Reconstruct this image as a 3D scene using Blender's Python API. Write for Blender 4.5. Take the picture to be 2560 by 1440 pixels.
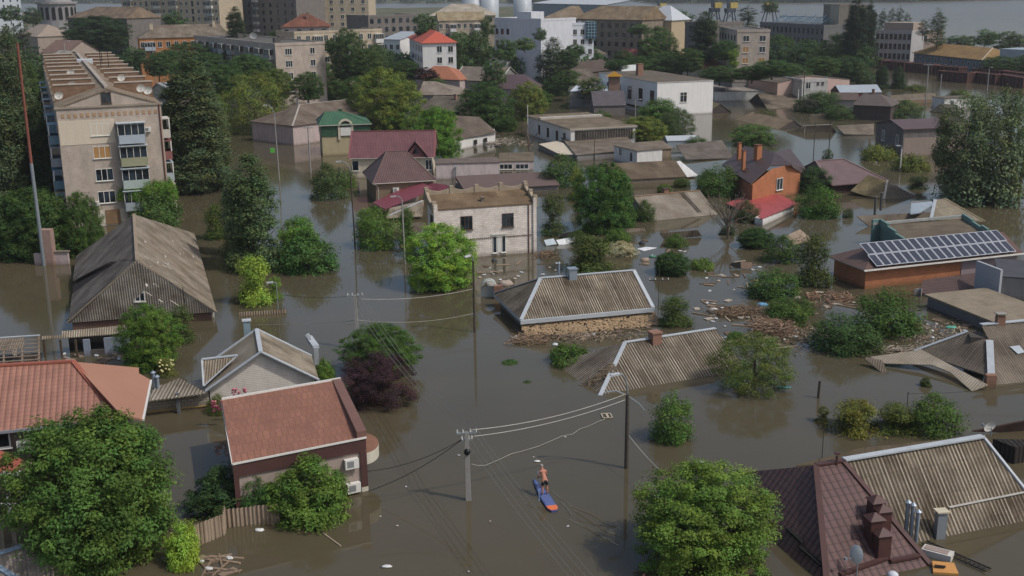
import bpy, math, random
import numpy as np
from mathutils import Vector, Matrix
for o in list(bpy.data.objects): bpy.data.objects.remove(o)
SC = bpy.context.scene
COL = SC.collection
R = math.radians
# ---------------------------------------------------------------- camera
F, CX, CY = 2830.0, 1280.0, 720.0            # focal length in photo pixels (2560 wide)
TH, RO, CH = math.atan(763/2830.0), 0.012, 28.15
_r0 = Vector((1,0,0)); _u0 = Vector((0,math.sin(TH),math.cos(TH))); FW = Vector((0,math.cos(TH),-math.sin(TH)))
RT = _r0*math.cos(RO)-_u0*math.sin(RO); UP = _r0*math.sin(RO)+_u0*math.cos(RO)
CAM = Vector((0,0,CH))
cd = bpy.data.cameras.new('camera'); cam = bpy.data.objects.new('camera', cd); COL.objects.link(cam)
M = Matrix.Identity(4)
for i in range(3):
    M[i][0]=RT[i]; M[i][1]=UP[i]; M[i][2]=-FW[i]; M[i][3]=CAM[i]
cam.matrix_world = M
cd.sensor_width = 36; cd.lens = F/2560*36; cd.clip_start = 1; cd.clip_end = 20000
SC.camera = cam
SC.render.resolution_x = 1024; SC.render.resolution_y = 576
# ---------------------------------------------------------------- light
SUN_EL, SUN_AZ = R(52), R(-25)     # direction towards the sun, angle from +X
sdir = Vector((math.cos(SUN_EL)*math.cos(SUN_AZ), math.cos(SUN_EL)*math.sin(SUN_AZ), math.sin(SUN_EL)))
w = bpy.data.worlds.new('World'); SC.world = w; w.use_nodes = True
nt = w.node_tree; sky = nt.nodes.new('ShaderNodeTexSky'); sky.sky_type = 'NISHITA'; sky.sun_disc = False
sky.sun_elevation = SUN_EL; sky.sun_rotation = math.pi/2 - SUN_AZ; sky.air_density = 1.0; sky.dust_density = 3.2; sky.ozone_density = 1.0
nt.links.new(sky.outputs[0], nt.nodes['Background'].inputs[0]); nt.nodes['Background'].inputs[1].default_value = 0.15
sl = bpy.data.lights.new('sun', 'SUN'); sl.energy = 2.6; sl.angle = R(0.5); sl.color = (1.0, .965, .91)
so = bpy.data.objects.new('sun', sl); COL.objects.link(so); so.location = (200,-100,300)
so.rotation_euler = sdir.to_track_quat('Z','Y').to_euler()
SC.view_settings.view_transform = 'Standard'; SC.view_settings.look = 'None'; SC.view_settings.gamma = 1
SC.view_settings.exposure = -0.3
HAZE = 0.00016
# ---------------------------------------------------------------- pixel helpers (photo pixels -> world)
def ray(x, y): return (RT*((x-CX)/F) + UP*((CY-y)/F) + FW)
def P(x, y, z=0.0):
    d = ray(x, y); t = (z-CH)/d.z; return CAM + d*t
def Q(x, y, D):
    d = ray(x, y); return CAM + d*(D/d.y)
def proj(p):
    v = Vector(p)-CAM; k = v.dot(FW); return CX+F*v.dot(RT)/k, CY-F*v.dot(UP)/k
def zat(p, y):                                   # height above point p whose image row is y
    a, b = -10.0, 200.0
    for _ in range(40):
        m = (a+b)/2
        if proj((p[0],p[1],m))[1] > y: a = m
        else: b = m
    return a
def E(x, yt, yb):                                # height of a vertical edge standing in the water
    return zat(P(x, yb), yt)
def sc(D): return F/(D*math.cos(TH))
# ---------------------------------------------------------------- tagging
def tag(o, label=None, cat=None, group=None, kind=None):
    if label: o['label'] = label
    if cat: o['category'] = cat
    if group: o['group'] = group
    if kind: o['kind'] = kind
    return o
def empty(name, loc, rz=0, label=None, cat=None, group=None):
    o = bpy.data.objects.new(name, None); COL.objects.link(o); o.location = loc; o.rotation_euler = (0,0,rz)
    o.empty_display_size = .2
    return tag(o, label, cat, group)
def inst(name, mesh, parent=None, loc=(0,0,0), rz=0, scale=(1,1,1)):
    o = bpy.data.objects.new(name, mesh); COL.objects.link(o); o.parent = parent
    o.location = loc; o.rotation_euler = (0,0,rz); o.scale = scale
    return o
# ---------------------------------------------------------------- mesh builder
class MB:
    def __init__(s): s.v=[]; s.f=[]; s.m=[]
    def face(s, pts, m=0):
        n=len(s.v); s.v += [tuple(p) for p in pts]; s.f.append(tuple(range(n,n+len(pts)))); s.m.append(m); return s
    def box(s, x0,x1,y0,y1,z0,z1, m=0):
        p=[(x0,y0,z0),(x1,y0,z0),(x1,y1,z0),(x0,y1,z0),(x0,y0,z1),(x1,y0,z1),(x1,y1,z1),(x0,y1,z1)]
        return s.hexa(p, m)
    def hexa(s, p, m=0):
        n=len(s.v); s.v += [tuple(q) for q in p]
        for f in ((0,3,2,1),(4,5,6,7),(0,1,5,4),(1,2,6,5),(2,3,7,6),(3,0,4,7)):
            s.f.append(tuple(n+i for i in f)); s.m.append(m)
        return s
    def slab(s, pts, t, m=0, mb=None):              # polygon with thickness t below it
        pts=[Vector(p) for p in pts]; nn=Vector((0,0,0)); c=pts[0]
        for i in range(1,len(pts)-1): nn += (pts[i]-c).cross(pts[i+1]-c)
        if nn.z<0: pts.reverse()
        lo=[p-Vector((0,0,t)) for p in pts]; k=len(pts)
        mb = m if mb is None else mb
        s.face(pts,m); s.face(lo[::-1],mb)
        for i in range(k):
            j=(i+1)%k; s.face([lo[i],lo[j],pts[j],pts[i]],mb)
        return s
    def prism(s, poly, z0, z1, m=0, mt=None):       # vertical prism from 2-D polygon
        a=sum(poly[i][0]*poly[(i+1)%len(poly)][1]-poly[(i+1)%len(poly)][0]*poly[i][1] for i in range(len(poly)))
        if a<0: poly=poly[::-1]
        k=len(poly)
        s.face([(x,y,z1) for x,y in poly], m if mt is None else mt); s.face([(x,y,z0) for x,y in poly][::-1],m)
        for i in range(k):
            (x0,y0),(x1,y1)=poly[i],poly[(i+1)%k]
            s.face([(x0,y0,z0),(x1,y1,z0),(x1,y1,z1),(x0,y0,z1)],m)
        return s
    def tube(s, pts, r, n=6, m=0, r2=None):
        pts=[Vector(p) for p in pts]; k=len(pts); base=len(s.v)
        for i,p in enumerate(pts):
            d=(pts[min(i+1,k-1)]-pts[max(i-1,0)]).normalized()
            a=d.cross(Vector((0,0,1)));
            if a.length<1e-3: a=Vector((1,0,0))
            a.normalize(); b=a.cross(d).normalized()
            rr=r if r2 is None else r+(r2-r)*i/max(1,k-1)
            for j in range(n):
                t=2*math.pi*j/n; s.v.append(tuple(p+a*math.cos(t)*rr+b*math.sin(t)*rr))
        for i in range(k-1):
            for j in range(n):
                a0=base+i*n+j; a1=base+i*n+(j+1)%n
                s.f.append((a0,a0+n,a1+n,a1)); s.m.append(m)
        s.f.append(tuple(base+j for j in range(n))); s.m.append(m)
        s.f.append(tuple(base+(k-1)*n+j for j in range(n))[::-1]); s.m.append(m)
        return s
    def bar(s, a, b, w, t, m=0):                    # rectangular bar between two points (w horizontal, t other)
        a=Vector(a); b=Vector(b); d=(b-a).normalized(); u=d.cross(Vector((0,0,1)))
        if u.length<1e-3: u=Vector((1,0,0))
        u.normalize(); v=u.cross(d).normalized(); u*=w/2; v*=t/2
        return s.hexa([a-u-v,a+u-v,b+u-v,b-u-v,a-u+v,a+u+v,b+u+v,b-u+v],m)
    def ball(s, c, rx, ry, rz, n=8, m=0, jit=0, seed=0):
        rnd=random.Random(seed); rows=[]
        k=max(4,n//2+1)
        for i in range(k+1):
            ph=math.pi*i/k; row=[]
            for j in range(n):
                t=2*math.pi*j/n; q=1+rnd.uniform(-jit,jit)
                row.append(len(s.v)); s.v.append((c[0]+rx*q*math.sin(ph)*math.cos(t),c[1]+ry*q*math.sin(ph)*math.sin(t),c[2]+rz*q*math.cos(ph)))
            rows.append(row)
        for i in range(k):
            for j in range(n):
                s.f.append((rows[i][j],rows[i+1][j],rows[i+1][(j+1)%n],rows[i][(j+1)%n])); s.m.append(m)
        return s
    def mesh(s, name, mats, smooth=False):
        me=bpy.data.meshes.new(name); me.from_pydata(s.v,[],s.f)
        for mt in (mats if isinstance(mats,(list,tuple)) else [mats]): me.materials.append(mt)
        me.polygons.foreach_set('material_index', s.m)
        if smooth: me.polygons.foreach_set('use_smooth',[True]*len(s.f))
        uv=me.uv_layers.new(name='UVMap'); buf=np.zeros(len(me.loops)*2,dtype=np.float32)
        for p in me.polygons:
            nn=p.normal
            if abs(nn.z)>0.985: t=Vector((1,0,0)); b=Vector((0,1,0))
            else:
                t=Vector((-nn.y,nn.x,0)).normalized(); b=nn.cross(t)
            for li in p.loop_indices:
                co=me.vertices[me.loops[li].vertex_index].co
                buf[2*li]=co.dot(t); buf[2*li+1]=co.dot(b)
        uv.data.foreach_set('uv',buf); me.update()
        return me
    def build(s, name, mats, parent=None, smooth=False, loc=(0,0,0), rz=0):
        return inst(name, s.mesh(name,mats,smooth), parent, loc, rz)
# ---------------------------------------------------------------- materials
def lin(c): return c/12.92 if c<=.04045 else ((c+.055)/1.055)**2.4
def hx(s, k=1.0):
    s=s.lstrip('#'); return tuple(min(.9,lin(int(s[i:i+2],16)/255)*k) for i in (0,2,4))+(1,)
class NT:
    def __init__(s, name):
        s.mat=bpy.data.materials.new(name); s.mat.use_nodes=True; s.t=s.mat.node_tree
        s.b=s.t.nodes['Principled BSDF']; s.uv=None
    def n(s, typ, **kw):
        nd=s.t.nodes.new('ShaderNode'+typ)
        for k,v in kw.items(): setattr(nd,k,v)
        return nd
    def l(s,a,b): s.t.links.new(a,b)
    def val(s, nd, i, v):
        if hasattr(v,'is_linked') or isinstance(v,bpy.types.NodeSocket): s.l(v, nd.inputs[i])
        else: nd.inputs[i].default_value=v
    def math(s, op, a, b=0.0, c=None):
        nd=s.n('Math',operation=op); s.val(nd,0,a); s.val(nd,1,b)
        if c is not None: s.val(nd,2,c)
        return nd.outputs[0]
    def coord(s, kind='UV'):
        if kind=='P': return s.n('NewGeometry').outputs['Position']
        if s.uv is None: s.uv=s.n('TexCoord')
        return s.uv.outputs[kind]
    def sep(s, v):
        nd=s.n('SeparateXYZ'); s.l(v,nd.inputs[0]); return nd.outputs
    def scale(s, v, sx, sy, sz=1):
        nd=s.n('Mapping'); s.l(v,nd.inputs[0]); nd.inputs['Scale'].default_value=(sx,sy,sz); return nd.outputs[0]
    def noise(s, v, sc, det=3, rough=.55):
        nd=s.n('TexNoise'); s.l(v,nd.inputs['Vector']); nd.inputs['Scale'].default_value=sc
        nd.inputs['Detail'].default_value=det; nd.inputs['Roughness'].default_value=rough; return nd.outputs['Fac']
    def ramp(s, f, lo, hi, a=0.0, b=1.0):
        nd=s.n('MapRange'); s.val(nd,0,f)
        for i,v in zip((1,2,3,4),(lo,hi,a,b)): nd.inputs[i].default_value=v
        return nd.outputs[0]
    def mix(s, f, a, b, mode='MIX'):
        nd=s.n('MixRGB',blend_type=mode); s.val(nd,0,f); s.val(nd,1,a); s.val(nd,2,b); return nd.outputs[0]
    def bump(s, h, strength=.5, dist=.05):
        nd=s.n('Bump'); nd.inputs['Strength'].default_value=strength; nd.inputs['Distance'].default_value=dist
        s.val(nd,'Height',h) if False else s.l(h,nd.inputs['Height']); s.l(nd.outputs[0],s.b.inputs['Normal'])
    def out(s, col, rough=.85, metal=0, spec=.3):
        s.val(s.b,'Base Color',col); s.val(s.b,'Roughness',rough); s.b.inputs['Metallic'].default_value=metal
        s.b.inputs['Specular IOR Level'].default_value=spec
        return s.mat
K=1.15
_mc={}
def plain(col, rough=.8, metal=0, var=.25, sc_=1.5, spec=.3, k=K, name=None):
    key=('p',col,rough,metal,var,sc_)
    if key in _mc: return _mc[key]
    a=NT(name or 'paint_'+col.strip('#')); c=hx(col,k)
    n=a.noise(a.coord('UV'),sc_,5,.6); n2=a.noise(a.coord('P'),.35,2)
    f=a.ramp(a.math('ADD',a.math('MULTIPLY',n,.6),a.math('MULTIPLY',n2,.4)),.3,.7,1-var,1+var*.6)
    comb=a.mix(1.0,c,f,'MULTIPLY')
    _mc[key]=a.out(comb,rough,metal,spec); return _mc[key]
def plaster(col, stain=.35, k=K):
    key=('pl',col,stain)
    if key in _mc: return _mc[key]
    a=NT('plaster_'+col.strip('#')); c=hx(col,k)
    uv=a.coord('UV'); n=a.noise(a.scale(uv,1.2,.25),1.4,5,.65); n2=a.noise(uv,7,3)
    f=a.ramp(n,.4,.75,0,stain); col1=a.mix(f,c,hx('#4a453c'))
    col2=a.mix(1.0,col1,a.ramp(n2,.3,.7,.9,1.06),'MULTIPLY')
    # water-line dirt near z=0
    z=a.sep(a.coord('P'))[2]; zz=a.math('ADD',z,a.math('MULTIPLY',a.noise(uv,1.1,3),.5))
    col3=a.mix(a.ramp(zz,.25,.7,.45,0),col2,hx('#5a4b38'))
    _mc[key]=a.out(col3,.9); return _mc[key]
def brick(c1, c2, mortar, sc_=1.0, k=K, bw=.26, bh=.085):
    key=('b',c1,c2,mortar,sc_,bw)
    if key in _mc: return _mc[key]
    a=NT('brick_'+c1.strip('#')); uv=a.coord('UV')
    b=a.n('TexBrick'); a.l(uv,b.inputs['Vector']); b.inputs['Scale'].default_value=1.0
    b.inputs['Brick Width'].default_value=bw*sc_; b.inputs['Row Height'].default_value=bh*sc_; b.inputs['Mortar Size'].default_value=.012*sc_
    b.inputs['Color1'].default_value=hx(c1,k); b.inputs['Color2'].default_value=hx(c2,k); b.inputs['Mortar'].default_value=hx(mortar,k)
    n=a.noise(a.scale(uv,1,.5),.9,5,.6); col=a.mix(1.0,b.outputs['Color'],a.ramp(n,.3,.72,.78,1.1),'MULTIPLY')
    z=a.sep(a.coord('P'))[2]; col=a.mix(a.ramp(z,.1,.5,.5,0),col,hx('#54452f'))
    a.bump(b.outputs['Fac'],-.3,.01)
    _mc[key]=a.out(col,.9); return _mc[key]
def corr(base, dirt, light, pitch=.18, contrast=1.0, moss=0.0, k=K, metal=0, rough=.9):
    key=('c',base,dirt,light,pitch,contrast,moss)
    if key in _mc: return _mc[key]
    a=NT('corrugated_'+base.strip('#')); uv=a.coord('UV'); s=a.sep(uv)
    u=a.math('MULTIPLY',s[0],2*math.pi/pitch); w_=a.math('SINE',u)
    streak=a.noise(a.scale(uv,2.6,.12),1.0,5,.7); big=a.noise(uv,.35,4,.6); fine=a.noise(uv,9,2)
    base1=a.mix(a.ramp(big,.35,.65),hx(base,k),hx(dirt,k))
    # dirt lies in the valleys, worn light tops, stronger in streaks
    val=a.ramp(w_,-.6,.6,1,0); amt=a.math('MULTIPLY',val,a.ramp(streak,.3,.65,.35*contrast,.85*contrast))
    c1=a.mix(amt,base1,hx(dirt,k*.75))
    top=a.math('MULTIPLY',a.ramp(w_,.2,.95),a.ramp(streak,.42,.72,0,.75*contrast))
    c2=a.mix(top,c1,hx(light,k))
    # sheet joints
    fr=a.math('FRACT',a.math('DIVIDE',s[1],1.6)); j=a.ramp(fr,.0,.03,.3,0); c3=a.mix(j,c2,hx(dirt,k*.5))
    fr2=a.math('FRACT',a.math('DIVIDE',s[0],1.08)); c3=a.mix(a.ramp(fr2,.0,.035,.35*contrast,0),c3,hx(dirt,k*.45))
    cell=a.n('TexBrick'); a.l(uv,cell.inputs['Vector']); cell.inputs['Scale'].default_value=1
    cell.inputs['Brick Width'].default_value=1.08; cell.inputs['Row Height'].default_value=1.6; cell.inputs['Mortar Size'].default_value=0; cell.offset=0
    cell.inputs['Color1'].default_value=(.82,.82,.82,1); cell.inputs['Color2'].default_value=(1.12,1.12,1.1,1)
    c3=a.mix(.8,c3,cell.outputs['Color'],'MULTIPLY')
    c3=a.mix(1.0,c3,a.ramp(fine,.3,.7,.88,1.1),'MULTIPLY')
    if moss: c3=a.mix(a.ramp(a.noise(uv,.7,5,.7),.5,.7,0,moss),c3,hx('#4c4a20'))
    a.bump(w_,.6,.03)
    _mc[key]=a.out(c3,rough,metal); return _mc[key]
def tile(col, dark, pu=.24, pv=.35, k=K, rough=.5, amp=.5):
    key=('t',col,dark,pu,pv)
    if key in _mc: return _mc[key]
    a=NT('metal_tile_'+col.strip('#')); uv=a.coord('UV'); s=a.sep(uv)
    w_=a.math('SINE',a.math('MULTIPLY',s[0],2*math.pi/pu)); fr=a.math('FRACT',a.math('DIVIDE',s[1],pv))
    c=a.mix(a.ramp(w_,-1,-.5,amp,0),hx(col,k),hx(dark,k)); c=a.mix(a.ramp(fr,0,.16,.75*amp+.1,0),c,hx(dark,k))
    c=a.mix(1.0,c,a.ramp(a.noise(uv,.8,5),.3,.7,.84,1.12),'MULTIPLY')
    c=a.mix(a.ramp(a.noise(a.scale(uv,1.5,.3),.6,5,.7),.55,.8,0,.35),c,hx('#6b6152'))
    h=a.math('ADD',w_,a.math('MULTIPLY',fr,-1.4)); a.bump(h,.5,.03)
    _mc[key]=a.out(c,rough); return _mc[key]
def seam(col, dark, pu=.5, k=K, rough=.45, name='sheet_metal'):
    key=('s',col,dark,pu)
    if key in _mc: return _mc[key]
    a=NT(name+'_'+col.strip('#')); uv=a.coord('UV'); s=a.sep(uv)
    fr=a.math('FRACT',a.math('DIVIDE',s[0],pu)); c=a.mix(a.ramp(fr,0,.1,.8,0),hx(col,k),hx(dark,k))
    n=a.noise(a.scale(uv,1,.4),1.1,5,.65); c=a.mix(a.ramp(n,.45,.7,0,.5),c,hx(dark,k)); 
    _mc[key]=a.out(c,rough,0,.4); return _mc[key]
def slabs(col, dark, pu=3.0, pv=1.5, k=K):
    key=('sl',col,dark,pu,pv)
    if key in _mc: return _mc[key]
    a=NT('roofing_felt_'+col.strip('#')); uv=a.coord('UV')
    b=a.n('TexBrick'); a.l(uv,b.inputs['Vector']); b.inputs['Scale'].default_value=1; b.inputs['Brick Width'].default_value=pu
    b.inputs['Row Height'].default_value=pv; b.inputs['Mortar Size'].default_value=.03; b.inputs['Color1'].default_value=hx(col,k)
    b.inputs['Color2'].default_value=hx(col,k*.8); b.inputs['Mortar'].default_value=hx(dark,k)
    n=a.noise(uv,.5,5,.65); c=a.mix(a.ramp(n,.4,.65,0,.7),b.outputs['Color'],hx(dark,k)); c=a.mix(1.0,c,a.ramp(a.noise(uv,5,3),.3,.7,.88,1.1),'MULTIPLY')
    _mc[key]=a.out(c,.95); return _mc[key]
def glassm(col='#20262b'):
    key=('g',col)
    if key in _mc: return _mc[key]
    a=NT('window_glass'); f=a.noise(a.coord('P'),.8,1); c=a.mix(a.ramp(f,.4,.6),hx(col,.6),hx('#3a4650',.7))
    _mc[key]=a.out(c,.12,0,.6); return _mc[key]
# ---------------------------------------------------------------- building kit
STEEL=plain('#8b9096',.45,.3,.2,2.0,.5); WHITE=plain('#c9c7c0',.6,0,.12); DARK=plain('#1b1a19',.9,0,.3); RUST=plain('#5b3b2c',.85,0,.4)
CONC=plain('#8f8b82',.9,0,.25,3); WOODD=plain('#4f4236',.9,0,.4,4); WOODL=plain('#a08468',.9,0,.35,4); ZINC=plain('#8f99a3',.4,.35,.2,1.2,.5)
GREYM=plain('#7b7d7d',.6,0,.25); BROWNM=plain('#4c3532',.5,0,.2); REDBR=brick('#8a5a42','#7a4b38','#8f8478'); GLASS=glassm()
class Hs: pass
LOG=[]
def house(name,label,A,B,C=None,h=None,D=None,hb=None,rt='gable',ax='x',rise=2.0,ov=.35,rf=.5,inset=None,wall=None,roof=None,
          fascia=None,cap=None,caps=('ridge',),capw=.28,base=-1.5,group=None,W=None,cat='house',th=.1,walls=True,wname='wall',z0=None,RR=None,pitch=27,apex=None,back=None):
    if hb: h=E(*hb)
    if D:  h=Q(A[0],A[1],D).z
    a=P(A[0],A[1],h); b=P(B[0],B[1],h); d=(b-a); L=d.length; e=d.normalized(); n=Vector((-e.y,e.x,0))
    if RR is not None:                            # ridge pixels + pitch -> rise, depth, insets
        tp=math.tan(R(pitch)); rs=[]
        for q in RR:
            dr=ray(*q); nn=Vector((-n.x*tp,-n.y*tp,1)); t=(a-CAM).dot(nn)/dr.dot(nn); pp=CAM+dr*t; rs.append(((pp-a).dot(e),(pp-a).dot(n)))
        m_=(rs[0][1]+rs[-1][1])/2; W=2*m_; rise=m_*tp
        if inset is None: inset=(max(.05,rs[0][0]),max(.05,L-rs[-1][0]))
    if apex is not None:
        dr=ray(*apex); nn=Vector((n.x,n.y,0)); t=(a-CAM).dot(nn)/dr.dot(nn); pp=CAM+dr*t
        rf=(pp-a).dot(e)/L; rise=pp.z-h
        if back is not None: q=P(back[0],back[1],pp.z); W=(q-a).dot(n)
    if W is None:
        c=P(C[0],C[1],h+(rise if rt=='shed' and ax=='x' else 0))-b; W=c.dot(n); LOG.append('%s L=%.1f W=%.1f h=%.1f D=%.0f skew=%.0f'%(name,L,W,h,a.y,math.degrees(math.atan2(c.dot(e),W))))
    else: LOG.append('%s L=%.1f W=%.1f h=%.1f D=%.0f rise=%.1f rf=%.2f ins=%s'%(name,L,W,h,a.y,rise,rf,inset))
    o=Hs(); o.L=L; o.W=W; o.h=h; o.ov=ov; o.rise=rise; o.rt=rt; o.ax=ax
    o.root=empty(name,(a.x,a.y,0),math.atan2(e.y,e.x),label,cat,group)
    R_=rise; rm=roof or GREYM; wm=wall or CONC; fm=fascia or rm
    if rt=='gable' and ax=='x':
        m=W*rf; hz=lambda x,y: h+R_*(1-(abs(y-m)/(m if y<m else W-m)))
        polys=[[(0,0),(L,0),(L,m),(0,m)],[(0,m),(L,m),(L,W),(0,W)]]; rid=[((0,m),(L,m))]; rk=[((0,0),(0,m)),((0,m),(0,W)),((L,0),(L,m)),((L,m),(L,W))]
        ring=[(ov,ov),(L-ov,ov),(L-ov,m),(L-ov,W-ov),(ov,W-ov),(ov,m)]; hips=[]
    elif rt=='gable':
        m=L*rf; hz=lambda x,y: h+R_*(1-(abs(x-m)/(m if x<m else L-m)))
        polys=[[(0,0),(m,0),(m,W),(0,W)],[(m,0),(L,0),(L,W),(m,W)]]; rid=[((m,0),(m,W))]; rk=[((0,0),(m,0)),((m,0),(L,0)),((0,W),(m,W)),((m,W),(L,W))]
        ring=[(ov,ov),(m,ov),(L-ov,ov),(L-ov,W-ov),(m,W-ov),(ov,W-ov)]; hips=[]
    elif rt=='hip':
        if ax=='x':
            i=inset if inset is not None else W/2
            i0,i1=(i if isinstance(i,(tuple,list)) else (i,i)); m=W*rf
            p,q=(i0,m),(L-i1,m)
            polys=[[(0,0),(L,0),q,p],[(L,0),(L,W),q],[(L,W),(0,W),p,q],[(0,W),(0,0),p]]
            def hz(x,y): return h+R_*max(0,min(1,(y/m),(W-y)/(W-m),x/i0 if i0>.01 else 9,(L-x)/i1 if i1>.01 else 9))
        else:
            i=inset if inset is not None else L/2
            i0,i1=(i if isinstance(i,(tuple,list)) else (i,i)); m=L*rf
            p,q=(m,i0),(m,W-i1)
            polys=[[(0,0),(L,0),p],[(L,0),(L,W),q,p],[(L,W),(0,W),q],[(0,W),(0,0),p,q]]
            def hz(x,y): return h+R_*max(0,min(1,(x/m),(L-x)/(L-m),y/i0 if i0>.01 else 9,(W-y)/i1 if i1>.01 else 9))
        polys=[pp for pp in polys]; rid=[(p,q)]; rk=[]
        ring=[(ov,ov),(L-ov,ov),(L-ov,W-ov),(ov,W-ov)]
        hips=[((0,0),p),((L,0),q if ax=='x' else p),((L,W),q),((0,W),p if ax=='x' else q)]
    elif rt=='shed':
        if ax=='x': hz=lambda x,y: h+R_*y/W
        else: hz=lambda x,y: h+R_*x/L
        polys=[[(0,0),(L,0),(L,W),(0,W)]]; rid=[]; rk=[((0,0),(L,0)),((L,0),(L,W)),((L,W),(0,W)),((0,W),(0,0))]
        ring=[(ov,ov),(L-ov,ov),(L-ov,W-ov),(ov,W-ov)]; hips=[]
    else:
        hz=lambda x,y: h; polys=[[(0,0),(L,0),(L,W),(0,W)]]; rid=[]; hips=[]; rk=[]
        ring=[(ov,ov),(L-ov,ov),(L-ov,W-ov),(ov,W-ov)]
    def zz(x,y): return hz(x,y)
    o.hz=zz; eps={}
    def ez(p):    # exact corner heights
        x,y=p
        return hz(x,y)
    rb=MB()
    for pl in polys:
        if len(set(pl))<3: continue
        rb.slab([(x,y,ez((x,y))) for x,y in pl],th,0,1)
    o.roof=rb.build('roof',[rm,fm],o.root)
    if walls:
        wb=MB(); k=len(ring); top=[(x,y,ez((x,y))-th-.01) for x,y in ring]
        for i in range(k):
            j=(i+1)%k; (x0,y0),(x1,y1)=ring[i],ring[j]
            wb.face([(x0,y0,base),(x1,y1,base),top[j],top[i]])
        wb.face([(x,y,base) for x,y in ring][::-1])
        o.wall=wb.build(wname,wm,o.root)
    if cap:
        cb=MB(); seg=[]
        if 'ridge' in caps: seg+=rid
        if 'hips' in caps: seg+=hips
        if 'hipsF' in caps: seg+=hips[:2]
        if 'hipL' in caps: seg+=hips[:1]
        if 'rakes' in caps: seg+=rk
        if 'eaves' in caps: seg+=[((0,0),(L,0)),((L,0),(L,W)),((0,0),(0,W))]
        for p,q in seg:
            if p==q: continue
            cb.bar((p[0],p[1],ez(p)+.03),(q[0],q[1],ez(q)+.03),capw,.07)
        if seg: o.cap=cb.build('ridge_cap',cap,o.root)
    return o
def wld(o,x,y,z): return o.root.matrix_basis @ Vector((x,y,z))
_wm={}
def winmesh(w,h,st):
    key=(round(w,2),round(h,2),st)
    if key in _wm: return _wm[key]
    fr=MB(); gl=MB(); m={'w':WHITE,'d':WOODD,'b':WOODL,'n':DARK}[st[0]]; t=.07 if st[0]!='n' else .04
    nb=int(st[1]) if len(st)>1 else 2
    fr.box(-w/2-t,w/2+t,-.05,.03,-t,0).box(-w/2-t,w/2+t,-.05,.03,h,h+t).box(-w/2-t,-w/2,-.05,.03,0,h).box(w/2,w/2+t,-.05,.03,0,h)
    for i in range(1,nb):
        x=-w/2+w*i/nb; fr.box(x-.035,x+.035,-.045,.02,0,h)
    if len(st)>2 and st[2]=='t': fr.box(-w/2,w/2,-.04,.02,h*.68,h*.68+.06)
    if st[0]!='n': fr.box(-w/2-.15,w/2+.15,-.16,.03,-t-.05,-t)
    gl.box(-w/2,w/2,-.012,.02,0,h)
    gm=GLASS
    if len(st)>2 and st[2]=='o': gm=plain('#a07a4c',.8,0,.2)
    _wm[key]=(fr.mesh('window',m),gl.mesh('pane',gm)); return _wm[key]
def win(o,face,u,z,w=1.3,h=1.4,st='w2'):
    f,g=winmesh(w,h,st); ov=o.ov
    loc,rz={'F':((u,ov,z),0),'B':((u,o.W-ov,z),math.pi),'L':((ov,u,z),-math.pi/2),'R':((o.L-ov,u,z),math.pi/2)}[face]
    a=inst('window',f,o.root,loc,rz); inst('pane',g,a); return a
def wins(o,face,us,zs,w=1.3,h=1.4,st='w2'):
    for z in zs:
        for u in us: win(o,face,u,z,w,h,st)
def chimney(o,x,y,ht=1.2,w=.5,m=None,cap=None,z=None,name='chimney',d=None):
    z0=o.hz(x,y)-.4 if z is None else z; d=d or w
    b=MB().box(x-w/2,x+w/2,y-d/2,y+d/2,z0,z0+.4+ht,0).box(x-w/2-.07,x+w/2+.07,y-d/2-.07,y+d/2+.07,z0+.4+ht,z0+.5+ht,1)
    return b.build(name,[m or REDBR,cap or CONC],o.root)
def pipe(o,x,y,ht=1.2,r=.08,m=None,z=None,name='flue_pipe',capc=True):
    z0=o.hz(x,y)-.3 if z is None else z
    b=MB().tube([(x,y,z0),(x,y,z0+.3+ht)],r,8)
    if capc: b.tube([(x,y,z0+.36+ht),(x,y,z0+.5+ht)],r*1.7,8,0,.02)
    return b.build(name,m or ZINC,o.root)
def aircon(o,face,u,z):
    b=MB().box(-.4,.4,-.36,-.04,0,.56,0).box(-.3,.1,-.37,-.355,.1,.48,1).box(-.35,-.31,-.04,.0,-.1,0,2).box(.31,.35,-.04,0,-.1,0,2)
    if 'ac' not in _wm: _wm['ac']=b.mesh('air_conditioner',[WHITE,GREYM,STEEL])
    ov=o.ov; loc,rz={'F':((u,ov,z),0),'L':((ov,u,z),-math.pi/2),'R':((o.L-ov,u,z),math.pi/2)}[face]
    return inst('air_conditioner',_wm['ac'],o.root,loc,rz)
def dish(parent,loc,rz,r=.45,name='satellite_dish',tilt=.5,label=None,cat=None,mast=.7):
    b=MB(); n=14
    for ring in range(4):
        r0,r1=r*ring/4,r*(ring+1)/4
        for j in range(n):
            a0,a1=2*math.pi*j/n,2*math.pi*(j+1)/n
            q=[(rr*math.cos(t),-.9*rr*rr*-1-.3*r,rr*math.sin(t)) for rr,t in ((r0,a0),(r1,a0),(r1,a1),(r0,a1))]
            q=[(x,-y*-.6,z) for x,y,z in q]
            b.face([(x,y*math.cos(tilt)-z*math.sin(tilt)*-1*.5,z*math.cos(tilt)+mast+.2) for x,y,z in (q if ring else q[1:]+q[:1])])
    b2=MB().tube([(0,.15,0),(0,.15,mast+.15)],.03,6).bar((0,.1,mast),(0,-.55,mast+.1),.03,.03).box(-.06,.06,-.62,-.5,mast+.02,mast+.14)
    o=empty(name,loc,rz,label,cat) if parent is None else None
    if parent is None:
        b.build('dish',WHITE,o); b2.build('mast',STEEL,o); return o
    k=len(b.v); b.v+=b2.v; b.f+=[tuple(i+k for i in f) for f in b2.f]; b.m+=[1]*len(b2.f)
    return b.build(name,[WHITE,STEEL],parent,loc=loc,rz=rz)
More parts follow.
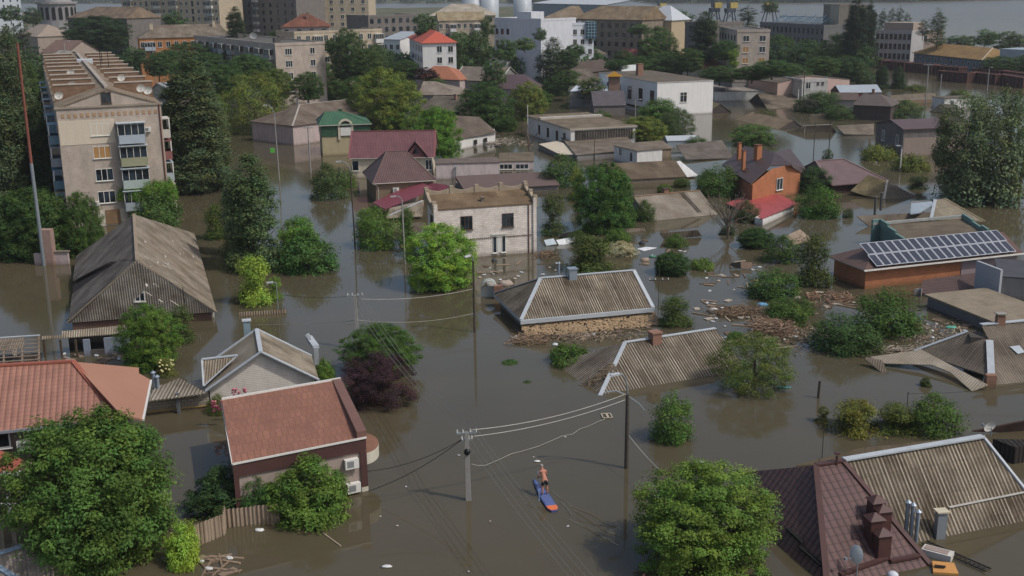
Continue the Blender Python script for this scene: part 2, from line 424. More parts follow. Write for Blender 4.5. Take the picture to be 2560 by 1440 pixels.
# ---------------------------------------------------------------- roofs given facet by facet
def fpts(defs):                                  # first three carry heights (or are Vectors) and fix the plane
    k=[]; out=[]
    for d in defs:
        if isinstance(d,Vector): k.append(d)
        elif len(d)==3: k.append(P(*d))
    nn=(k[1]-k[0]).cross(k[2]-k[0])
    for d in defs:
        if isinstance(d,Vector): out.append(d)
        elif len(d)==3: out.append(P(*d))
        else:
            dr=ray(*d); out.append(CAM+dr*((k[0]-CAM).dot(nn)/dr.dot(nn)))
    return out
def onp(pts,x,y):
    nn=(pts[1]-pts[0]).cross(pts[2]-pts[0]); dr=ray(x,y); return CAM+dr*((pts[0]-CAM).dot(nn)/dr.dot(nn))
class Free:
    def __init__(s,name,label,at,cat='house',group=None):
        s.at=Vector((at[0],at[1],0)); s.root=empty(name,s.at,0,label,cat,group)
    def loc(s,p): return Vector(p)-s.at
    def facets(s,fl,mat,name='roof',th=.1,edge=None):
        b=MB()
        for f in fl: b.slab([s.loc(p) for p in f],th,0,1)
        return b.build(name,[mat,edge or mat],s.root)
    def walls(s,pts,mat,z1=None,base=-1.5,name='wall',mt=None):
        poly=[(p.x-s.at.x,p.y-s.at.y) for p in pts]
        return MB().prism(poly,base,(z1 if z1 is not None else min(p.z for p in pts))-.12).build(name,[mat],s.root)
    def bars(s,segs,mat,w=.28,t=.07,name='ridge_cap',up=.04):
        b=MB()
        for p,q in segs: b.bar(s.loc(p)+Vector((0,0,up)),s.loc(q)+Vector((0,0,up)),w,t)
        return b.build(name,mat,s.root)
    def box(s,p,w,d,h,mat,name='chimney',rz=0,cap=None,capm=None,sink=.4):
        b=MB().box(-w/2,w/2,-d/2,d/2,-sink,h)
        if cap=='flat': b.box(-w/2-.08,w/2+.08,-d/2-.08,d/2+.08,h+.12,h+.2,1).box(-w/2+.05,w/2-.05,-d/2+.05,d/2-.05,h,h+.12,0)
        if cap=='pyr':
            o=.1; q=[(-w/2-o,-d/2-o,h),(w/2+o,-d/2-o,h),(w/2+o,d/2+o,h),(-w/2-o,d/2+o,h)]; ap=(0,0,h+w*.45)
            for i in range(4): b.face([q[i],q[(i+1)%4],ap],1)
            b.face(q[::-1],1)
        return b.build(name,[mat,capm or mat],s.root,loc=s.loc(p),rz=rz)
    def pipe(s,p,h,r,mat,name='flue_pipe',cap=True):
        q=s.loc(p); b=MB().tube([(q.x,q.y,q.z-.3),(q.x,q.y,q.z+h)],r,8)
        if cap: b.tube([(q.x,q.y,q.z+h+.04),(q.x,q.y,q.z+h+.18)],r*1.6,8,0,.02)
        return b.build(name,mat,s.root)
def hgt(p,y): return zat((p.x,p.y),y)-p.z        # height above p that reaches image row y
# ---------------------------------------------------------------- trees
def crown_mesh(name, seed, shape, ncl, per, rc, leaf, asp, lw=.5, up=.5, lobes=6, surf=.35, flat=.75):
    rg=np.random.default_rng(seed)
    def prof(t):
        if shape=='round': return np.sqrt(np.clip(1-(2*t-1)**2,0,1))**.8
        if shape=='bush': return np.sqrt(np.clip(1-t**2.2,0,1))*(0.86+.14*np.sin(t*3.14))
        if shape=='dome': return np.sqrt(np.clip(1-np.abs(2*t**.8-1)**2.6,0,1))
        if shape=='column': return np.clip(t*7,0,1)**.4*np.clip(1-t**2.0,0,1)**.75*(.85+.15*np.cos(t*9))
        if shape=='cone': return np.clip(1-t,0,1)**.8*np.clip(t*9,.5,1)
        if shape=='ragged': return np.clip(1-t**3,0,1)**.6*(.7+.3*np.sin(t*8+1))*np.clip(t*5,.3,1)
        return np.ones_like(t)
    # candidate clump centres, rejection by profile^2
    tt=rg.random(ncl*8); keep=rg.random(ncl*8)<prof(tt)**1.5; tt=tt[keep][:ncl]; n=len(tt)
    ph=rg.random(n)*2*np.pi
    la=rg.random(lobes)*2*np.pi; lt=rg.random(lobes); lamp=rg.uniform(.6,1.0,lobes)
    bump=np.zeros(n)
    for a,t0,am in zip(la,lt,lamp):
        dphi=np.abs((ph-a+np.pi)%(2*np.pi)-np.pi); bump=np.maximum(bump,am*np.exp(-(dphi/.7)**2-((tt-t0)/.22)**2))
    lobf=.74+.30*bump
    rr=.5*prof(tt)*lobf*(rg.random(n)**surf)
    cen=np.stack([rr*np.cos(ph),rr*np.sin(ph),tt*asp],1)
    # clump rows
    crs=rc*rg.uniform(.55,1.3,n)
    N=n*per; ci=np.repeat(np.arange(n),per)
    d=rg.normal(size=(N,3)); d/=np.linalg.norm(d,axis=1)[:,None]
    rad=rg.random(N)**.45
    off=d*rad[:,None]*crs[ci][:,None]; off[:,2]*=flat
    pos=cen[ci]+off
    axisc=np.array([0,0,asp*.45]); outw=pos-axisc; outw/=np.linalg.norm(outw,axis=1)[:,None]+1e-6
    nrm=outw*.5+d*.5+rg.normal(size=(N,3))*.45; nrm[:,2]+=up; nrm/=np.linalg.norm(nrm,axis=1)[:,None]
    rv=rg.normal(size=(N,3)); a=np.cross(nrm,rv); a/=np.linalg.norm(a,axis=1)[:,None]; b=np.cross(nrm,a)
    ls=leaf*rg.uniform(.6,1.35,N)[:,None]
    bend=nrm*ls*.12
    V=np.stack([pos-a*ls*.5-bend,pos-b*ls*lw*.5,pos+a*ls*.5-bend,pos+b*ls*lw*.5],1).reshape(-1,3).astype(np.float32)
    me=bpy.data.meshes.new(name); me.vertices.add(N*4); me.vertices.foreach_set('co',V.ravel())
    me.loops.add(N*4); me.loops.foreach_set('vertex_index',np.arange(N*4,dtype=np.int32))
    me.polygons.add(N); me.polygons.foreach_set('loop_start',np.arange(0,N*4,4,dtype=np.int32))
    try: me.polygons.foreach_set('loop_total',np.full(N,4,dtype=np.int32))
    except Exception: pass
    me.update(calc_edges=True)
    cl=rg.uniform(.62,1.25,n); hue=rg.uniform(-.12,.16,n); lf=rg.uniform(.85,1.15,N)
    tint=np.ones((N,4),dtype=np.float32); br=cl[ci]*lf
    tint[:,0]=br*(1+hue[ci]*1.3); tint[:,1]=br; tint[:,2]=br*(1-hue[ci])
    at=me.color_attributes.new('tint','FLOAT_COLOR','POINT'); at.data.foreach_set('color',np.repeat(tint,4,axis=0).ravel())
    me.materials.append(LEAF)
    return me
def leafmat():
    a=NT('foliage'); oi=a.n('ObjectInfo'); at=a.n('Attribute',attribute_name='tint')
    c=a.mix(1.0,oi.outputs['Color'],at.outputs['Color'],'MULTIPLY')
    a.out(c,.6,0,.18)
    tr=a.n('BsdfTranslucent'); c2=a.mix(1.0,c,(1.15,1.2,.5,1),'MULTIPLY'); a.l(c2,tr.inputs[0]); mx=a.n('MixShader'); mx.inputs[0].default_value=.2
    a.l(a.b.outputs[0],mx.inputs[1]); a.l(tr.outputs[0],mx.inputs[2]); a.l(mx.outputs[0],a.t.nodes['Material Output'].inputs[0])
    return a.mat
LEAF=leafmat()
BARK=plain('#5c5044',.95,0,.35,5)
def trunk_mesh(name, seed, asp, multi=5, r=.022, col=None, top=.8):
    rg=random.Random(seed); b=MB()
    b.tube([(0,0,-.25*asp),(.01,0,asp*.25),(.0,.015,asp*.5),(.01,0,asp*top)],r,7,0,r*.25)
    for i in range(multi):
        a=rg.uniform(0,6.28); z=asp*rg.uniform(.12,.55); q=rg.uniform(.22,.36); zz=z+asp*rg.uniform(.15,.35)
        b.tube([(0,0,z),(math.cos(a)*q*.5,math.sin(a)*q*.5,(z+zz)/2+.02),(math.cos(a)*q,math.sin(a)*q,zz)],r*.55,5,0,r*.12)
    return b.mesh(name,col or BARK)
PROT={}
def proto(kind):
    if kind in PROT: return PROT[kind]
    spec={ # shape,ncl,per,rc,leaf,asp
     'walnut':('dome',720,100,.066,.020,.86,.45), 'maple':('dome',720,95,.06,.0165,.95,.6), 'plum':('dome',340,120,.075,.016,.82,.5),
     'sumac':('bush',190,90,.1,.042,.8,.28), 'bush':('bush',190,60,.12,.034,.62,.5), 'bushB':('bush',150,60,.14,.034,.75,.5),
     'bushC':('ragged',130,55,.14,.034,.7,.5), 'round':('dome',240,60,.1,.028,.95,.5), 'roundB':('round',210,60,.11,.03,1.1,.5),
     'poplar':('column',760,80,.1,.026,2.6,.6), 'poplarB':('column',480,70,.12,.032,2.1,.6), 'cone':('cone',150,60,.1,.03,1.6,.5),
     'willow':('dome',300,80,.09,.03,.85,.2), 'ragged':('ragged',160,50,.13,.034,1.1,.5), 'far':('dome',110,36,.14,.055,.85,.6),
     'farB':('round',100,36,.15,.055,1.1,.6),'farcol':('column',150,36,.13,.05,2.6,.6), 'mat':('bush',90,60,.12,.035,.25,.5)}
    sh,nc,per,rc,lf,asp,lw=spec[kind]; res=[]
    for sd in range(2):
        res.append((crown_mesh('crown',hash_(kind)+sd*7,sh,nc,per,rc,lf,asp,lw,up=.75 if kind!='willow' else .2,lobes=9 if asp<1.6 else 16,surf=.48 if kind in('maple','walnut','plum') else .38),trunk_mesh('trunk',sd+3,asp),asp))
    PROT[kind]=res; return res
def hash_(s): return sum(ord(c)*(i+3) for i,c in enumerate(s))
_ti=[0]
def tree(kind, x, yb, yt, wpx, col, label, D=None, name='tree', group=None, sink=.14, k=1.0, cat=None, z0=None, push=.33, v=None):
    _ti[0]+=1; i=_ti[0]; pr=proto(kind); cm,tm,asp=pr[(i if v is None else v)%len(pr)]
    if D is None:
        p0=P(x,yb); wd=wpx/sc(p0.y); Dc=p0.y+push*wd; pos=Q(x,yb,Dc); wd=wpx/sc(Dc); zt=zat((pos.x,pos.y),yt); zb=-sink*zt; hh=zt-zb
    else:
        pos=Q(x,(yb+yt)/2,D); wd=wpx/sc(D); zt=Q(x,yt,D).z; zb=Q(x,yb,D).z; hh=zt-zb
        if z0 is not None: zb=z0; hh=zt-zb
    c=hx(col,1.0) if isinstance(col,str) else col
    r=empty(name,(pos.x,pos.y,zb),(i*2.4)%6.28,label,cat or ('bush' if 'bush' in name or 'shrub' in name else 'tree'),group)
    kk=1.5 if 'pop' in kind or kind=='farcol' else 1.2; s=(wd*kk,wd*kk,hh/asp*1.0)
    cr=inst('crown',cm,r,scale=s); lum=(c[0]+c[1]+c[2])/3; q_=.06; cr.color=tuple((v*(1-q_)+lum*q_)*k*m_*.86 for v,m_ in zip(c[:3],(1.07,.97,.85)))+(1,)
    inst('trunk',tm,r,scale=s)
    return r
def crownonly(kind,pos,wd,hh,col,parent=None,name='foliage',label=None,cat=None,group=None,v=0,rz=0,k=1.0,depth=None):
    cm,tm,asp=proto(kind)[v]; o=inst(name,cm,parent,pos,rz,(wd,depth or wd,hh/asp)); c=hx(col); o.color=(c[0]*k,c[1]*k,c[2]*k,1)
    if label: tag(o,label,cat,group)
    return o
# ---------------------------------------------------------------- setting
def water_mat():
    a=NT('flood_water'); pos=a.coord('P'); s=a.sep(pos); dist=s[1]
    n=a.noise(a.scale(pos,.02,.012),1.0,4,.6); n2=a.noise(pos,.12,4,.6)
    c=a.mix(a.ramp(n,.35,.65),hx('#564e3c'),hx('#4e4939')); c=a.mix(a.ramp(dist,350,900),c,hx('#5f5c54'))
    c=a.mix(1.0,c,a.ramp(n2,.3,.7,.92,1.05),'MULTIPLY')
    w1=a.noise(a.scale(pos,1.1,1.6),1.3,3,.6); w2=a.noise(a.scale(pos,.25,.5),.9,4,.6)
    patch=a.ramp(a.noise(a.scale(pos,.03,.06),1,3,.5),.35,.65,.25,1.0)
    h=a.math('MULTIPLY',a.math('ADD',a.math('MULTIPLY',w1,.5),w2),patch)
    bp=a.n('Bump'); a.l(h,bp.inputs['Height']); bp.inputs['Distance'].default_value=.05
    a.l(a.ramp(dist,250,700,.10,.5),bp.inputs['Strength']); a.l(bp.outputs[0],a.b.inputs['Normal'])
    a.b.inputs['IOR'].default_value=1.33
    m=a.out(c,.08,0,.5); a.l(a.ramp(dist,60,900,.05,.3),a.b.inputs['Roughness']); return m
def ground_mat():
    a=NT('ground_soil'); pos=a.coord('P'); n=a.noise(pos,.06,5,.6); n2=a.noise(pos,.6,4)
    c=a.mix(a.ramp(n,.4,.6),hx('#3f4a28'),hx('#6b6450')); c=a.mix(1.0,c,a.ramp(n2,.3,.7,.8,1.15),'MULTIPLY'); return a.out(c,.95)
# ================================================================ SETTING
WT=water_mat(); GR=ground_mat()
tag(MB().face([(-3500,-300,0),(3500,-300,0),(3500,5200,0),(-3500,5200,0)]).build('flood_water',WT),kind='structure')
def gz(x,y):
    # land height: high bank on the left, low port land towards the river on the right
    edge=150+ (y-540)*-.23 if y>540 else 150+(540-y)*.9
    left=np.clip((y-(300+max(0,x+60)*.55))/130,0,1)
    z=-3+left*9.5
    if x>20: z=min(z, -3+3.8*np.clip((y-380)/60,0,1)+ (0 if x>60 else (60-x)*.06))
    if y>1100: z=min(z,3-(y-1100)*.1)
    rr=(edge-x)/40
    z=-3+(z+3)*np.clip(rr,0,1) if x>60 else z
    return z
def ground():
    b=MB(); xs=list(np.linspace(-700,320,52)); ys=list(np.linspace(240,1300,54)); n=len(xs)
    for y in ys:
        for x in xs: b.v.append((x,y,float(gz(x,y))))
    for j in range(len(ys)-1):
        for i in range(n-1):
            a=j*n+i; b.f.append((a,a+1,a+1+n,a+n)); b.m.append(0)
    tag(b.build('ground',GR,smooth=True),kind='structure')
ground()
fb=MB()
pts=[P(-600,8),P(400,9),P(1280,8),P(1900,8.5),P(2280,6),P(2480,1),P(2700,-4),P(3600,-14)]
for i in range(len(pts)-1):
    p,q=pts[i],pts[i+1]; fb.face([(p.x,p.y,.6),(q.x,q.y,.6),(q.x*2.2,5400,2),(p.x*2.2,5400,2)]); fb.face([(p.x,p.y,-2),(q.x,q.y,-2),(q.x,q.y,.6),(p.x,p.y,.6)])
tag(fb.build('far_bank',GR),kind='structure')
# ================================================================ NEAR BUILDINGS
ASB=corr('#8a8175','#5c5044','#b3aa9c'); ASBD=corr('#6f675c','#4c443a','#8f867a',contrast=.7); ASBF=corr('#7a7063','#5b5043','#8f8678',contrast=.35)
ASBW=corr('#a09583','#5f5342','#c4bcae',contrast=.9); ASBB=corr('#83705a','#5d4a36','#9a8b76',contrast=.5,moss=.2); OLD=corr('#7a7167','#4e453c','#a29a90',contrast=.5)
TMAR=tile('#6b484a','#40272a'); TBRN=tile('#5f4a46','#35282a'); TBR2=tile('#5b4441','#2a1d1b',.4,.42,amp=.85); TOR=tile('#91695a','#54352a',.34,.34,amp=.55); TGRN=tile('#3f6148','#263d2c'); TGRY=tile('#4d484c','#2c2a2d')
TTAUPE=tile('#6f5c5b','#453837',.22,.35); TRED=seam('#a24a48','#6d2f2f',.5); SHRED=slabs('#8c6351','#745044',.36,1.15); FELT=slabs('#6b6050','#4a4236'); BRNF=slabs('#5b4a43','#42352f',2.5,2.5)
LTBLUE=plain('#a6abae',.6,.0,.18,2,.4); CREAM=plaster('#c4baa4'); WPL=plaster('#cccac5',.25); TAUPEW=plaster('#62534e',.2); BRW=plaster('#7c6a55',.3)
BRKO=brick('#b06e45','#9c5f3c','#94705a'); BRKW=brick('#e0d6cc','#cdc3b9','#a39a91',1.0,bw=.4,bh=.2); BRKG=brick('#86796f','#7b6e64','#8f857b',1,bw=.3,bh=.12); SIL=brick('#938b82','#877f76','#7a736a',1,bw=.26,bh=.1)
PINKW=plaster('#b0a09c',.3); GREYW=plaster('#7d7b79',.4); BLUEW=plaster('#7f8794',.4)
# -- brown metal-tile roof, bottom right
r1,r2=P(2040,1163,3.6),P(2107,1152,3.6)
fr=fpts([r1,r2,(2325,1412,.03),(2070,1490)])
fl=fpts([r1,fr[3],(1960,1374,.02),(1900,1318),(1845,1270),(1845,1182)])
o=Free('house','sunken house with dark brown metal tile roof, four capped chimneys and a dish, bottom right',r1)
o.facets([fr,fl],TBR2,edge=BROWNM); o.bars([(r1,r2),(r1,fr[3]),(r2,fr[2])],BROWNM,.3,.1)
o.bars([(onp(fr,2225,1407),onp(fr,2298,1393)),(onp(fr,2100,1440),onp(fr,2218,1398))],BROWNM,.25,.12,'snow_guard',.1)
o.bars([(onp(fl,1968,1325),onp(fl,2008,1362)),(onp(fl,2000,1372),onp(fl,2055,1418))],DARK,.22,.1,'snow_guard',.1)
CHB=seam('#4e3430','#2a1c1a',.12,name='chimney_sheet')
for x,y,yt in ((2188,1298,1250),(2203,1318,1272),(2182,1352,1294),(2202,1382,1332)):
    p=onp(fr,x,y); o.box(p,.68,.68,hgt(p,yt),CHB,'chimney',.2,'pyr',BROWNM)
p=onp(fr,2091,1162); o.box(p,.1,.1,.5,BROWNM,'vent_pipe',0,'flat')
p=onp(fr,2135,1442); dish(o.root,o.loc(p),R(-70),.5,mast=1.0)
# -- corrugated roof beside it
cr=fpts([(2110,1150,3.62),(2457,1092,3.62),(2562,1300,.0),(2560,1222),(2470,1108)][:3]+[(2600,1270)])
cr=fpts([(2110,1150,3.62),(2457,1092,3.62),(2562,1302,.0)]); ln=onp
cf=[cr[0],cr[1],onp(cr,2575,1240),onp(cr,2700,1390) if False else onp(cr,2600,1292),cr[2],onp(cr,2440,1330),onp(cr,2330,1354),onp(cr,2290,1376)]
o=Free('house','sunken house with large dirty corrugated asbestos roof and pale ridge, bottom right corner',cr[0])
o.facets([cf],corr('#857b6b','#453a2d','#bdb3a1',.24,1.15)); o.bars([(cr[0],cr[1])],LTBLUE,.42,.09); o.bars([(cr[1],onp(cr,2575,1240))],LTBLUE,.22,.09,'verge_trim')
o.bars([(onp(cr,2372,1270),onp(cr,2565,1231))],plain('#aaa79f',.8),.2,.03,'white_batten',.05)
for x,y,yt in ((2264,1334,1257),(2276,1348,1264),(2289,1360,1281)): p=onp(cr,x,y); o.pipe(p,hgt(p,yt),.11,ZINC)
p=onp(cr,2348,1343); o.box(p,.5,.4,hgt(p,1284),STEEL,'chimney',.1,'flat',plain('#b9b09a'))
# low roof behind its ridge
f=fpts([(1990,1163,.1),(2150,1120,.75),(2440,1090,.8),(2440,1110),(2100,1158)])
o=Free('shed','low grey felt roof barely above water behind the pale ridge, bottom right',f[0],'shed'); o.facets([f],FELT)
# -- dark plank fence and dark roof at right edge
f=fpts([(2478,1092,.9),(2560,1060,1.3),(2640,1075,1.3),(2580,1110)]); f2=fpts([(2430,1076,.3),(2560,1050,.9),(2640,1045,.9),(2600,1080)])
o=Free('shed','dark grey roofed shed with dark plank wall at right edge above bottom corner',f[0],'shed'); o.facets([f2],BRNF)
o.walls([P(2482,1100,1.0),P(2600,1080,1.6),P(2600,1135,.4),P(2535,1145,.4)],corr('#3b332d','#1d1917','#4c433c',.3),1.2)
dish(None,P(2472,1092,.8),R(200),.45,label='white satellite dish beside the ridge of the corrugated roof at right',cat='satellite dish',mast=.5)
# -- orange tiled two-storey house, left edge
hz_=4.2; A=P(-80,1088,hz_); B=P(222,1056,hz_); e=(B-A).normalized(); tp=math.tan(R(24)); n=Vector((-e.y,e.x,0))
fA=[A,B,B+n*5+Vector((0,0,5*tp))]; ap=onp(fA,182,904); cn=onp(fA,300,1046)
front=[onp(fA,-80,1088),cn,ap,onp(fA,-80,919)]
rt_=fpts([ap,(357,1048,hz_-.1),(377,950,hz_-.1),(347,933),(347,919)]); rt_=[ap,onp(rt_,300,1034)]+rt_[1:]
o=Free('house','two storey taupe house with big orange clay coloured tile roof at left edge',ap)
o.facets([front],TOR,edge=plain('#7c4a3c')); o.facets([rt_],plain('#946c59',.8,0,.08,.4),'roof')
o.bars([(ap,front[3]),(ap,cn)],plain('#8b5242'),.3,.12); o.bars([(cn,front[0])],STEEL,.14,.14,'gutter',-.05); o.bars([(rt_[2],rt_[3])],WHITE,.14,.14,'gutter',-.05)
o.walls([front[0]-e*0+n*.6,cn+n*.6-e*1.5,rt_[3]-e*.8-n*.2,ap+n*4-e*12],TAUPEW,hz_,name='wall')
wp=front[0]+n*.6
hh=Hs(); hh.ov=0; hh.L=hh.W=0; hh.root=o.root
def onwall(x,y):
    dr=ray(x,y); t=(wp-CAM).dot(n)/dr.dot(n); return CAM+dr*t
q=onwall(64,1120); a_=aircon(hh,'F',0,0); a_.location=o.loc(q); a_.rotation_euler=(0,0,math.atan2(e.y,e.x))
q=onwall(-4,1118); f_,g_=winmesh(1.2,1.3,'w2'); w_=inst('window',f_,o.root,o.loc(q),math.atan2(e.y,e.x)); inst('pane',g_,w_)
# porch with white frame
ph=2.6; pf=fpts([(-30,1180,ph),(48,1172,ph),(8,1128,3.3),(-30,1122)]); 
o.facets([pf,fpts([P(8,1128,3.3),P(48,1172,ph),P(58,1150,ph)])],plain('#8f5040',.7,0,.15),'porch_roof')
b=MB()
for x in (-20,12,46):
    p=P(x,1176,ph); b.box(p.x-o.at.x-.08,p.x-o.at.x+.08,p.y-o.at.y-.08,p.y-o.at.y+.08,-1,ph-.05)
p,q=P(-20,1176,ph),P(46,1176,ph)
for z in (.55,ph-.25): b.bar((p.x-o.at.x,p.y-o.at.y,z),(q.x-o.at.x,q.y-o.at.y,z),.1,.12)
b.build('porch_frame',WHITE,o.root)
o.facets([fpts([(52,1165,2.3),(105,1145,2.3),(85,1168,2.3)])],plain('#7a6a5c'),'porch_canopy')
# -- red flat-roofed building with air conditioners, lower left
HB=E(919,1093,1226)
o=house('shop_building','low taupe building with red shingle roof, brown fascia and two air conditioners, lower left',(581,1160),(916,1093),(851,947),h=HB,rt='shed',rise=.35,ov=.12,wall=plaster('#988980',.2),roof=SHRED,fascia=BROWNM,th=.1,cat='building')
b=MB().box(.02,o.L-.1,.02,.1,HB-.85,HB-.12).box(o.L-.12,o.L-.02,.1,o.W,HB-.8,HB-.12).box(.02,.3,.0,.08,HB-3.4,HB-.85).box(o.L-.42,o.L-.03,.0,.09,.28,HB-.85); b.build('brown_fascia',BROWNM,o.root)
MB().box(o.L-.42,o.L-.03,-.01,.1,-.3,.27).build('post_base',plain('#b5b0a0'),o.root)
MB().box(0,o.L,-.05,0,HB-.06,HB+.05).box(-.05,0,0,o.W,HB-.02,HB+.12).build('gutter',WHITE,o.root)
MB().box(o.L-.55,o.L+.02,0,o.W,HB-.1,HB+.42).build('parapet_coping',plain('#6f5249',.7,0,.15),o.root)
MB().box(0,o.L,o.W-.12,o.W,HB+.3,HB+.46).build('white_coping',WHITE,o.root)
aircon(o,'F',o.L-1.0,HB-1.65); aircon(o,'F',o.L-.95,.15)
b=MB(); pts=[(math.cos(t)*1.1,math.sin(t)*1.5) for t in np.linspace(-math.pi/2,math.pi/2,15)]
pp=[(o.L+x*.9,1.7+y) for x,y in pts]; b.prism(pp,HB-1.75,HB-1.05,0,1); b.build('canopy',[plain('#b9b4a4',.6,0,.1),plain('#7c5a48',.8)],o.root)
b=MB(); 
_cc=o.root.matrix_basis.inverted()@P(851,947,HB+.35); KX=(_cc.x-o.L)/o.W
bpy.context.view_layer.update()
for ch in o.root.children:
    if ch.type=='MESH' and ch.name.split('.')[0]!='air_conditioner':
        for v in ch.data.vertices: v.co.x+=KX*v.co.y
# -- white-sided gable house with dormer
SID=brick('#c9c3b9','#c6c0b6','#978f85',1,bw=30,bh=.13)
o=house('house','house with white clapboard gable, blue grey trim and dormered asbestos roof, lower left',(513,978),(798,950),h=1.35,rt='gable',ax='y',apex=(652,880),back=(633,824),ov=.3,wall=SID,roof=ASBW,fascia=LTBLUE,cap=LTBLUE,caps=('ridge','rakes'),capw=.3,th=.14)
f=fpts([(505,898,3.1),(594,888,3.25),(509,965,1.7)]); rl=lambda p:o.root.matrix_basis.inverted()@p
b=MB().slab([rl(p) for p in f],.08,0); b.slab([rl(f[0]),rl(f[1]),rl(f[0]+Vector((-.1,1.5,-.9)))],.08,0); b.build('dormer_roof',ASBW,o.root)
b=MB().bar(rl(f[0]),rl(f[1]),.25,.08).bar(rl(f[0]),rl(f[2]),.12,.08).bar(rl(f[1]),rl(f[2]),.08,.06); b.build('dormer_trim',LTBLUE,o.root)
p=rl(P(618,826,3.3)); MB().box(p.x-.25,p.x+.25,p.y-.2,p.y+.2,1.5,p.z+.75).box(p.x-.33,p.x+.33,p.y-.27,p.y+.27,p.z+.75,p.z+.84,1).build('chimney',[plain('#75858c',.7),LTBLUE],o.root)
b=MB().bar(rl(P(772,843,1.6)),rl(P(790,868,1.5)),.5,.25).bar(rl(P(768,836,2.1)),rl(P(775,848,1.7)),.4,.25); b.bar(rl(P(790,868,1.5)),rl(P(790,868,1.5))+Vector((0,.2,-2)),.35,.2).build('rain_chute',LTBLUE,o.root)
# lean-to and brick wall with two flues
f=fpts([(450,945,1.6),(517,984,1.35),(378,1000,1.3),(396,960)])
o=Free('annex','white brick annex with corrugated lean-to roof and two zinc flues beside orange house',f[0],'annex')
o.facets([fpts([(448,945,1.75),(518,982,1.3),(372,1002,1.3),(385,972)])],corr('#8f877a','#5a5144','#b8b0a4',.24),th=.08)
a_,b_=P(362,1036,0),P(524,1019,0)
o.walls([a_,b_,b_+Vector((.3,2.5,0)),a_+Vector((.3,2.5,0))],brick('#9a9284','#8b8375','#5f5850',1,bw=.42,bh=.2),1.32)
b=MB().bar(o.loc(a_+Vector((0,-.05,.18))),o.loc(b_+Vector((0,-.05,.18))),.06,.05); b.build('gas_pipe',plain('#a58a4a'),o.root)
for x,y,yt in ((387,975,933),(396,976,943)): p=P(x,y,1.4); o.pipe(p,hgt(p,yt),.12,ZINC)
p=P(449,1031,0); tag(MB().box(p.x-.1,p.x+.1,p.y-.25,p.y-.05,-1.5,zat((p.x,p.y),981)).build('post',plain('#5f6468',.6),None),'steel grey post standing before the white brick annex wall','post')
# -- broken sheds at left edge
f=fpts([(-40,848,1.5),(100,839,1.5),(100,908,.5),(-40,920,.5)][:3]+[(-40,918)])
o=Free('shed','ruined shed with bare roof battens and torn corrugated sheets at left edge',f[0],'shed')
b=MB(); 
for t in np.linspace(0,1,8):
    p=f[0].lerp(f[3],t); q=f[1].lerp(f[2],t); b.bar(o.loc(p),o.loc(q),.16,.05)
for t in (.02,.35,.68,.98):
    p=f[0].lerp(f[1],t); q=f[3].lerp(f[2],t); b.bar(o.loc(p)-Vector((0,0,.08)),o.loc(q)-Vector((0,0,.08)),.12,.1)
b.build('roof_battens',plain('#7a6b5b',.9,0,.4,3),o.root)
f3=fpts([f[0],f[1],f[2],(-40,878),(28,876),(32,888),(42,890),(44,868),(60,870),(60,844)]); o.facets([[f3[0]]+f3[3:]],ASB,'roof_sheet',.05)
o.bars([(f[0],f[1])],LTBLUE,.18,.06)
o.walls([P(-40,925,.2),P(100,913,.2),P(100,846,1.3),P(-40,858,1.3)],plain('#3f362f'),.25)
f=fpts([(104,848,1.75),(322,812,1.9),(320,832,1.45),(104,846,1.55)][:3]+[(104,842)]); 
A_,B_=P(104,886,0),P(318,888,0)
A_,B_=P(205,889,0),P(322,880,0)
o=Free('shed','long low shed with wavy asbestos roof, pale blue doors and dark open bay, left',A_,'shed')
top=fpts([(104,848,1.5),(322,832,1.5),(322,812,1.95),(155,828),(155,838),(104,840)]); o.facets([top],ASBW,th=.06)
c_=P(104,848,1.5); o.walls([P(150,848,1.5)+Vector((0,1.6,0)),P(322,832,1.5)+Vector((0,1.6,0)),P(322,832,1.5)+Vector((0,2,0)),P(150,848,1.5)+Vector((0,2,0))],DARK,1.45,name='back_wall')
o.walls([P(258,842,1.5),P(322,836,1.5),P(322,836,1.5)+Vector((0,.15,0)),P(258,842,1.5)+Vector((0,.15,0))],BLUEW,1.5,name='door')
o.walls([P(206,846,1.5),P(222,845,1.5),P(222,845,1.5)+Vector((0,.15,0)),P(206,846,1.5)+Vector((0,.15,0))],BLUEW,1.5,name='door')
o.walls([P(222,845,1.5),P(258,842,1.5),P(258,842,1.5)+Vector((0,.15,0)),P(222,845,1.5)+Vector((0,.15,0))],plain('#4f4a47'),.6,name='half_door')
b=MB(); 
for x in (108,150,188): p=P(x,847,1.5); b.box(p.x-o.at.x-.07,p.x-o.at.x+.07,p.y-o.at.y-.07,p.y-o.at.y+.07,-1,1.42)
b.build('posts',WOODD,o.root)
# -- big old barn
rz=6.2; k0=P(343,650,rz); k1=P(335,536,rz+.1); zl=.9
L0=P(168,806,zl); R0=P(541,778,zl)
o=Free('barn','large weathered barn with steep corrugated asbestos roof and grey boarded hip end, left',k0,'barn')
rs=fpts([k0,k1,(541,778,zl),(486,583)]); rs=[k0,k1,rs[3],rs[2]]; ls=fpts([k0,k1,(166,800,zl),(190,640)])
o.facets([rs],corr('#8f8576','#675b4c','#a09686',contrast=.35,moss=.2)); o.facets([[ls[0],ls[1],ls[3],onp(ls,182,702),onp(ls,272,655)],[onp(ls,180,735),onp(ls,172,800),k0,onp(ls,300,648)],[ls[2],k0,onp(ls,172,790)]],corr('#7d756c','#453d35','#a59d94',contrast=.8))
o.facets([[onp(ls,182,702)-Vector((0,0,.35)),onp(ls,180,735)-Vector((0,0,.35)),onp(ls,300,648)-Vector((0,0,.35)),onp(ls,272,655)-Vector((0,0,.35))]],plain('#2c2521',.95,0,.6,5),'exposed_rafters')
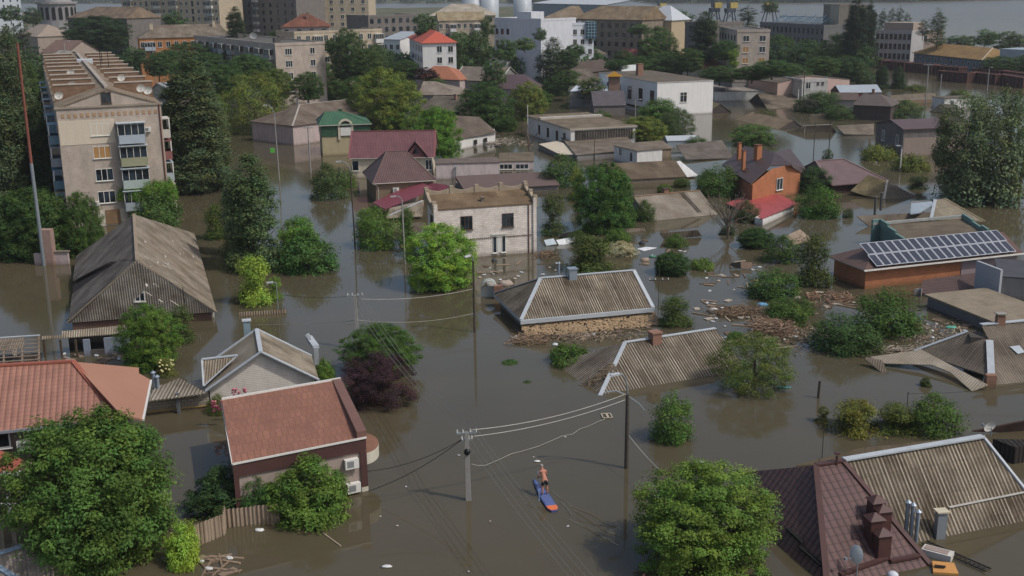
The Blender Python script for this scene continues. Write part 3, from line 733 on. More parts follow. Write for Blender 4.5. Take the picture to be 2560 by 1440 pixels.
fz=[k0+Vector((0,-.15,-.05)),L0,R0]; b=MB(); nn_=(fz[2]-fz[1]).cross(fz[0]-fz[1]).normalized()
BRD=corr('#b5ada1','#6b5f52','#d5cfc5',.2,contrast=.8)
o.facets([[fz[0],fz[1],fz[2]]],BRD,'gable_end',.06)
o.bars([(k0,k1)],plain('#8a7c6a'),.3,.08); o.bars([(k0,L0),(k0,R0)],plain('#8a7d6c',.9,0,.3),.25,.12,'verge_board',.0)
q=onp(fz,351,748); hh=Hs(); f_,g_=winmesh(.75,1.0,'w2t'); w_=inst('window',f_,o.root,o.loc(q)+Vector((0,-.1,-.1)),0); inst('pane',g_,w_)
o.walls([L0+Vector((.3,.3,0)),R0+Vector((-.5,.3,0)),onp(rs,486,583)-Vector((.5,.5,0)),onp(ls,190,640)+Vector((.5,-.5,0))],brick('#6b4a40','#5d4138','#6b6058'),zl)
p=P(527,795,0); MB().box(p.x-o.at.x-.5,p.x-o.at.x+.25,p.y-o.at.y+.1,p.y-o.at.y+.3,-1,zl-.1).build('white_pier',WPL,o.root)
p=onp(rs,466,755)+Vector((0,-.4,0)); MB().tube([o.loc(p),o.loc(p)+Vector((-.1,0,1.4))],.03,5).build('antenna_mast',DARK,o.root)
b=MB(); rg=random.Random(12)
for i in range(26):
    p=onp(rs,rg.uniform(360,500),rg.uniform(600,760)); u=(rs[1]-rs[0]).normalized()*rg.uniform(.15,.9); v=(rs[3]-rs[0]).normalized()*rg.uniform(.08,.22)
    if rg.random()<.4: u,v=u*.3,v*4
    MB().slab([o.loc(q)+Vector((0,0,.07)) for q in (p,p+u,p+u+v,p+v*.8)],.02).build('roof_patch',plain('#b5aca0',.9,0,.2),o.root)
# -- brick stub with low wall behind the barn
p=P(126,661,0); o=Free('chimney_stack','tall pinkish brick chimney stack with low wall standing in the water at left',p,'chimney')
h_=zat((p.x,p.y),573); MB().box(-.65,.55,-.5,.5,-1.5,h_).build('stack',brick('#96786c','#886a5e','#9a8a80'),o.root)
q=P(205,640,0); MB().box(.5,q.x-p.x,-.1,.25,-1,1.3).box(-1.6,-.6,-.1,.25,-1,1.2).build('low_wall',PINKW,o.root); MB().box(.5,q.x-p.x+.1,-.2,.45,1.3,1.42).build('coping',ASB,o.root)
# -- grey roof corner, bottom left
f=fpts([(-60,1385,1.6),(55,1362,1.6),(180,1445,.2),(60,1500)]); o=Free('house','corner of grey corrugated roof with blue ridge strip in bottom left corner',f[0])
o.facets([f],corr('#8a8178','#6a6158','#a8a097',.2,contrast=.3)); o.bars([(onp(f,-60,1405),onp(f,55,1366)),(onp(f,-30,1402),onp(f,45,1450))],plain('#7d8fa0',.5),.3,.08)
# -- asbestos hip roof, centre
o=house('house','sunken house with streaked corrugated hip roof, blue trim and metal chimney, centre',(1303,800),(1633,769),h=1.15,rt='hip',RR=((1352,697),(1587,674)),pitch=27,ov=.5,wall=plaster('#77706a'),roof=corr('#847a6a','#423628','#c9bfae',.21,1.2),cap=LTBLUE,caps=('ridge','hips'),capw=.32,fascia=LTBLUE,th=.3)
chimney(o,(o.L)*.5,o.W/2-.2,.75,.7,ZINC,ZINC); pipe(o,o.L*.42,o.W/2+.6,1.3,.09,ZINC)
MB().box(-.1,o.L+.1,-.2,-.02,.82,1.16).build('gutter',LTBLUE,o.root)
b=MB(); rg=random.Random(4)
for i in range(1500):
    t=rg.random(); v=rg.random(); b.ball((t*(o.L+.2),.35-v*1.9,.62-.6*v+rg.random()*.08),.08+rg.random()*.08,.1,.08,5,0,.35,i)
SAND=plain('#9c866a',.95,0,.2,4); sm=b.mesh('foam_crumbs',SAND)
fo=inst('foam_crumb_bank',sm,None,o.root.location,o.root.rotation_euler[2]); tag(fo,'bank of sandy crumbled foam and husks washed against the central asbestos roof','debris',kind='stuff')
p=rl2=None
q=P(1222,742,0); oo=Free('gate_pier','white rounded gate canopy and brick pier at the left corner of the central asbestos roof',q,'gate')
b=MB(); pts=[(math.cos(t)*.75,.9+math.sin(t)*.75) for t in np.linspace(0,math.pi,11)]
for i in range(10): (x0,z0),(x1,z1)=pts[i],pts[i+1]; b.hexa([(x0,-.5,z0-.08),(x1,-.5,z1-.08),(x1,.6,z1-.08),(x0,.6,z0-.08),(x0,-.5,z0),(x1,-.5,z1),(x1,.6,z1),(x0,.6,z0)])
b.box(-.75,.75,.0,.1,-.5,1.0); b.build('canopy',plain('#a5a79f',.6),oo.root); MB().box(.5,1.3,-.9,-.3,-1,1.25).build('pier',REDBR,oo.root)
# -- asbestos hip roof, centre right
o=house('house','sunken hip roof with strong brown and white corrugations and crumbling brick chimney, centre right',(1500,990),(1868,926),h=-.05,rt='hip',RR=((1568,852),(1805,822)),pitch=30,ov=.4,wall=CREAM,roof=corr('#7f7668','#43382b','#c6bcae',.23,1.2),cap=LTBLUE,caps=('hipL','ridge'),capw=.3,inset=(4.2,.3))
chimney(o,o.L*.53,o.W/2-.25,.65,.75,REDBR,REDBR)
TH_=plain('#7d6f5c',.95,0,.5,6)
b=MB(); rg=random.Random(9); inv=o.root.matrix_basis.inverted()
fl_=fpts([wld(o,0,0,-.05),wld(o,4.2,o.W/2,o.h+o.rise),wld(o,0,o.W,-.05)])
for i in range(260):
    u,v=rg.random(),rg.random(); x=1455+ (1535-1455)*u; y=985-60*u-18*v
    p=inv@(onp(fl_,x,y)); a=rg.uniform(0,3.14); l=rg.uniform(.3,.9); d=Vector((math.cos(a)*l/2,math.sin(a)*l/2,rg.uniform(-.05,.05)))
    b.bar(p-d+Vector((0,0,.1)),p+d+Vector((0,0,.1)),.03,.03)
tag(b.build('driftwood',TH_,None,loc=o.root.location,rz=o.root.rotation_euler[2]),'thatch like reeds and driftwood stranded on the hip end of the centre right roof','debris',kind='stuff')
# -- big weathered roof with valley, right edge
a1=P(2452,812,2.9); a2=P(2700,790,2.9)
f1=fpts([a1,a2,(2560,955,.0),(2480,962),(2468,862)]); f1=[a1,a2,onp(f1,2700,960),f1[2],onp(f1,2480,968),onp(f1,2474,852)]
kk=onp(f1,2474,852); bt=onp(f1,2480,945)
f2=fpts([kk,bt,(2300,872,.75),(2285,878),(2290,880)]); f2=[kk,onp(f2,2478,942),onp(f2,2350,900),onp(f2,2290,878),onp(f2,2420,828),onp(f2,2450,840)]
o=Free('house','large weathered corrugated roof with blue grey valley strips meeting the right edge',a1)
o.facets([f1,f2],corr('#766c60','#4c4339','#9c9386',.2,contrast=.6)); o.bars([(a1,a2)],LTBLUE,.4,.08); o.bars([(kk,onp(f1,2478,938))],LTBLUE,.5,.08); o.bars([(onp(f2,2420,829),onp(f2,2285,878))],LTBLUE,.3,.06)
o.facets([[onp(f1,2458,815)-Vector((0,.2,.1)),onp(f1,2472,850),onp(f2,2412,862),onp(f2,2420,832)]],plain('#3f3a36'),'gable_shadow_board',.05) if False else None
o.walls([kk-Vector((1.2,-.6,0)),kk-Vector((0,-.4,0)),a1+Vector((.2,.6,0)),a1+Vector((-.7,.6,0))],plain('#4a453f'),2.3,name='gable_wall')
p=onp(f1,2495,812); o.box(a1.lerp(a2,.19),.6,.5,.6,REDBR,'chimney',0,'flat',CONC)
p=onp(f1,2535,880); o.facets([[onp(f1,2524,870)+Vector((0,0,.12)),onp(f1,2548,867)+Vector((0,0,.12)),onp(f1,2562,884)+Vector((0,0,.12)),onp(f1,2544,888)+Vector((0,0,.12))]],plain('#9ba3a8',.5),'patch_sheet',.03)
MB().box(-.35,.35,-.25,.25,-1,.9).build('corner_pier',REDBR,o.root,loc=o.loc(P(2474,966,0)))
low=fpts([(2470,962,.35),(2430,978,.05),(2175,892,.35),(2290,876),(2300,872)]); low=[low[0],low[1],onp(low,2375,930),onp(low,2330,912),onp(low,2210,908),low[2],low[3],low[4]]
o.facets([low],corr('#978d7e','#7b7060','#a9a092',.2,contrast=.3),'veranda_roof',.06)
f=fpts([(2165,893,.6),(2205,900,.55),(2218,930,.05),(2205,932),(2162,897)]); o=Free('roof_sheet','broken piece of roof sticking out of water left of the right edge roof',f[0],'debris'); o.facets([f],ASBF,'sheet',.06)
# -- long slab-roofed garage right
o=house('garage','long grey garage with plain slab roof running to the right edge',(2310,735),(2560,835),h=E(2312,738,768),rt='flat',W=6.5,ov=.25,wall=plaster('#6f6f73',.2),roof=slabs('#857a68','#6a6050',6,3),th=.18,cat='garage')
# -- brown roof annex
f=fpts([(2285,742,.1),(2308,699,1.15),(2455,680,1.3),(2482,738)]); 
o=Free('house','low dark brown roof with white verge behind the slab roofed garage, right',f[0]); o.facets([[onp(f,2300,732),onp(f,2308,700),f[2],onp(f,2483,738)]],tile('#4e3b37','#2c201e')); o.bars([(f[2],onp(f,2480,735))],WHITE,.14,.1,'verge_trim')
o.walls([P(2285,735,.2),P(2305,735,.2),P(2305,705,1.4),P(2296,712,1.0)],GREYW,.8)
# -- solar house
hs=E(2162,674,727)
o=house('house','orange brick house with brown hip roof carrying two rows of solar panels, right',(2162,675),(2560,632),h=hs,rt='hip',RR=((2200,612),(2560,572)),pitch=27,ov=.5,wall=BRKO,roof=tile('#5e4a42','#3c2e29'),fascia=plain('#a5a099'),cap=None,inset=(3.4,.1),th=.12)
SOL=NT('solar_cells'); uv=SOL.coord('UV'); bt_=SOL.n('TexBrick'); SOL.l(uv,bt_.inputs['Vector']); bt_.offset=0; bt_.inputs['Scale'].default_value=1; bt_.inputs['Brick Width'].default_value=.16; bt_.inputs['Row Height'].default_value=.16; bt_.inputs['Mortar Size'].default_value=.008
bt_.inputs['Color1'].default_value=hx('#2a2c36'); bt_.inputs['Color2'].default_value=hx('#30323d'); bt_.inputs['Mortar'].default_value=hx('#555a66'); SOL=SOL.out(bt_.outputs['Color'],.25,0,.5)
inv=o.root.matrix_basis.inverted(); hp=[wld(o,0,0,o.h),wld(o,o.L,0,o.h),wld(o,o.L,o.W/2,o.h+o.rise)]
nn_=(hp[1]-hp[0]).cross(hp[2]-hp[0]).normalized(); up_=[p+nn_*.25 for p in hp]
pn=None
q00=inv@onp(up_,2191,667); qT=inv@onp(up_,2176,603); q1=inv@onp(up_,2545,625)
vdir=Vector((0,o.W/2,o.rise)).normalized(); nl=Vector((0,-o.rise,o.W/2)).normalized(); base_=Vector((q00.x,0,0)); y0=q00.y
PH=(inv@onp(up_,2200,604)-q00).dot(vdir)/2; PW=(inv@onp(up_,2545,627)-q00).x/18.3
def panel():
    b=MB(); g=.03; b.hexa([Vector((g,0,0))+vdir*g,Vector((PW-g,0,0))+vdir*g,Vector((PW-g,0,0))+vdir*(PH-g),Vector((g,0,0))+vdir*(PH-g)]+[v+nl*.05 for v in (Vector((g,0,0))+vdir*g,Vector((PW-g,0,0))+vdir*g,Vector((PW-g,0,0))+vdir*(PH-g),Vector((g,0,0))+vdir*(PH-g))],0)
    c=MB(); t=.09; b2=[Vector((t,0,0))+vdir*t,Vector((PW-t,0,0))+vdir*t,Vector((PW-t,0,0))+vdir*(PH-t),Vector((t,0,0))+vdir*(PH-t)]
    c.face([v+nl*.056 for v in b2],0); return b.mesh('solar_panel',plain('#b9bcc0',.4,.2,.05)),c.mesh('cells',SOL)
pm,cm_=panel(); org=q00
for r_ in range(2):
    for i in range(18):
        a_=inst('solar_panel',pm,o.root,org+Vector((PW*(i+(.15 if r_ else 0)),0,0))+vdir*PH*r_); inst('cells',cm_,a_)
b=MB(); b.box(o.L*.62,o.L*.98,o.ov-.06,o.ov+.02,.0,hs-.15); b.build('mauve_wall_panel',plaster('#8a7d80',.1),o.root)
MB().box(-.1,o.L,-.12,0,hs-.14,hs-.02).build('gutter',WHITE,o.root)
# -- grey flat annex with white parapet
o=house('annex','dark grey flat roofed annex with white stepped parapet in front of the solar house',(2495,690),(2640,700),h=2.2,rt='flat',W=7,ov=.05,wall=GREYW,roof=slabs('#4b4c50','#3b3c40',8,8),cat='annex')
o2=house('kiosk','small brown roofed kiosk with air conditioner at right edge beside the white parapet',(2522,692),(2640,690),h=1.4,rt='shed',rise=.5,W=2.2,ov=.15,wall=plain('#4a3f3c'),roof=tile('#54403b','#33261f'),cap=None,fascia=WHITE,cat='kiosk')
aircon(o2,'L',1.2,.3)
a_,b_=P(2441,652,2.9),P(2502,675,2.9)
tag(MB().prism([(a_.x,a_.y),(b_.x,b_.y),(b_.x+.25,b_.y+.1),(a_.x+.25,a_.y+.1)],-1,2.9).build('boundary_wall',plaster('#9b9ea3',.1)),'white rendered parapet wall with slanting top beside the orange brick solar house','wall')
# -- teal parapet building
TEAL=plaster('#62807a',.3); zt_=2.0
q4=[P(2200,564,zt_),P(2407,546,zt_),P(2470,588,zt_),P(2262,604,zt_)]
o=Free('building','low flat roofed building with teal stepped parapet behind the solar panels, right',q4[0],'building'); o.facets([q4],slabs('#6b6050','#4a4236',3,2)); o.walls(q4,plaster('#5f7a74',.4),zt_)
U=Vector((0,0,1)); b=MB()
def pw(p,q,z0,z1,t=.25): b.bar(o.loc(p)+U*((z0+z1)/2),o.loc(q)+U*((z0+z1)/2),t,z1-z0)
e_=P(2180,566,zt_); l1,l2=q4[0].lerp(q4[3],.33),q4[0].lerp(q4[3],.66)
pw(e_,q4[0],-3,.75); pw(q4[0],l1,-.1,.75); pw(l1,l2,-.1,.5); pw(l2,q4[3],-.1,.3); b.build('parapet',TEAL,o.root); b=MB(); r1,r2=q4[1].lerp(q4[2],.4),q4[1].lerp(q4[2],.75)
pw(q4[1],r1,-.1,.55); pw(r1,r2,-.1,.4); pw(r2,q4[2],-.1,.65); b.build('parapet',TEAL,o.root)
b=MB(); pw(e_+U*.0,q4[1],.15,.4,.35); b.build('coping',plain('#8f928e'),o.root)
# -- complex sunken roof with dormer and yellow rake
t0=P(2338,500,3.3); t1=P(2362,496,3.3)
f=fpts([t0,t1,(2460,552,.6),(2322,548),(2332,548)]); f=[t0,t1,onp(f,2462,553),onp(f,2440,552),onp(f,2330,547)]
o=Free('house','sunken roof with steep triangular end, yellow verge board and small white dormer, right',t0); o.facets([f],slabs('#7f7767','#5c5548',1.4,1.2))
o.bars([(t1,f[2])],plain('#b9a98a'),.25,.1,'verge_board'); o.bars([(t0,onp(f,2328,547))],LTBLUE,.35,.08)
g=fpts([(2142,540,1.1),(2330,530,1.4),(2330,552,.5),(2175,568,.0)][:3]+[(2176,568)]); o.facets([g],ASBF,'lower_roof')
d=fpts([(2278,508,2.2),(2330,503,2.4),(2276,535,1.4),(2305,533)]); o.facets([[d[0],d[1],onp(d,2332,510),onp(d,2300,532),d[2]]],plain('#8f9aa2',.7,0,.3),'dormer_wall')
o.facets([[onp(d,2250,530),onp(d,2280,502),d[1]+Vector((0,.1,.1)),d[0]]],plain('#6b6a68'),'dormer_roof')
for x,y,yt in ((2187,535,493),(2202,520,483)): p=P(x,y,1.0); o.pipe(p,hgt(p,yt),.16,plain('#55544f'))
# -- olive sunken roof
f=fpts([(2170,437,2.4),(2218,452,1.9),(2210,498,.0),(2125,475,0)][:3]+[(2126,477)]); g=fpts([f[1],f[2],(2292,492,0.0)])
f=[f[0],f[1],f[2],onp(f,2160,488),f[3]]; o=Free('house','mossy olive sunken roof with white hip strip behind the yellow verge, right',f[1]); o.facets([f],corr('#786c50','#5b5038','#8a7f62',contrast=.2,moss=.4)); o.facets([g],ASBD); o.bars([(f[1],f[2])],plain('#a9a295'),.25,.08)
# -- taupe metal roof
o=house('house','house with long taupe metal tile roof rising from the water, right of the brick house',(2080,463),(2222,452),h=1.3,rt='hip',RR=((2062,400),(2172,394)),pitch=27,ov=.5,wall=plain('#3e2b28'),roof=TTAUPE,cap=plain('#7b6766'),caps=('ridge','hips'),inset=(.6,4.0),th=.12)
# -- orange brick house with three chimneys
DKT=tile('#4b3d3c','#2c2323')
K_=P(1937,381,5.2); fL=fpts([K_,(1805,412,2.7),(1877,459,2.7),(1927,413),(1862,365)]); fL=[fL[0],fL[3],fL[2],fL[1],fL[4]]
fC=[K_,fL[1],P(1981,411,fL[1].z)]; fR=fpts([K_,fC[2],(2014,421,3.0),(1975,371)]); fR=[K_,fR[1],P(2003,430,2.9),fR[2],fR[3]]
o=Free('brick_house','orange brick house with dark brown clipped gable roof and three brick chimneys, right',fL[2]); o.facets([fL,fC,fR],DKT,edge=plain('#5a4844'),th=.16)
wa,wb=fL[2]+Vector((.3,.2,0)),P(2001,432,2.8); iv=Vector((0,0,0))
b=MB(); w_=[Vector((wa.x,wa.y,-1)),Vector((wb.x,wb.y,-1)),Vector((wb.x,wb.y,2.75)),wa.lerp(wb,.78)+Vector((0,.1,fL[1].z-wa.z-.25)),wa.lerp(wb,.38)+Vector((0,.1,fL[1].z-wa.z-.25)),Vector((wa.x,wa.y,2.6))]
for p in w_[3:5]: pass
b.face([o.loc(p) for p in w_]); b.build('gable_wall',BRKO,o.root)
o.walls([wa,fL[3]+Vector((.6,.2,0)),fL[3].lerp(wb,.6)+Vector((0,2,0)),wb+Vector((-.1,.1,0))],BRKO,2.5)
d=(wb-wa); an=math.atan2(d.y,d.x); f_,g_=winmesh(1.25,1.45,'w2'); q=wa.lerp(wb,.55); q=Vector((q.x,q.y,1.15))+Vector((d.y,-d.x,0)).normalized()*.06; w_=inst('window',f_,o.root,o.loc(q),an); inst('pane',g_,w_)
for x,y,yt,ww in ((1847,398,360,.55),(1858,424,379,.5),(1894,398,365,.95)):
    p=onp(fL,x,y); o.box(p,ww,ww*.7,hgt(p,yt),BRKO,'chimney',.6,'flat',plain('#6b4434'))
p=[onp(fL,1857,429),onp(fL,1864,420),onp(fL,1872,423),onp(fL,1866,431)]; o.facets([[q+Vector((0,0,.08)) for q in p]],GLASS,'skylight',.05)
# -- red roof with white wall
f=fpts([(1815,508,.3),(1905,547,.9),(1994,508,1.0),(1960,492),(1900,475)]); f=[f[0],f[1],f[2],onp(f,1958,490),onp(f,1900,475)]
o=Free('house','low white walled house with red metal roof beside the orange brick house',f[1]); o.facets([f],TRED,edge=plain('#8b4a48')); o.walls([f[1]+Vector((.15,.2,0)),f[2]+Vector((-.4,.1,0)),f[2]+Vector((-1,1,0)),f[1]+Vector((-.6,1.2,0))],WPL,.95)
# -- grey asbestos roof with ladder
o=house('house','sunken house with grey asbestos roof, patched in two tones with a ladder strip, centre right',(1626,553),(1795,536),h=.05,rt='gable',RR=((1603,488),(1768,476)),pitch=28,ov=.4,wall=GREYW,roof=corr('#8b8378','#6d6253','#9a948c',contrast=.35),cap=plain('#8a6f55'),th=.12)
chimney(o,o.L*.49,o.W/2+.3,.7,.7,REDBR,plain('#4a4038'))
i_=o.root.matrix_basis.inverted(); b=MB()
p,q=Vector((o.L*.68,o.W*.48,o.h+o.rise+.05)),Vector((o.L*.74,o.W*.06,o.h+o.rise*.14+.05)); b.bar(p,q,.06,.06).bar(p+Vector((.4,0,0)),q+Vector((.4,0,0)),.06,.06)
for i in range(1,14): c=p.lerp(q,i/14); b.bar(c,c+Vector((.4,0,0)),.05,.05)
b.build('roof_ladder',plain('#4a443c'),o.root)
DKB0=corr('#57524c','#2a2522','#8a857e',.5,.9)
# ================================================================ MIDDLE BUILDINGS
# -- white brick two-storey building, centre
hw=E(1338,512,637)
o=house('brick_building','two storey white brick building with brown corrugated roof and scalloped parapets, centre',(1086,524),(1339,507),h=hw,rt='shed',rise=.9,C=(1325,471),ov=.05,wall=BRKW,roof=corr('#7b6851','#5a4936','#93806a',.18,.5),fascia=plain('#6a5a48'),th=.15,cat='building')
b=MB()
def scal(b,p,q,n,h0,dip,t=.3):
    p=Vector(p); q=Vector(q); d=(q-p)/n; u=(q-p).normalized(); s_=Vector((-u.y,u.x,0))*t/2
    for i in range(n):
        for j in range(6):
            t0,t1=j/6,(j+1)/6; a=p+d*(i+t0); c=p+d*(i+t1); z0=h0-dip*math.sin(math.pi*t0); z1=h0-dip*math.sin(math.pi*t1)
            b.hexa([a-s_-Vector((0,0,.5)),c-s_-Vector((0,0,.5)),c+s_-Vector((0,0,.5)),a+s_-Vector((0,0,.5)),a-s_+Vector((0,0,z0)),c-s_+Vector((0,0,z1)),c+s_+Vector((0,0,z1)),a+s_+Vector((0,0,z0))])
        a=p+d*i; b.box(a.x-.22,a.x+.22,a.y-.22,a.y+.22,a.z-.5,a.z+h0+.12)
    b.box(q.x-.22,q.x+.22,q.y-.22,q.y+.22,q.z-.5,q.z+h0+.12)
scal(b,(0,o.W+.1,hw+.9),(o.L,o.W+.1,hw+.9),4,.7,.4)
scal(b,(0.0,.2,hw+.1),(0.0,o.W*.95,hw+.8),1,.6,.5); scal(b,(o.L,.2,hw+.1),(o.L,o.W*.95,hw+.8),2,.6,.3)
b.build('parapet',plaster('#9a8c78',.4),o.root)
for u in (o.L*.31,o.L*.72): win(o,'F',u,hw-2.35,1.15,1.35,'d3')
win(o,'L',o.W*.45,hw-2.35,1.0,1.4,'d2')
for u in (o.L*.585,o.L*.675): win(o,'F',u,.35,.34,1.75,'w1')
MB().box(o.L*.61,o.L*.65,-.0,.045,.3,2.15).box(o.L*.55,o.L*.71,-.06,.045,2.25,2.37).build('door_frame',WHITE,o.root)
b=MB()
for i in range(46): u=.35+i*(o.L-.7)/46; b.box(u,u+.12,-.03,.04,hw-3.5,hw-3.38)
b.build('dentil_course',plain('#6b5f52'),o.root)
MB().box(o.L-.85,o.L-.75,-.04,.02,-1,hw-.1).build('downpipe',plain('#5a4038'),o.root); MB().box(o.L-.3,o.L+.05,-.12,.04,-1,hw+.5).build('corner_pilaster',BRKW,o.root); MB().box(-.1,.3,-.12,.04,-1,hw+.5).build('corner_pilaster',BRKW,o.root)
chimney(o,o.L*.5,o.W*.35,.35,.35,plain('#6b6257'),plain('#6b6257')) 
# -- brown hip roof house
ph_=dict(fascia=plain('#b3ada3'),th=.12)
o=house('house','brown walled house with tall brown metal tile pyramid roof and white gutters, centre left',(932,459),(1091,450),h=E(935,461,512),rt='hip',RR=((966,380),(1014,376)),pitch=36,ov=.45,wall=BRW,roof=TBRN,cap=plain('#6b5754'),caps=('hips','ridge'),capw=.16,**ph_)
aircon(o,'F',o.L*.36,o.h-1.35); MB().tube([(.35,.3,o.h-.2),(.75,.42,o.h-.7),(.75,.42,0)],.06,6).build('downpipe',WHITE,o.root)
# -- dark red metal shed roofs
f=fpts([(932,506,.7),(1044,452,2.3),(1080,470,2.5),(962,520,.8)][:3]+[(962,523)]); o=Free('canopy','crimson sheet metal canopy roof between the brown roof and the white brick building',f[0],'canopy'); o.facets([[f[0],f[3],onp(f,1050,487),onp(f,1082,468),f[1]]],seam('#7c3f47','#55292f',.4))
o.facets([fpts([(1060,455,2.4),(1118,462,2.2),(1150,490,1.0),(1090,485)])],seam('#6e3a42','#4c282e',.4))
o.walls([P(968,532,0),P(1050,500,0),P(1050,490,0),P(990,515,0)],plaster('#77706a'),.9)
f=fpts([(975,520,1.2),(1060,500,1.6),(1056,540,.4),(965,545)]); o=Free('shed','broken grey asbestos lean-to behind the trees left of the white brick building',f[0],'shed'); o.facets([f],ASBW); o.bars([(onp(f,972,540),onp(f,1056,502))],LTBLUE,.2)
# -- maroon roof house
hm=E(870,397,447)
o=house('house','cream house with maroon metal tile gable roof and triangular dormer, centre left',(872,396),(1086,393),h=hm,rt='gable',RR=((926,332),(1062,322)),pitch=33,ov=.4,wall=plaster('#c4b9a2'),roof=TMAR,cap=plain('#7a4c4e'),caps=('ridge','rakes'),inset=(.05,.05),**ph_)
b=MB(); a_=Vector((o.L*.78,-.1,o.h+.15)); 
for sx in (-1,1): b.slab([a_+Vector((sx*1.9,0,0)),a_+Vector((0,0,2.3)),a_+Vector((0,3.6,2.3)),a_+Vector((sx*1.9,.4,0))],.1)
b.build('dormer_roof',TMAR,o.root)
b=MB().face([a_+Vector((-1.5,.25,.0)),a_+Vector((1.5,.25,0)),a_+Vector((0,.25,1.9))]).build('dormer_wall',plain('#6a4547'),o.root); MB().face([a_+Vector((-.5,.2,.45)),a_+Vector((.5,.2,.45)),a_+Vector((0,.2,1.3))]).build('dormer_window',GLASS,o.root)
win(o,'F',.9,o.h-1.9,.9,1.4,'w1'); win(o,'F',o.L*.42,o.h-1.6,.6,.9,'d1'); win(o,'F',o.L*.93,o.h-1.9,.9,1.4,'w2')
dish(o.root,(o.L+.2,.3,o.h-1.1),R(150),.45)
# -- green roof house
hg=E(793,335,385)
o=house('house','house with green metal roof, green siding and one arched window, upper left',(797,314),(930,309),h=5.2,rt='hip',RR=((814,279),(850,277)),pitch=24,ov=.45,wall=plaster('#a89c7c',.2),roof=TGRN,cap=plain('#4a6b53'),caps=('hips',),capw=.12,**ph_)
MB().box(.42,o.L-.4,.36,.46,o.h-2.0,o.h-.1).box(.36,.46,.42,o.W-.4,o.h-2.0,o.h-.1).build('green_siding',seam('#33503b','#22362a',.25),o.root)
b=MB(); cx_=o.L*.50; zc=o.h-.35; pts=[(math.cos(t),math.sin(t)) for t in np.linspace(0,math.pi,11)]
for i in range(10): (x0,z0),(x1,z1)=pts[i],pts[i+1]; b.hexa([(cx_+x0*.95,.2,zc+z0*.95),(cx_+x1*.95,.2,zc+z1*.95),(cx_+x1*.95,.4,zc+z1*.95),(cx_+x0*.95,.4,zc+z0*.95),(cx_+x0*1.3,.2,zc+z0*1.3),(cx_+x1*1.3,.2,zc+z1*1.3),(cx_+x1*1.3,.4,zc+z1*1.3),(cx_+x0*1.3,.4,zc+z0*1.3)])
b.box(cx_-1.3,cx_-.95,.2,.4,o.h-2.6,zc).box(cx_+.95,cx_+1.3,.2,.4,o.h-2.6,zc).build('arch_surround',CREAM,o.root)
b=MB().face([(cx_+x*.95,.3,zc+z*.95) for x,z in pts]); b.build('arched_window',GLASS,o.root); MB().box(cx_-.9,cx_+.9,.22,.3,o.h-1.9,zc-.1).build('white_shutter',WHITE,o.root)
chimney(o,o.L*.45,o.W*.6,.5,.6,plain('#2f4a38'),plain('#2f4a38'))
# -- long grey roofed house behind green house
o=house('house','long old house with streaked grey hip roof left of the green roofed house',(731,315),(930,290),h=3.6,rt='hip',RR=((826,250),(925,246)),pitch=24,ov=.3,wall=PINKW,roof=corr('#72685c','#57493f','#998e82',.2,.7),cap=plain('#a39c92'),caps=('hipL','ridge'),inset=(7,.1))
o=house('house','low house with hipped brown grey roof and twin flues behind the street lamp, upper left',(712,293),(800,275),h=3.2,rt='hip',RR=((740,251),(815,246)),pitch=24,ov=.3,wall=PINKW,roof=ASBF)
pipe(o,o.L*.75,o.W*.4,1.2,.2,STEEL); pipe(o,o.L*.95,o.W*.3,1.0,.2,STEEL)
# -- pink building and its flat roofs
o=house('building','low pink rendered building with flat dark edged roof and tall flue pipe, centre',(1088,409),(1250,405),h=E(1085,409,449),rt='flat',W=5,ov=.1,wall=plaster('#c4b6b2',.35),roof=slabs('#6a5f58','#4d443f',5,3),cat='building')
pipe(o,o.L*.31,-.15,1.2,.12,STEEL,z=.3)
o=house('building','pink annex with two wide grey windows beside the low pink building, centre',(1247,403),(1335,402),h=E(1335,405,428),rt='shed',W=5,rise=.6,ov=.1,wall=plaster('#c4b6b2',.35),roof=FELT,cat='building')
win(o,'F',o.L*.2,.2,1.9,.7,'w3'); win(o,'F',o.L*.66,.2,1.9,.7,'w3')
f=fpts([(1138,440,1.6),(1375,428,1.6),(1400,462,.8),(1160,475)]); o=Free('building','very low building with wide plain brown roof sloping to water, centre',f[0],'building'); o.facets([f,[f[0],f[3],P(1160,477,.3),P(1138,445,1.0)]],plain('#5f504b',.85,0,.15,.4),th=.1); o.walls([f[3]+Vector((.2,.2,0)),f[2]+Vector((-.2,.3,0)),f[1],f[0]],GREYW,.7)
# -- grey shed roofs upper centre
o=house('house','white cottage with plain grey brown gable roof and small windows near the debris, upper centre',(1165,357),(1233,355),h=E(1236,332,352)+.2,rt='shed',rise=2.0,W=9,ov=.3,wall=WPL,roof=plain('#5d554d',.95,0,.2,1)) if False else None
f=fpts([(1127,335,2.8),(1240,333,2.2),(1200,290,5.0),(1130,290)]); o=Free('house','white cottage with plain brown grey roof and small windows near the debris, upper centre',f[1]); f=[P(1127,352,1.9),P(1242,330,1.9),P(1198,292,4.6)]; f=[f[0],f[1],f[2],onp(f,1128,288)]; o.facets([f],corr('#665c52','#50463d','#776d62',contrast=.2)); o.walls([f[0]+Vector((.1,.3,0)),f[1]+Vector((-.3,.3,0)),f[1]+Vector((-.5,6,0)),f[0]+Vector((.2,6,0))],WPL,1.85)
hh.root=o.root; dd=f[1]-f[0]; an=math.atan2(dd.y,dd.x)
for t in (.52,.74):
    f_,g_=winmesh(.8,.6,'d2'); q=f[0].lerp(f[1],t); w_=inst('window',f_,o.root,o.loc(Vector((q.x,q.y+.2,.55))),an); inst('pane',g_,w_)
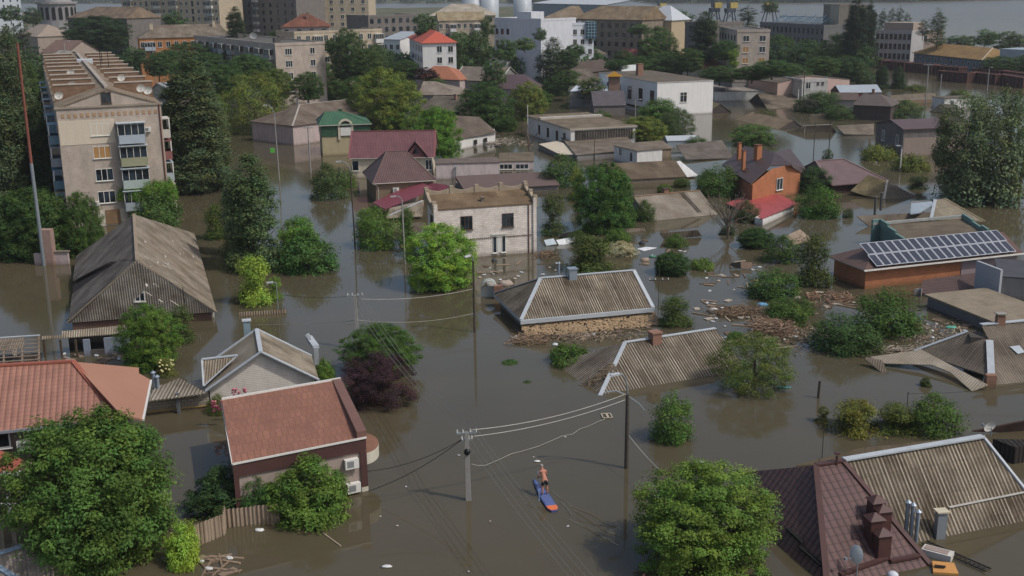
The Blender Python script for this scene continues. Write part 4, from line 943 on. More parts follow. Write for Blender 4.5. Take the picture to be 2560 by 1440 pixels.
o=house('house','old hipped grey roof house with small chimney behind the big round trees, upper centre',(1045,237),(1155,237),h=4.2,rt='hip',RR=((1050,203),(1085,203)),pitch=22,ov=.4,wall=GREYW,roof=corr('#8a8074','#6e6256','#a59c90',contrast=.25))
o=house('house','collapsed grey shed roofs with scattered boards between round trees, upper centre',(1048,275),(1150,280),h=3.0,rt='gable',RR=((1070,238),(1130,240)),pitch=22,ov=.2,wall=plain('#4a3f3a'),roof=ASBD); chimney(o,o.L*.6,o.W*.4,1,.5)
o=house('house','house with peach orange hip roof half hidden behind dark purple tree, upper centre',(1040,196),(1150,200),h=4.5,rt='hip',RR=((1085,165),(1120,165)),pitch=28,ov=.3,wall=PINKW,roof=plain('#96624a',.8,0,.15,.5))
o=house('house','grey roofed house with pale verge between trees right of the peach orange roof',(1130,200),(1250,203),h=4.2,rt='gable',RR=((1130,166),(1190,165)),pitch=25,ov=.3,wall=GREYW,roof=corr('#7a7066','#635a50','#8f857a',contrast=.2),cap=WHITE,caps=('rakes',),capw=.15)
o=house('house','house with dark plum metal gable roof among trees, upper centre',(1225,222),(1345,222),h=3.6,rt='hip',RR=((1262,186),(1310,186)),pitch=30,ov=.3,wall=GREYW,roof=plain('#4f4143',.6,0,.15,.5))
# -- two-part roof building
o=house('workshop','white workshop with two wide brown grey roofs split by a pale step, upper centre right',(1314,288),(1425,322),h=3.6,rt='flat',C=(1514,292),ov=.25,wall=WPL,roof=corr('#786c5a','#5f5343','#8b7f6e',contrast=.25),fascia=plain('#a39a8c'),th=.3,cat='workshop')
MB().box(o.L*.3,o.L*.36,0,o.W*.97,o.h,o.h+.35).build('roof_step',plain('#a8a298'),o.root); MB().box(o.L-.3,o.L-.2,1,o.W-.8,1.2,o.h-.5).build('dark_boarding',DKB0,o.root)
for t in (.3,.5,.7,.86): win(o,'F',o.L*t,.9,.9,1.5,'d2')
# -- wide low roof with pale patch
f=fpts([(1400,340,1.6),(1530,320,1.9),(1600,352,1.5)]); f=[f[0],f[1],onp(f,1560,330),onp(f,1592,372),onp(f,1440,388)]
o=Free('warehouse','wide low grey brown roof below the two part workshop, centre right',f[0],'warehouse'); o.facets([f],ASBF); o.walls([f[4]+Vector((.2,.2,0)),f[3]+Vector((-.2,.2,0)),f[2],f[0]],GREYW,1.2)
f=fpts([(1347,360,1.0),(1395,352,1.2),(1476,386,.9),(1400,386)]); o=Free('warehouse','low slab roof covered with pale cream screed beside bare tree, centre right',f[0],'warehouse'); o.facets([f],plain('#b5ab97',.9,0,.12,.6)); o.walls([f[3]+Vector((.1,.2,0)),f[2]+Vector((-.1,.2,0)),f[1]+Vector((0,1,0)),f[0]],GREYW,.8)
# -- shack with torn side
o=house('house','grey rendered shack with brown roof and open torn side, centre right',(1590,378),(1683,370),h=E(1592,380,405),rt='shed',C=(1640,352),rise=.9,ov=.2,wall=plaster('#7e705c',.6),roof=ASBF)
MB().box(1.0,4.2,.12,.2,.2,o.h-.7).build('dark_bay_panel',DARK,o.root)  # solid dark panel on the wall, its colour stands for shade inside the opening
o2=house('house','small white house part with two windows joined to the torn grey shack, centre right',(1532,363),(1592,377),h=E(1534,365,402),rt='flat',W=5,ov=.15,wall=WPL,roof=ASBF); win(o2,'F',o2.L*.3,1.0,.7,1.2,'w2'); win(o2,'F',o2.L*.75,.5,.7,1.4,'w1')
# -- long roof below it
o=house('warehouse','long dark brown corrugated roof with ragged right end, centre right',(1540,450),(1717,441),h=E(1560,452,466),rt='gable',RR=((1545,407),(1668,402)),pitch=20,ov=.15,wall=plaster('#7d7264',.4),roof=corr('#6d5f4e','#514537','#7c6e5d',contrast=.4),cat='warehouse',inset=(.1,3))
f=fpts([(1672,406,.9),(1700,402,.9),(1745,438,.3),(1718,442)]); o=Free('wall','ragged pale brick wall remains with vegetation right of the long dark brown roof',f[0],'wall'); o.facets([f],WPL,'coping')
f=fpts([(1690,362,1.5),(1805,350,1.5),(1835,395,.1),(1715,398)]); o=Free('house','low sunken grey roof left of the orange brick house',f[0]); o.facets([f],corr('#6f675e','#544b42','#82786d',contrast=.5))
o=house('house','corrugated pale shed beside round trees in open water, centre right',(1668,352),(1745,350),h=1.2,rt='gable',RR=((1672,340),(1738,337)),pitch=22,ov=.1,wall=plain('#8d969a',.6),roof=plain('#a3a8ab',.5,0,.1))
# -- grey two-storey house
o=house('house','grey stone clad house with plum brown roof and two narrow windows, upper right',(2185,306),(2258,323),h=E(2188,308,375),rt='gable',ax='y',apex=(2226,299),back=(2375,290),ov=.3,wall=brick('#736c69','#6a6462','#57514f',1,bw=1.2,bh=.2),roof=plain('#554849',.6,0,.12,.5),rise=1.5,th=.15)
win(o,'F',o.L*.3,1.9,.7,1.6,'w2'); win(o,'F',o.L*.78,1.7,.7,1.6,'w2'); MB().box(o.L-.35,o.L-.29,.5,o.W,-1,o.h-1.5).build('pale_wall_band',plaster('#8d7f74',.2),o.root)
# -- white hall
hh_=E(1643,205,265)
o=house('hall','big white hall with brown felt roof and dark framed side windows, upper right',(1643,206),(1785,200),h=7.2,rt='flat',C=(1712,176),ov=.08,wall=plaster('#dcdad6',.12),roof=slabs('#62594d','#4f473d',9,6),th=.18,cat='hall',fascia=plain('#b5b2ac'),W=32)
LOG.append('hall D=%.0f'%o.root.location.y)
win(o,'F',o.L*.47,2.8,1.5,2.0,'w2t')
for v in np.linspace(2.5,26,5): win(o,'L',v,2.6,1.9,2.6,'d2')
MB().box(o.ov-.25,o.ov-.02,0,o.W,.9,1.3).build('dark_band',plain('#3a3433'),o.root); chimney(o,o.L*.35,o.W*.6,2.5,1.3,REDBR,REDBR)
q=P(1535,226,0); p=Q(1535,226,(o.root.location.y)+10); o=Free('gatehouse','narrow tan tower with shining gold pyramid roof beside the white hall',p,'tower'); z_=Q(1535,190,p.y).z
MB().box(-1.2,1.2,-1.2,1.2,-1,z_).build('tower',brick('#8a6a58','#7d6050','#7c7066'),o.root); b=MB()
zz_=Q(1535,178,p.y).z; qs=[(-1.8,-1.8,z_),(1.8,-1.8,z_),(1.8,1.8,z_),(-1.8,1.8,z_)]
for i in range(4): b.face([qs[i],qs[(i+1)%4],(0,0,zz_)])
b.face(qs[::-1]); b.build('roof',plain('#c08a2c',.3,.6,.1),o.root)
# -- dark tile house, white roof
o=house('house','house with steep dark grey tile roof and taupe lower wall left of the white hall',(1483,265),(1566,263),h=E(1484,266,288)+.6,rt='gable',RR=((1488,228),(1552,226)),pitch=48,ov=.2,wall=brick('#77706c','#6d6662','#5f5954'),roof=TGRY,th=.12)
f=fpts([(1425,228,3.8),(1555,226,3.8),(1500,210,4.6),(1440,214)]); o=Free('shed','low shed with bright white sheet roof behind the dark grey tile roof',f[0],'shed'); o.facets([f],plain('#b5bbc1',.5,0,.06)); o.walls([f[0],f[1],f[2],f[3]],GREYW,3.6); q=P(1466,220,4.2); o.box(q,1,1,1,plain('#3e3433'))
# -- submerged gable roofs right of hall
def gab(name,label,pk,bk,ll,rr,mat,gm,zt_,zw=.05,bl=None,cap=None):
    k=P(pk[0],pk[1],zt_); kb=P(bk[0],bk[1],zt_)
    f1=fpts([k,kb,(ll[0],ll[1],zw)]); f1=[k,kb]+([onp(f1,*bl)] if bl else [f1[2]+(kb-k)])+[f1[2]]
    r=P(rr[0],rr[1],zw); f2=[k,kb,r+(kb-k),r]
    o=Free(name,label,k); o.facets([f1,f2],mat); o.facets([[k+Vector((0,.25,-.1)),f1[3]+Vector((.3,.25,0)),r+Vector((-.3,.25,0))]],gm,'gable_wall',.05)
    if cap: o.bars([(k,kb)],cap)
    return o
DKB=corr('#3f3833','#2a2522','#57504a',.15,.5)
gab('house','sunken house with green and rust gable roof in open water beside the white hall',(1800,259),(1748,247),(1768,283),(1829,281),corr('#66594a','#5c5a42','#77695a',contrast=.2,moss=.3),DKB,1.9,bl=(1715,268))
gab('house','sunken brown roof with black boarded gable right of the white hall',(1893,234),(1990,230),(1872,252),(1918,272),ASBF,DKB,2.0)
gab('house','sunken tan roof with dark triangular gable near the striped roof pieces, upper right',(1983,301),(1880,280),(1945,323),(2008,318),corr('#766753','#5f5241','#8a7b66',contrast=.2),DKB,1.3,bl=(1840,300))
f=fpts([(1968,330,.1),(2015,314,1.3),(2090,313,1.3)]); f=[f[0],f[1],onp(f,2080,312),onp(f,2095,337),onp(f,2010,345)]; o=Free('house','long drowned brown roof with pale hip strips in open water, upper right',f[1]); o.facets([f],ASBF); o.bars([(f[1],onp(f,2008,344)),(f[1],f[2])],plain('#a59d90'),.25,.08)
f=fpts([(2090,314,1.2),(2185,309,1.2),(2185,337,.1),(2110,335)]); o=Free('house','drowned brown roof joined right of the long one with white pipe, upper right',f[0]); o.facets([f],ASBF)
f=fpts([(2022,296,.05),(2028,286,.9),(2080,284,.9),(2076,294)]); o=Free('roof_sheet','striped piece of drowned asbestos roof, left one of the pair in open water',f[0],'debris','drowned striped roof pieces'); o.facets([f],ASBW,'sheet')
f=fpts([(2078,294,.05),(2085,282,.9),(2127,279,.9),(2122,292)]); o=Free('roof_sheet','striped piece of drowned asbestos roof, right one of the pair in open water',f[0],'debris','drowned striped roof pieces'); o.facets([f],ASBW,'sheet')
# -- grey parapet building
o=house('building','pale grey block building with stepped parapet and one arched window, upper right',(2005,205),(2070,203),h=E(2008,206,255)+.4,rt='flat',W=22,ov=.02,wall=plaster('#b5b3ae',.35),roof=ASBD,cat='building'); win(o,'F',o.L*.25,3.4,1.1,1.9,'w2'); win(o,'F',o.L*.62,4.3,.5,1.3,'d1'); win(o,'F',o.L*.8,4.3,.5,1.3,'d1')
MB().box(0,o.L,-.05,.3,o.h-.1,o.h+.7).box(0,.3,.3,o.W,o.h-.1,o.h+.6).build('parapet',plaster('#b5b3ae',.35),o.root)
# -- long white low building and others to the right
o=house('building','long low white building with patched rusty grey roof right of the white hall',(1787,229),(1950,226),h=E(1790,229,250)+.3,rt='shed',C=(1945,208),rise=.6,ov=.1,wall=plaster('#c0c0bc',.3),roof=slabs('#786c63','#9a9a98',5,4),cat='building'); win(o,'F',o.L*.1,2.2,1.6,.8,'n1')
o=house('building','roofless ruined building with rubble covered roof, upper right',(1830,205),(2040,198),h=4.0,rt='gable',RR=((1850,168),(2000,170)),pitch=16,ov=.1,wall=GREYW,roof=corr('#7a7369','#4f4941','#a09a90',.6,1.0),cat='building')
o=house('building','long building with pale pink gable wall behind the grey block building, upper right',(1944,207),(2126,198),h=4.6,rt='gable',ax='y',apex=(2020,189),ov=.1,W=20,wall=plaster('#b59c92',.1),roof=ASBD,rise=1.2,cat='building')
o=house('shed','shed with pale silver sheet roof and dark red gable, upper right',(2100,232),(2205,230),h=3.4,rt='gable',RR=((2092,213),(2190,211)),pitch=24,ov=.1,wall=plain('#5b3b36'),roof=plain('#9aa1a6',.4,.1,.1),cat='shed')
o=house('house','dark grey hip roofed house with small chimney in front of the silver shed, upper right',(2130,262),(2230,266),h=3.0,rt='hip',RR=((2160,232),(2200,234)),pitch=26,ov=.3,wall=plain('#453c3a'),roof=plain('#59514d',.9,0,.25,.6)); chimney(o,o.L*.4,o.W*.5,.8,.5)
o=house('house','dark brown long roof joining the dark hip roof, upper right',(2070,250),(2150,250),h=2.6,rt='hip',RR=((2085,232),(2150,230)),pitch=24,ov=.3,wall=plain('#8a8682'),roof=plain('#564a45',.9,0,.2,.6))
f=fpts([(2225,238,2.2),(2340,232,2.2),(2338,246,1.0),(2228,250)]); o=Free('shed','low brown roof with pale edge in front of the rusty wagons, upper right',f[0],'shed'); o.facets([f],ASBF,edge=plain('#a09a90')); o.walls([f[3],f[2],f[1],f[0]],BRW,1.0)
f=fpts([(2325,278,.1),(2350,259,1.8),(2392,262,1.8),(2400,290,.1)]); o=Free('house','grey roof with white rake edge left of the large poplar clump, upper right',f[0]); o.facets([f],ASBD); o.bars([(f[0],f[1])],WHITE,.25)
o=house('house','white walled cottage with flat grey roof and one window behind large poplar clump, right',(2362,246),(2440,243),h=2.4,rt='flat',W=5,ov=.1,wall=WPL,roof=ASBD); win(o,'F',o.L*.25,.9,.8,1,'w2')
f=fpts([(2285,295,.9),(2345,294,.9),(2385,290,.9),(2380,297)]); 
# -- small house roofs upper centre right
o=house('house','house with steep dark brown roof and old grey sheds, behind the white roofed shed',(1440,185),(1535,173),h=4.6,rt='gable',RR=((1452,151),(1522,149)),pitch=34,ov=.3,wall=plain('#5a514b'),roof=plain('#4c423b',.9,0,.2,.7))
o=house('house','low mossy grey gable roof beneath the steep dark brown roof',(1420,205),(1500,200),h=3.2,rt='gable',RR=((1440,163),(1480,180)),pitch=26,ov=.3,wall=GREYW,roof=ASBD)
o=house('house','brick red gable house half hidden by trees, upper centre right',(1540,145),(1590,147),h=5.2,rt='gable',RR=((1545,122),(1580,120)),pitch=35,ov=.2,wall=plaster('#8a4d4a'),roof=plain('#7c4846'))
o=house('house','house with brown roof and bright white gable end left of the birch tree',(1270,150),(1350,135),h=6.0,rt='gable',RR=((1262,122),(1330,128)),pitch=30,ov=.3,wall=WPL,roof=plain('#5f534a',.9,0,.15,.6))
o=house('house','terracotta roofed house among trees right of the big round tree, upper right',(1755,170),(1810,165),h=5.0,rt='hip',RR=((1762,146),(1785,146)),pitch=30,ov=.2,wall=CREAM,roof=plain('#8b5f4a',.9,0,.2,.6))
o=house('shed','long grey roofed shed with glazed side behind trees, upper centre right',(1455,142),(1520,135),h=5.8,rt='gable',RR=((1460,125),(1505,124)),pitch=22,ov=.2,wall=plain('#6f7577'),roof=ASBD)
o=house('shed','small shed with plain white sheet roof behind the white hall',(1555,178),(1598,176),h=6.2,rt='gable',RR=((1560,163),(1595,161)),pitch=40,ov=.1,wall=GREYW,roof=plain('#aeb0ad',.6,0,.05))
# ================================================================ APARTMENTS AND FAR TOWN
APB=brick('#b3a699','#a89b8e','#968a7f',1,bw=.3,bh=.12); APG=brick('#77716c','#6d6863','#635e5a',1,bw=.3,bh=.14); APT=brick('#b3a58f','#a89a85','#958a78',1,bw=.5,bh=.3); ORB=brick('#b07a4c','#a57046','#94704c',1,bw=.3,bh=.14)
def slots(o,face,n,z,u0,u1,w=1.2,h=1.3,st='n1',skip=0,seed=1):
    rg=random.Random(seed)
    for zz in z:
        for i in range(n):
            if rg.random()<skip: continue
            win(o,face,u0+(u1-u0)*i/max(1,n-1),zz,w,h,st)
def balcony(o,face,u,z,w=2.6,col='#9aa0a2',glz=True,d=1.1):
    b=MB().box(-w/2,w/2,-d,0,-.1,.0,0).box(-w/2,w/2,-d,-d+.06,0,.95,0).box(-w/2,-w/2+.06,-d,0,0,.95,0).box(w/2-.06,w/2,-d,0,0,.95,0)
    if glz: b.box(-w/2+.03,w/2-.03,-d+.05,-d+.1,.95,2.2,1).box(-w/2,w/2,-d-.05,.0,2.2,2.3,0)
    if glz:
        for i in range(5): x=-w/2+w*i/4; b.box(x-.03,x+.03,-d-.0,-d+.12,.95,2.2,2)
    ov=o.ov; loc,rz={'F':((u,ov,z),0),'B':((u,o.W-ov,z),math.pi),'L':((ov,u,z),-math.pi/2),'R':((o.L-ov,u,z),math.pi/2)}[face]
    key=('bal',w,col,glz,d)
    if key not in _wm: _wm[key]=b.mesh('balcony',[plain(col,.7,0,.15),GLASS,WHITE])
    return inst('balcony',_wm[key],o.root,loc,rz)
# -- five storey apartment block, left
hA=E(405,256,545)
o=house('apartment_building','tall five storey beige apartment block with ridged roof and balconies, left',(137,271),(404,258),h=hA,rt='gable',ax='y',apex=(268,222),W=84,ov=.1,wall=APB,roof=corr('#8b7d6c','#6f604e','#a39583',.3,.4),th=.15,cat='apartment block')
LOG.append('apt L%.1f h%.1f D%.0f rise%.1f'%(o.L,o.h,o.root.location.y,o.rise))
L_,W_,h_=o.L,o.W,o.h
REDW=brick('#7d6450','#705846','#6a5a4c',1,bw=.5,bh=.2)
for i,v in enumerate(np.linspace(7,80,9)):
    b=MB().box(.25,L_*.42,v,v+.35,h_-.2,h_+2.15,0).box(L_*.6,L_-.25,v,v+.35,h_-.2,h_+2.1,0).box(.15,L_*.42,v-.08,v+.43,h_+2.1,h_+2.25,1).box(L_*.6,L_-.15,v-.08,v+.43,h_+2.1,h_+2.25,1); b.build('fire_wall',[REDW,plain('#a59a8c')],o.root)
MB().box(L_/2-.25,L_/2+.25,1.5,W_*.97,h_+o.rise-.02,h_+o.rise+.2).build('ridge_cap',plain('#9a9084'),o.root)
MB().box(L_*.42,L_*.62,58,61,h_+o.rise-.5,h_+o.rise+.22).build('pale_sheet_patch',plain('#b5b8bb',.5),o.root)
b=MB().box(-.1,L_+.1,-.05,.3,h_-.15,h_+.1); b.build('cornice',plain('#8f8476'),o.root)
b=MB()
for i in range(16): u=.6+i*(L_-1.2)/15.5; b.box(u,u+.35,.05,.14,h_-1.2,h_-.75)
b.build('brick_course',plain('#a08468'),o.root)
f_,g_=winmesh(1.0,1.2,'d2'); w_=inst('window',f_,o.root,(L_*.48,.07,h_+.35)); inst('pane',g_,w_)
fz=[h_-3.45-2.74*i for i in range(5)]
for i,z in enumerate(fz): win(o,'F',L_*(.39),z,1.9,1.35,'w3' if i not in(1,) else 'w3o')
bc=['#9da6ae','#8a8a70','#9aa5a0','#8f979b','#6f6a64']
for i,z in enumerate(fz[:4]): 
    balcony(o,'F',L_*.68,z-1.0,3.1,bc[i],True,1.2)
    MB().box(L_*.68-1.7,L_*.68+1.7,-1.35,.1,z+1.35,z+1.42).build('balcony_awning',plain('#a9b0b5',.5),o.root)
balcony(o,'F',L_*.68,fz[3]-1.0-1.9,3.1,'#77716a',False,1.2) if False else None
q=MB().box(L_*.5-5.9,L_*.53,.06,.12,fz[0]-1.0,fz[0]+1.9).build('pale_render_panel',plaster('#c2b6a3',.1),o.root)
MB().box(.1,L_*.57,.06,.12,fz[4]-1.2,fz[3]-.9).build('white_render_panel',plaster('#c4bba8',.2),o.root)
MB().box(L_*.36,L_*.5,-.02,.12,.1,1.9).build('garage_door',plain('#7a6248'),o.root)
aircon(o,'F',L_*.28,fz[3]-.3); aircon(o,'F',L_*.84,fz[0]+.1)
MB().tube([(L_-.35,.0,-1),(L_-.35,.0,h_)],.07,6).build('downpipe',plain('#6a3f35'),o.root)
for k,v in enumerate(np.linspace(4,78,14)):
    for i,z in enumerate(fz):
        if k%2==0: balcony(o,'R',v,z-1.0,2.8,['#b0aca4','#7f5552','#9aa3a6','#a69f8c','#b5b2ab'][(i+k)%5],True,1.1); balcony(o,'L',v,z-1.0,2.8,['#6f8894','#8e9296','#5f7d8c','#8a7f74','#7d8f98'][(i+k)%5],True,1.1)
        else: win(o,'R',v,z,1.5,1.35,'w2')
for u,v in ((L_*.05,2.2),(L_*.82,1.2),(L_*.88,.4),(L_*.2,9.5),(L_*.72,14.5),(L_*.25,30)): dish(o.root,(u,v,o.hz(u,v)+.2),R(200),.55)
for u,v in ((L_*.62,36),(L_*.72,38),(L_*.7,50)): MB().tube([(u,v,h_),(u,v,h_+5)],.05,5).build('antenna_mast',DARK,o.root)
# -- generic far block helper
def block(name,label,A,B,D,W,wall,roof,fl=2.8,nf=5,nF=3,nR=0,nL=0,st='n1',rt='flat',rise=1.5,ov=.05,cat='apartment block',par=.5,wf=1.2,hf=1.4,top=2.2,skip=.0,ax='x',bal=None,z0=None,**kw):
    o=house(name,label,A,B,D=D,W=W,rt=rt,rise=rise,ov=ov,wall=wall,roof=roof,cat=cat,ax=ax,**kw)
    zs=[o.h-top-fl*i for i in range(nf)]
    if nF: slots(o,'F',nF,zs,o.L*.5/nF,o.L*(1-.5/nF),wf,hf,st,skip,3)
    if nR: slots(o,'R',nR,zs,o.W*.5/nR,o.W*(1-.5/nR),wf,hf,st,skip,5)
    if nL: slots(o,'L',nL,zs,o.W*.5/nL,o.W*(1-.5/nL),wf,hf,st,skip,7)
    if par and rt=='flat': MB().box(-.02,o.L+.02,-.04,.25,o.h-.3,o.h+par).box(-.02,.25,.25,o.W,o.h-.3,o.h+par*.9).box(o.L-.25,o.L+.02,.25,o.W,o.h-.3,o.h+par*.9).build('parapet',wall,o.root)
    return o
FR=slabs('#5f5c57','#4a4844',6,2)
o=block('apartment_building','five storey taupe brick block with grey flat roof and cluttered shaded balconies',(687,112),(812,107),268,62,APB,FR,nF=0,nf=4,par=.35)
zs=[o.h-2.4-2.8*i for i in range(4)]
for z in zs: win(o,'F',o.L*.26,z,1.6,1.4,'w3'); win(o,'F',o.L*.74,z,1.1,1.4,'w2')
for k,v in enumerate(np.linspace(3,58,9)):
    for z in zs: balcony(o,'L',v,z-1,3.2,['#8f8f8b','#a6a6a2','#75808a','#6e6a66'][k%4],True,1.1)
for u,v in ((.3,10),(.7,20),(.4,40)): MB().box(o.L*u,o.L*u+1.5,v,v+1.2,o.h,o.h+1.1).build('roof_vent',plain('#4f4c48'),o.root)
dish(o.root,(o.L*.4,28,o.h+.2),R(150),.9)
# orange two storey block
o=block('apartment_building','long orange brick two storey block with brown hipped roof, upper left',(345,96),(575,90),330,14,ORB,ASBF,nf=2,nF=11,st='w2',rt='hip',rise=3.4,ov=.3,top=2.6,wf=1.1,hf=1.5,inset=(6,2))
balcony(o,'F',o.L*.12,o.h-3.4,3,'#9aa5ad'); chimney(o,o.L*.16,o.W*.35,1.5,.9,APT); chimney(o,o.L*.85,o.W*.4,1.5,.8,APT)
f=fpts([Q(405,95,322),Q(468,95,322),Q(436,70,330)]); 
# brick block behind trees
o=block('apartment_building','old brown block with part burnt hipped roof behind the big dark tree',(165,44),(316,46),400,14,APG,corr('#7d6c58','#5a4c40','#8f8070',.5,.4),nf=3,nF=8,rt='hip',rise=3.5,ov=.3,inset=(8,2),st='n1')
o=block('building','plain pinkish brick end block with one tiny window left of the orange brick block',(316,45),(393,41),392,12,brick('#b59a88','#a98f7e','#9a8474'),FR,nf=0,nF=0,par=.2,cat='building'); win(o,'F',o.L*.42,o.h-3,1.0,1.3,'n1')
# church
p=Q(145,45,520); o=Free('church','grey domed church drum with tall arched windows in the upper left corner',p,'church'); b=MB()
zc=Q(145,48,520).z; r_=8.0; zt=Q(145,8,520).z; pts=[(r_*math.cos(t),r_*math.sin(t)) for t in np.linspace(0,2*math.pi,17)[:-1]]
b.prism(pts,zc-4,zt); b.prism([(x*1.1,y*1.1) for x,y in pts],zt-.3,zt+.6); b.prism([(x*1.12,y*1.12) for x,y in pts],zc-4.6,zc-3.6); CHW=plaster('#8a8786',.3); b.build('drum',CHW,o.root)
b=MB(); b.prism([(x*.8,y*.8) for x,y in pts],zt+.6,zt+3).ball((0,0,zt+3),r_*.8,r_*.8,r_*.7,16); b.build('dome',plain('#9a9894',.5),o.root)
for i in range(10):
    t=-math.pi+i*math.pi/9; b=MB(); q=[(math.cos(a)*.8,2.6+math.sin(a)*.8) for a in np.linspace(0,math.pi,7)]+[(-.8,-2),(.8,-2)]
    b.face([(x,-.1,z) for x,z in q]); b.build('arched_window',DARK,o.root,loc=(r_*1.0*math.cos(t),r_*1.0*math.sin(t),(zc+zt)/2-1.5),rz=t+math.pi/2)
MB().box(-14,14,-9,12,-2,zc-6,0).box(-10,-7,-9.4,-8.9,zc-14,zc-5,0).box(4,7,-9.4,-8.9,zc-14,zc-5,0).build('nave',[plaster('#6f6c6a',.4)],o.root)
MB().ball((-11,-4,zc-6),3,3,3,10).ball((12,-6,zc-11),3.4,3.4,3.2,10).build('side_domes',plain('#7d7a76'),o.root)
# nine storey blocks
def tower(label,A,B,D,W,wall,nf,nF,group=None,bal=(),stair=(),st='w2',L_n=0,R_n=0,roofc=FR):
    o=block('apartment_building',label,A,B,D,W,wall,roofc,nf=nf,nF=0,nR=R_n,nL=L_n,st=st,group=group)
    zs=[o.h-2.2-2.8*i for i in range(nf)]
    for z in zs:
        for i in range(nF):
            u=o.L*(i+.5)/nF
            if i in bal: balcony(o,'F',u,z-1,2.8,['#c4c2ba','#8a9290','#a39f92','#b5b3ac'][(i+int(z))%4])
            elif i in stair: win(o,'F',u,z-.3,.9,1.9,'n1')
            else: win(o,'F',u,z,1.2,1.4,st)
    return o
tower('nine storey tan block with glazed balconies at top left, widest of the far blocks',(295,-75),(540,-80),455,14,APT,9,17,bal=(1,6,9,15),stair=(4,12),)
tower('dark grey nine storey block with patchwork insulated flats behind the tan block, top left',(540,-70),(735,-75),470,14,APG,9,11,bal=(0,5),stair=(3,8),st='n2')
o=tower('grey block with pale rendered band right of the dark nine storey block',(735,-40),(760,-40),468,14,APG,1,1)
o=tower('tan nine storey block with white balconies on its left edge, top centre left',(758,-60),(918,-62),455,16,APT,9,6,bal=(1,),R_n=0)
o=tower('low sunlit tan block end with small windows between the dark and tan blocks',(480,-40),(545,-40),440,14,APT,8,2) if False else None
for (x0,y0,x1,D,c,lab) in ((560,22,588,466,'#9fb0b8','light blue rendered flat on the dark nine storey block'),):
    pass
# three-floor long block with white balconies
o=block('apartment_building','long four storey tan block with white balconies behind trees, upper centre left',(735,82),(955,74),300,12,APT,FR,nf=4,nF=0,par=.3)
for i,z in enumerate([o.h-2.3-2.8*i for i in range(4)]):
    for k in range(10):
        u=o.L*(k+.5)/10
        if k in (2,5,9): balcony(o,'F',u,z-1,2.4,['#c4c4bf','#a0988c','#b5b5b0'][k%3])
        else: win(o,'F',u,z,1.1,1.4,'w2')
o=block('house','house with rusty brown hip roof and brick chimney before the dark nine storey block',(700,68),(825,66),370,14,PINKW,corr('#7a4f3e','#5c3b2f','#8f6a56',.4,.4),nf=1,nF=4,rt='hip',rise=4.0,ov=.5,cat='house'); chimney(o,o.L*.55,o.W*.3,2,1)
# low grey buildings behind
o=block('building','low dark grey and brown block group with white balconies, top centre',(920,42),(1045,38),385,14,APG,FR,nf=3,nF=7,st='n1',cat='building'); 
o=block('apartment_building','four storey tan block with mossy tan roof and white balconies, top centre',(1095,52),(1215,50),370,12,APT,corr('#94886f','#77684f','#a59a83',.5,.3),nf=3,nF=0,rt='gable',rise=2.6,ov=.3)
for z in [o.h-2.4-2.9*i for i in range(3)]:
    for k in range(8):
        if k in (2,6): balcony(o,'F',o.L*(k+.5)/8,z-1,2,'#c9c9c6')
        else: win(o,'F',o.L*(k+.5)/8,z,1,1.4,'w2')
o=block('building','pale long hipped roof building behind the tan block at top centre',(1070,40),(1240,38),420,16,APT,corr('#a39a8c','#8a8072','#b5ad9f',.5,.2),nf=1,nF=6,rt='hip',rise=4,ov=.4,cat='building')
# white building with red roof
o=block('building','white three storey building with bright orange red hip roof, upper centre',(1052,108),(1145,106),322,36,plaster('#d2d0cd',.15),plain('#a85240',.7,0,.1),nf=3,nF=0,rt='hip',rise=3.0,ov=.5,ax='y',inset=(6,8),cat='building',cap=None)
for z in [o.h-2.6-3.0*i for i in range(2)]: win(o,'F',o.L*.5,z,1.3,1.6,'w2'); win(o,'F',o.L*.8,z,1.3,1.6,'w2')
slots(o,'L',8,[o.h-2.6-3*i for i in range(3)],3,32,1.1,1.6,'n1')
o=block('building','white wing with grey metal roof left of the orange red hip roof',(953,98),(1000,99),362,10,plaster('#d2d0cd',.15),plain('#9aa0a3',.5),nf=2,nF=3,rt='shed',rise=2,ov=.3,cat='building',top=3,st='w2')
# white factory buildings
o=block('factory','plain white four storey factory building with blind front walls, top centre',(1235,47),(1352,50),355,14,plaster('#c6c8cc',.2),FR,nf=0,nF=0,cat='factory',par=.4); slots(o,'F',3,[o.h-4.5,o.h-8],o.L*.06,o.L*.3,1.1,1.6,'n1')
MB().box(o.L*.45,o.L*.75,1,6,o.h,o.h+2.2).build('roof_hut',plaster('#c6c8cc',.2),o.root)
o=block('office_building','white four storey office block with blue glass corner bay, top centre right',(1390,62),(1485,60),345,16,plaster('#c9ccd1',.15),plain('#6e7478'),nf=4,nF=5,st='w2',cat='office block',top=3,fl=2.9,wf=1.1,hf=1.5)
b=MB().box(o.L*.78,o.L+.6,-.8,4,o.h-4.2,o.h+.8); gb=NT('blue_glazing'); t_=gb.n('TexBrick'); gb.l(gb.coord('UV'),t_.inputs['Vector']); t_.offset=0; t_.inputs['Scale'].default_value=1; t_.inputs['Brick Width'].default_value=.9; t_.inputs['Row Height'].default_value=.9; t_.inputs['Mortar Size'].default_value=.06
for n_,c_ in (('Color1','#1f3b4a'),('Color2','#294a5c'),('Mortar','#8fa5b0')): t_.inputs[n_].default_value=hx(c_)
b.build('glass_bay',gb.out(t_.outputs['Color'],.15,0,.6),o.root)
MB().box(-.6,o.L*.0,0,16,-2,o.h).build('side_wing',plaster('#8f9296',.3),o.root)
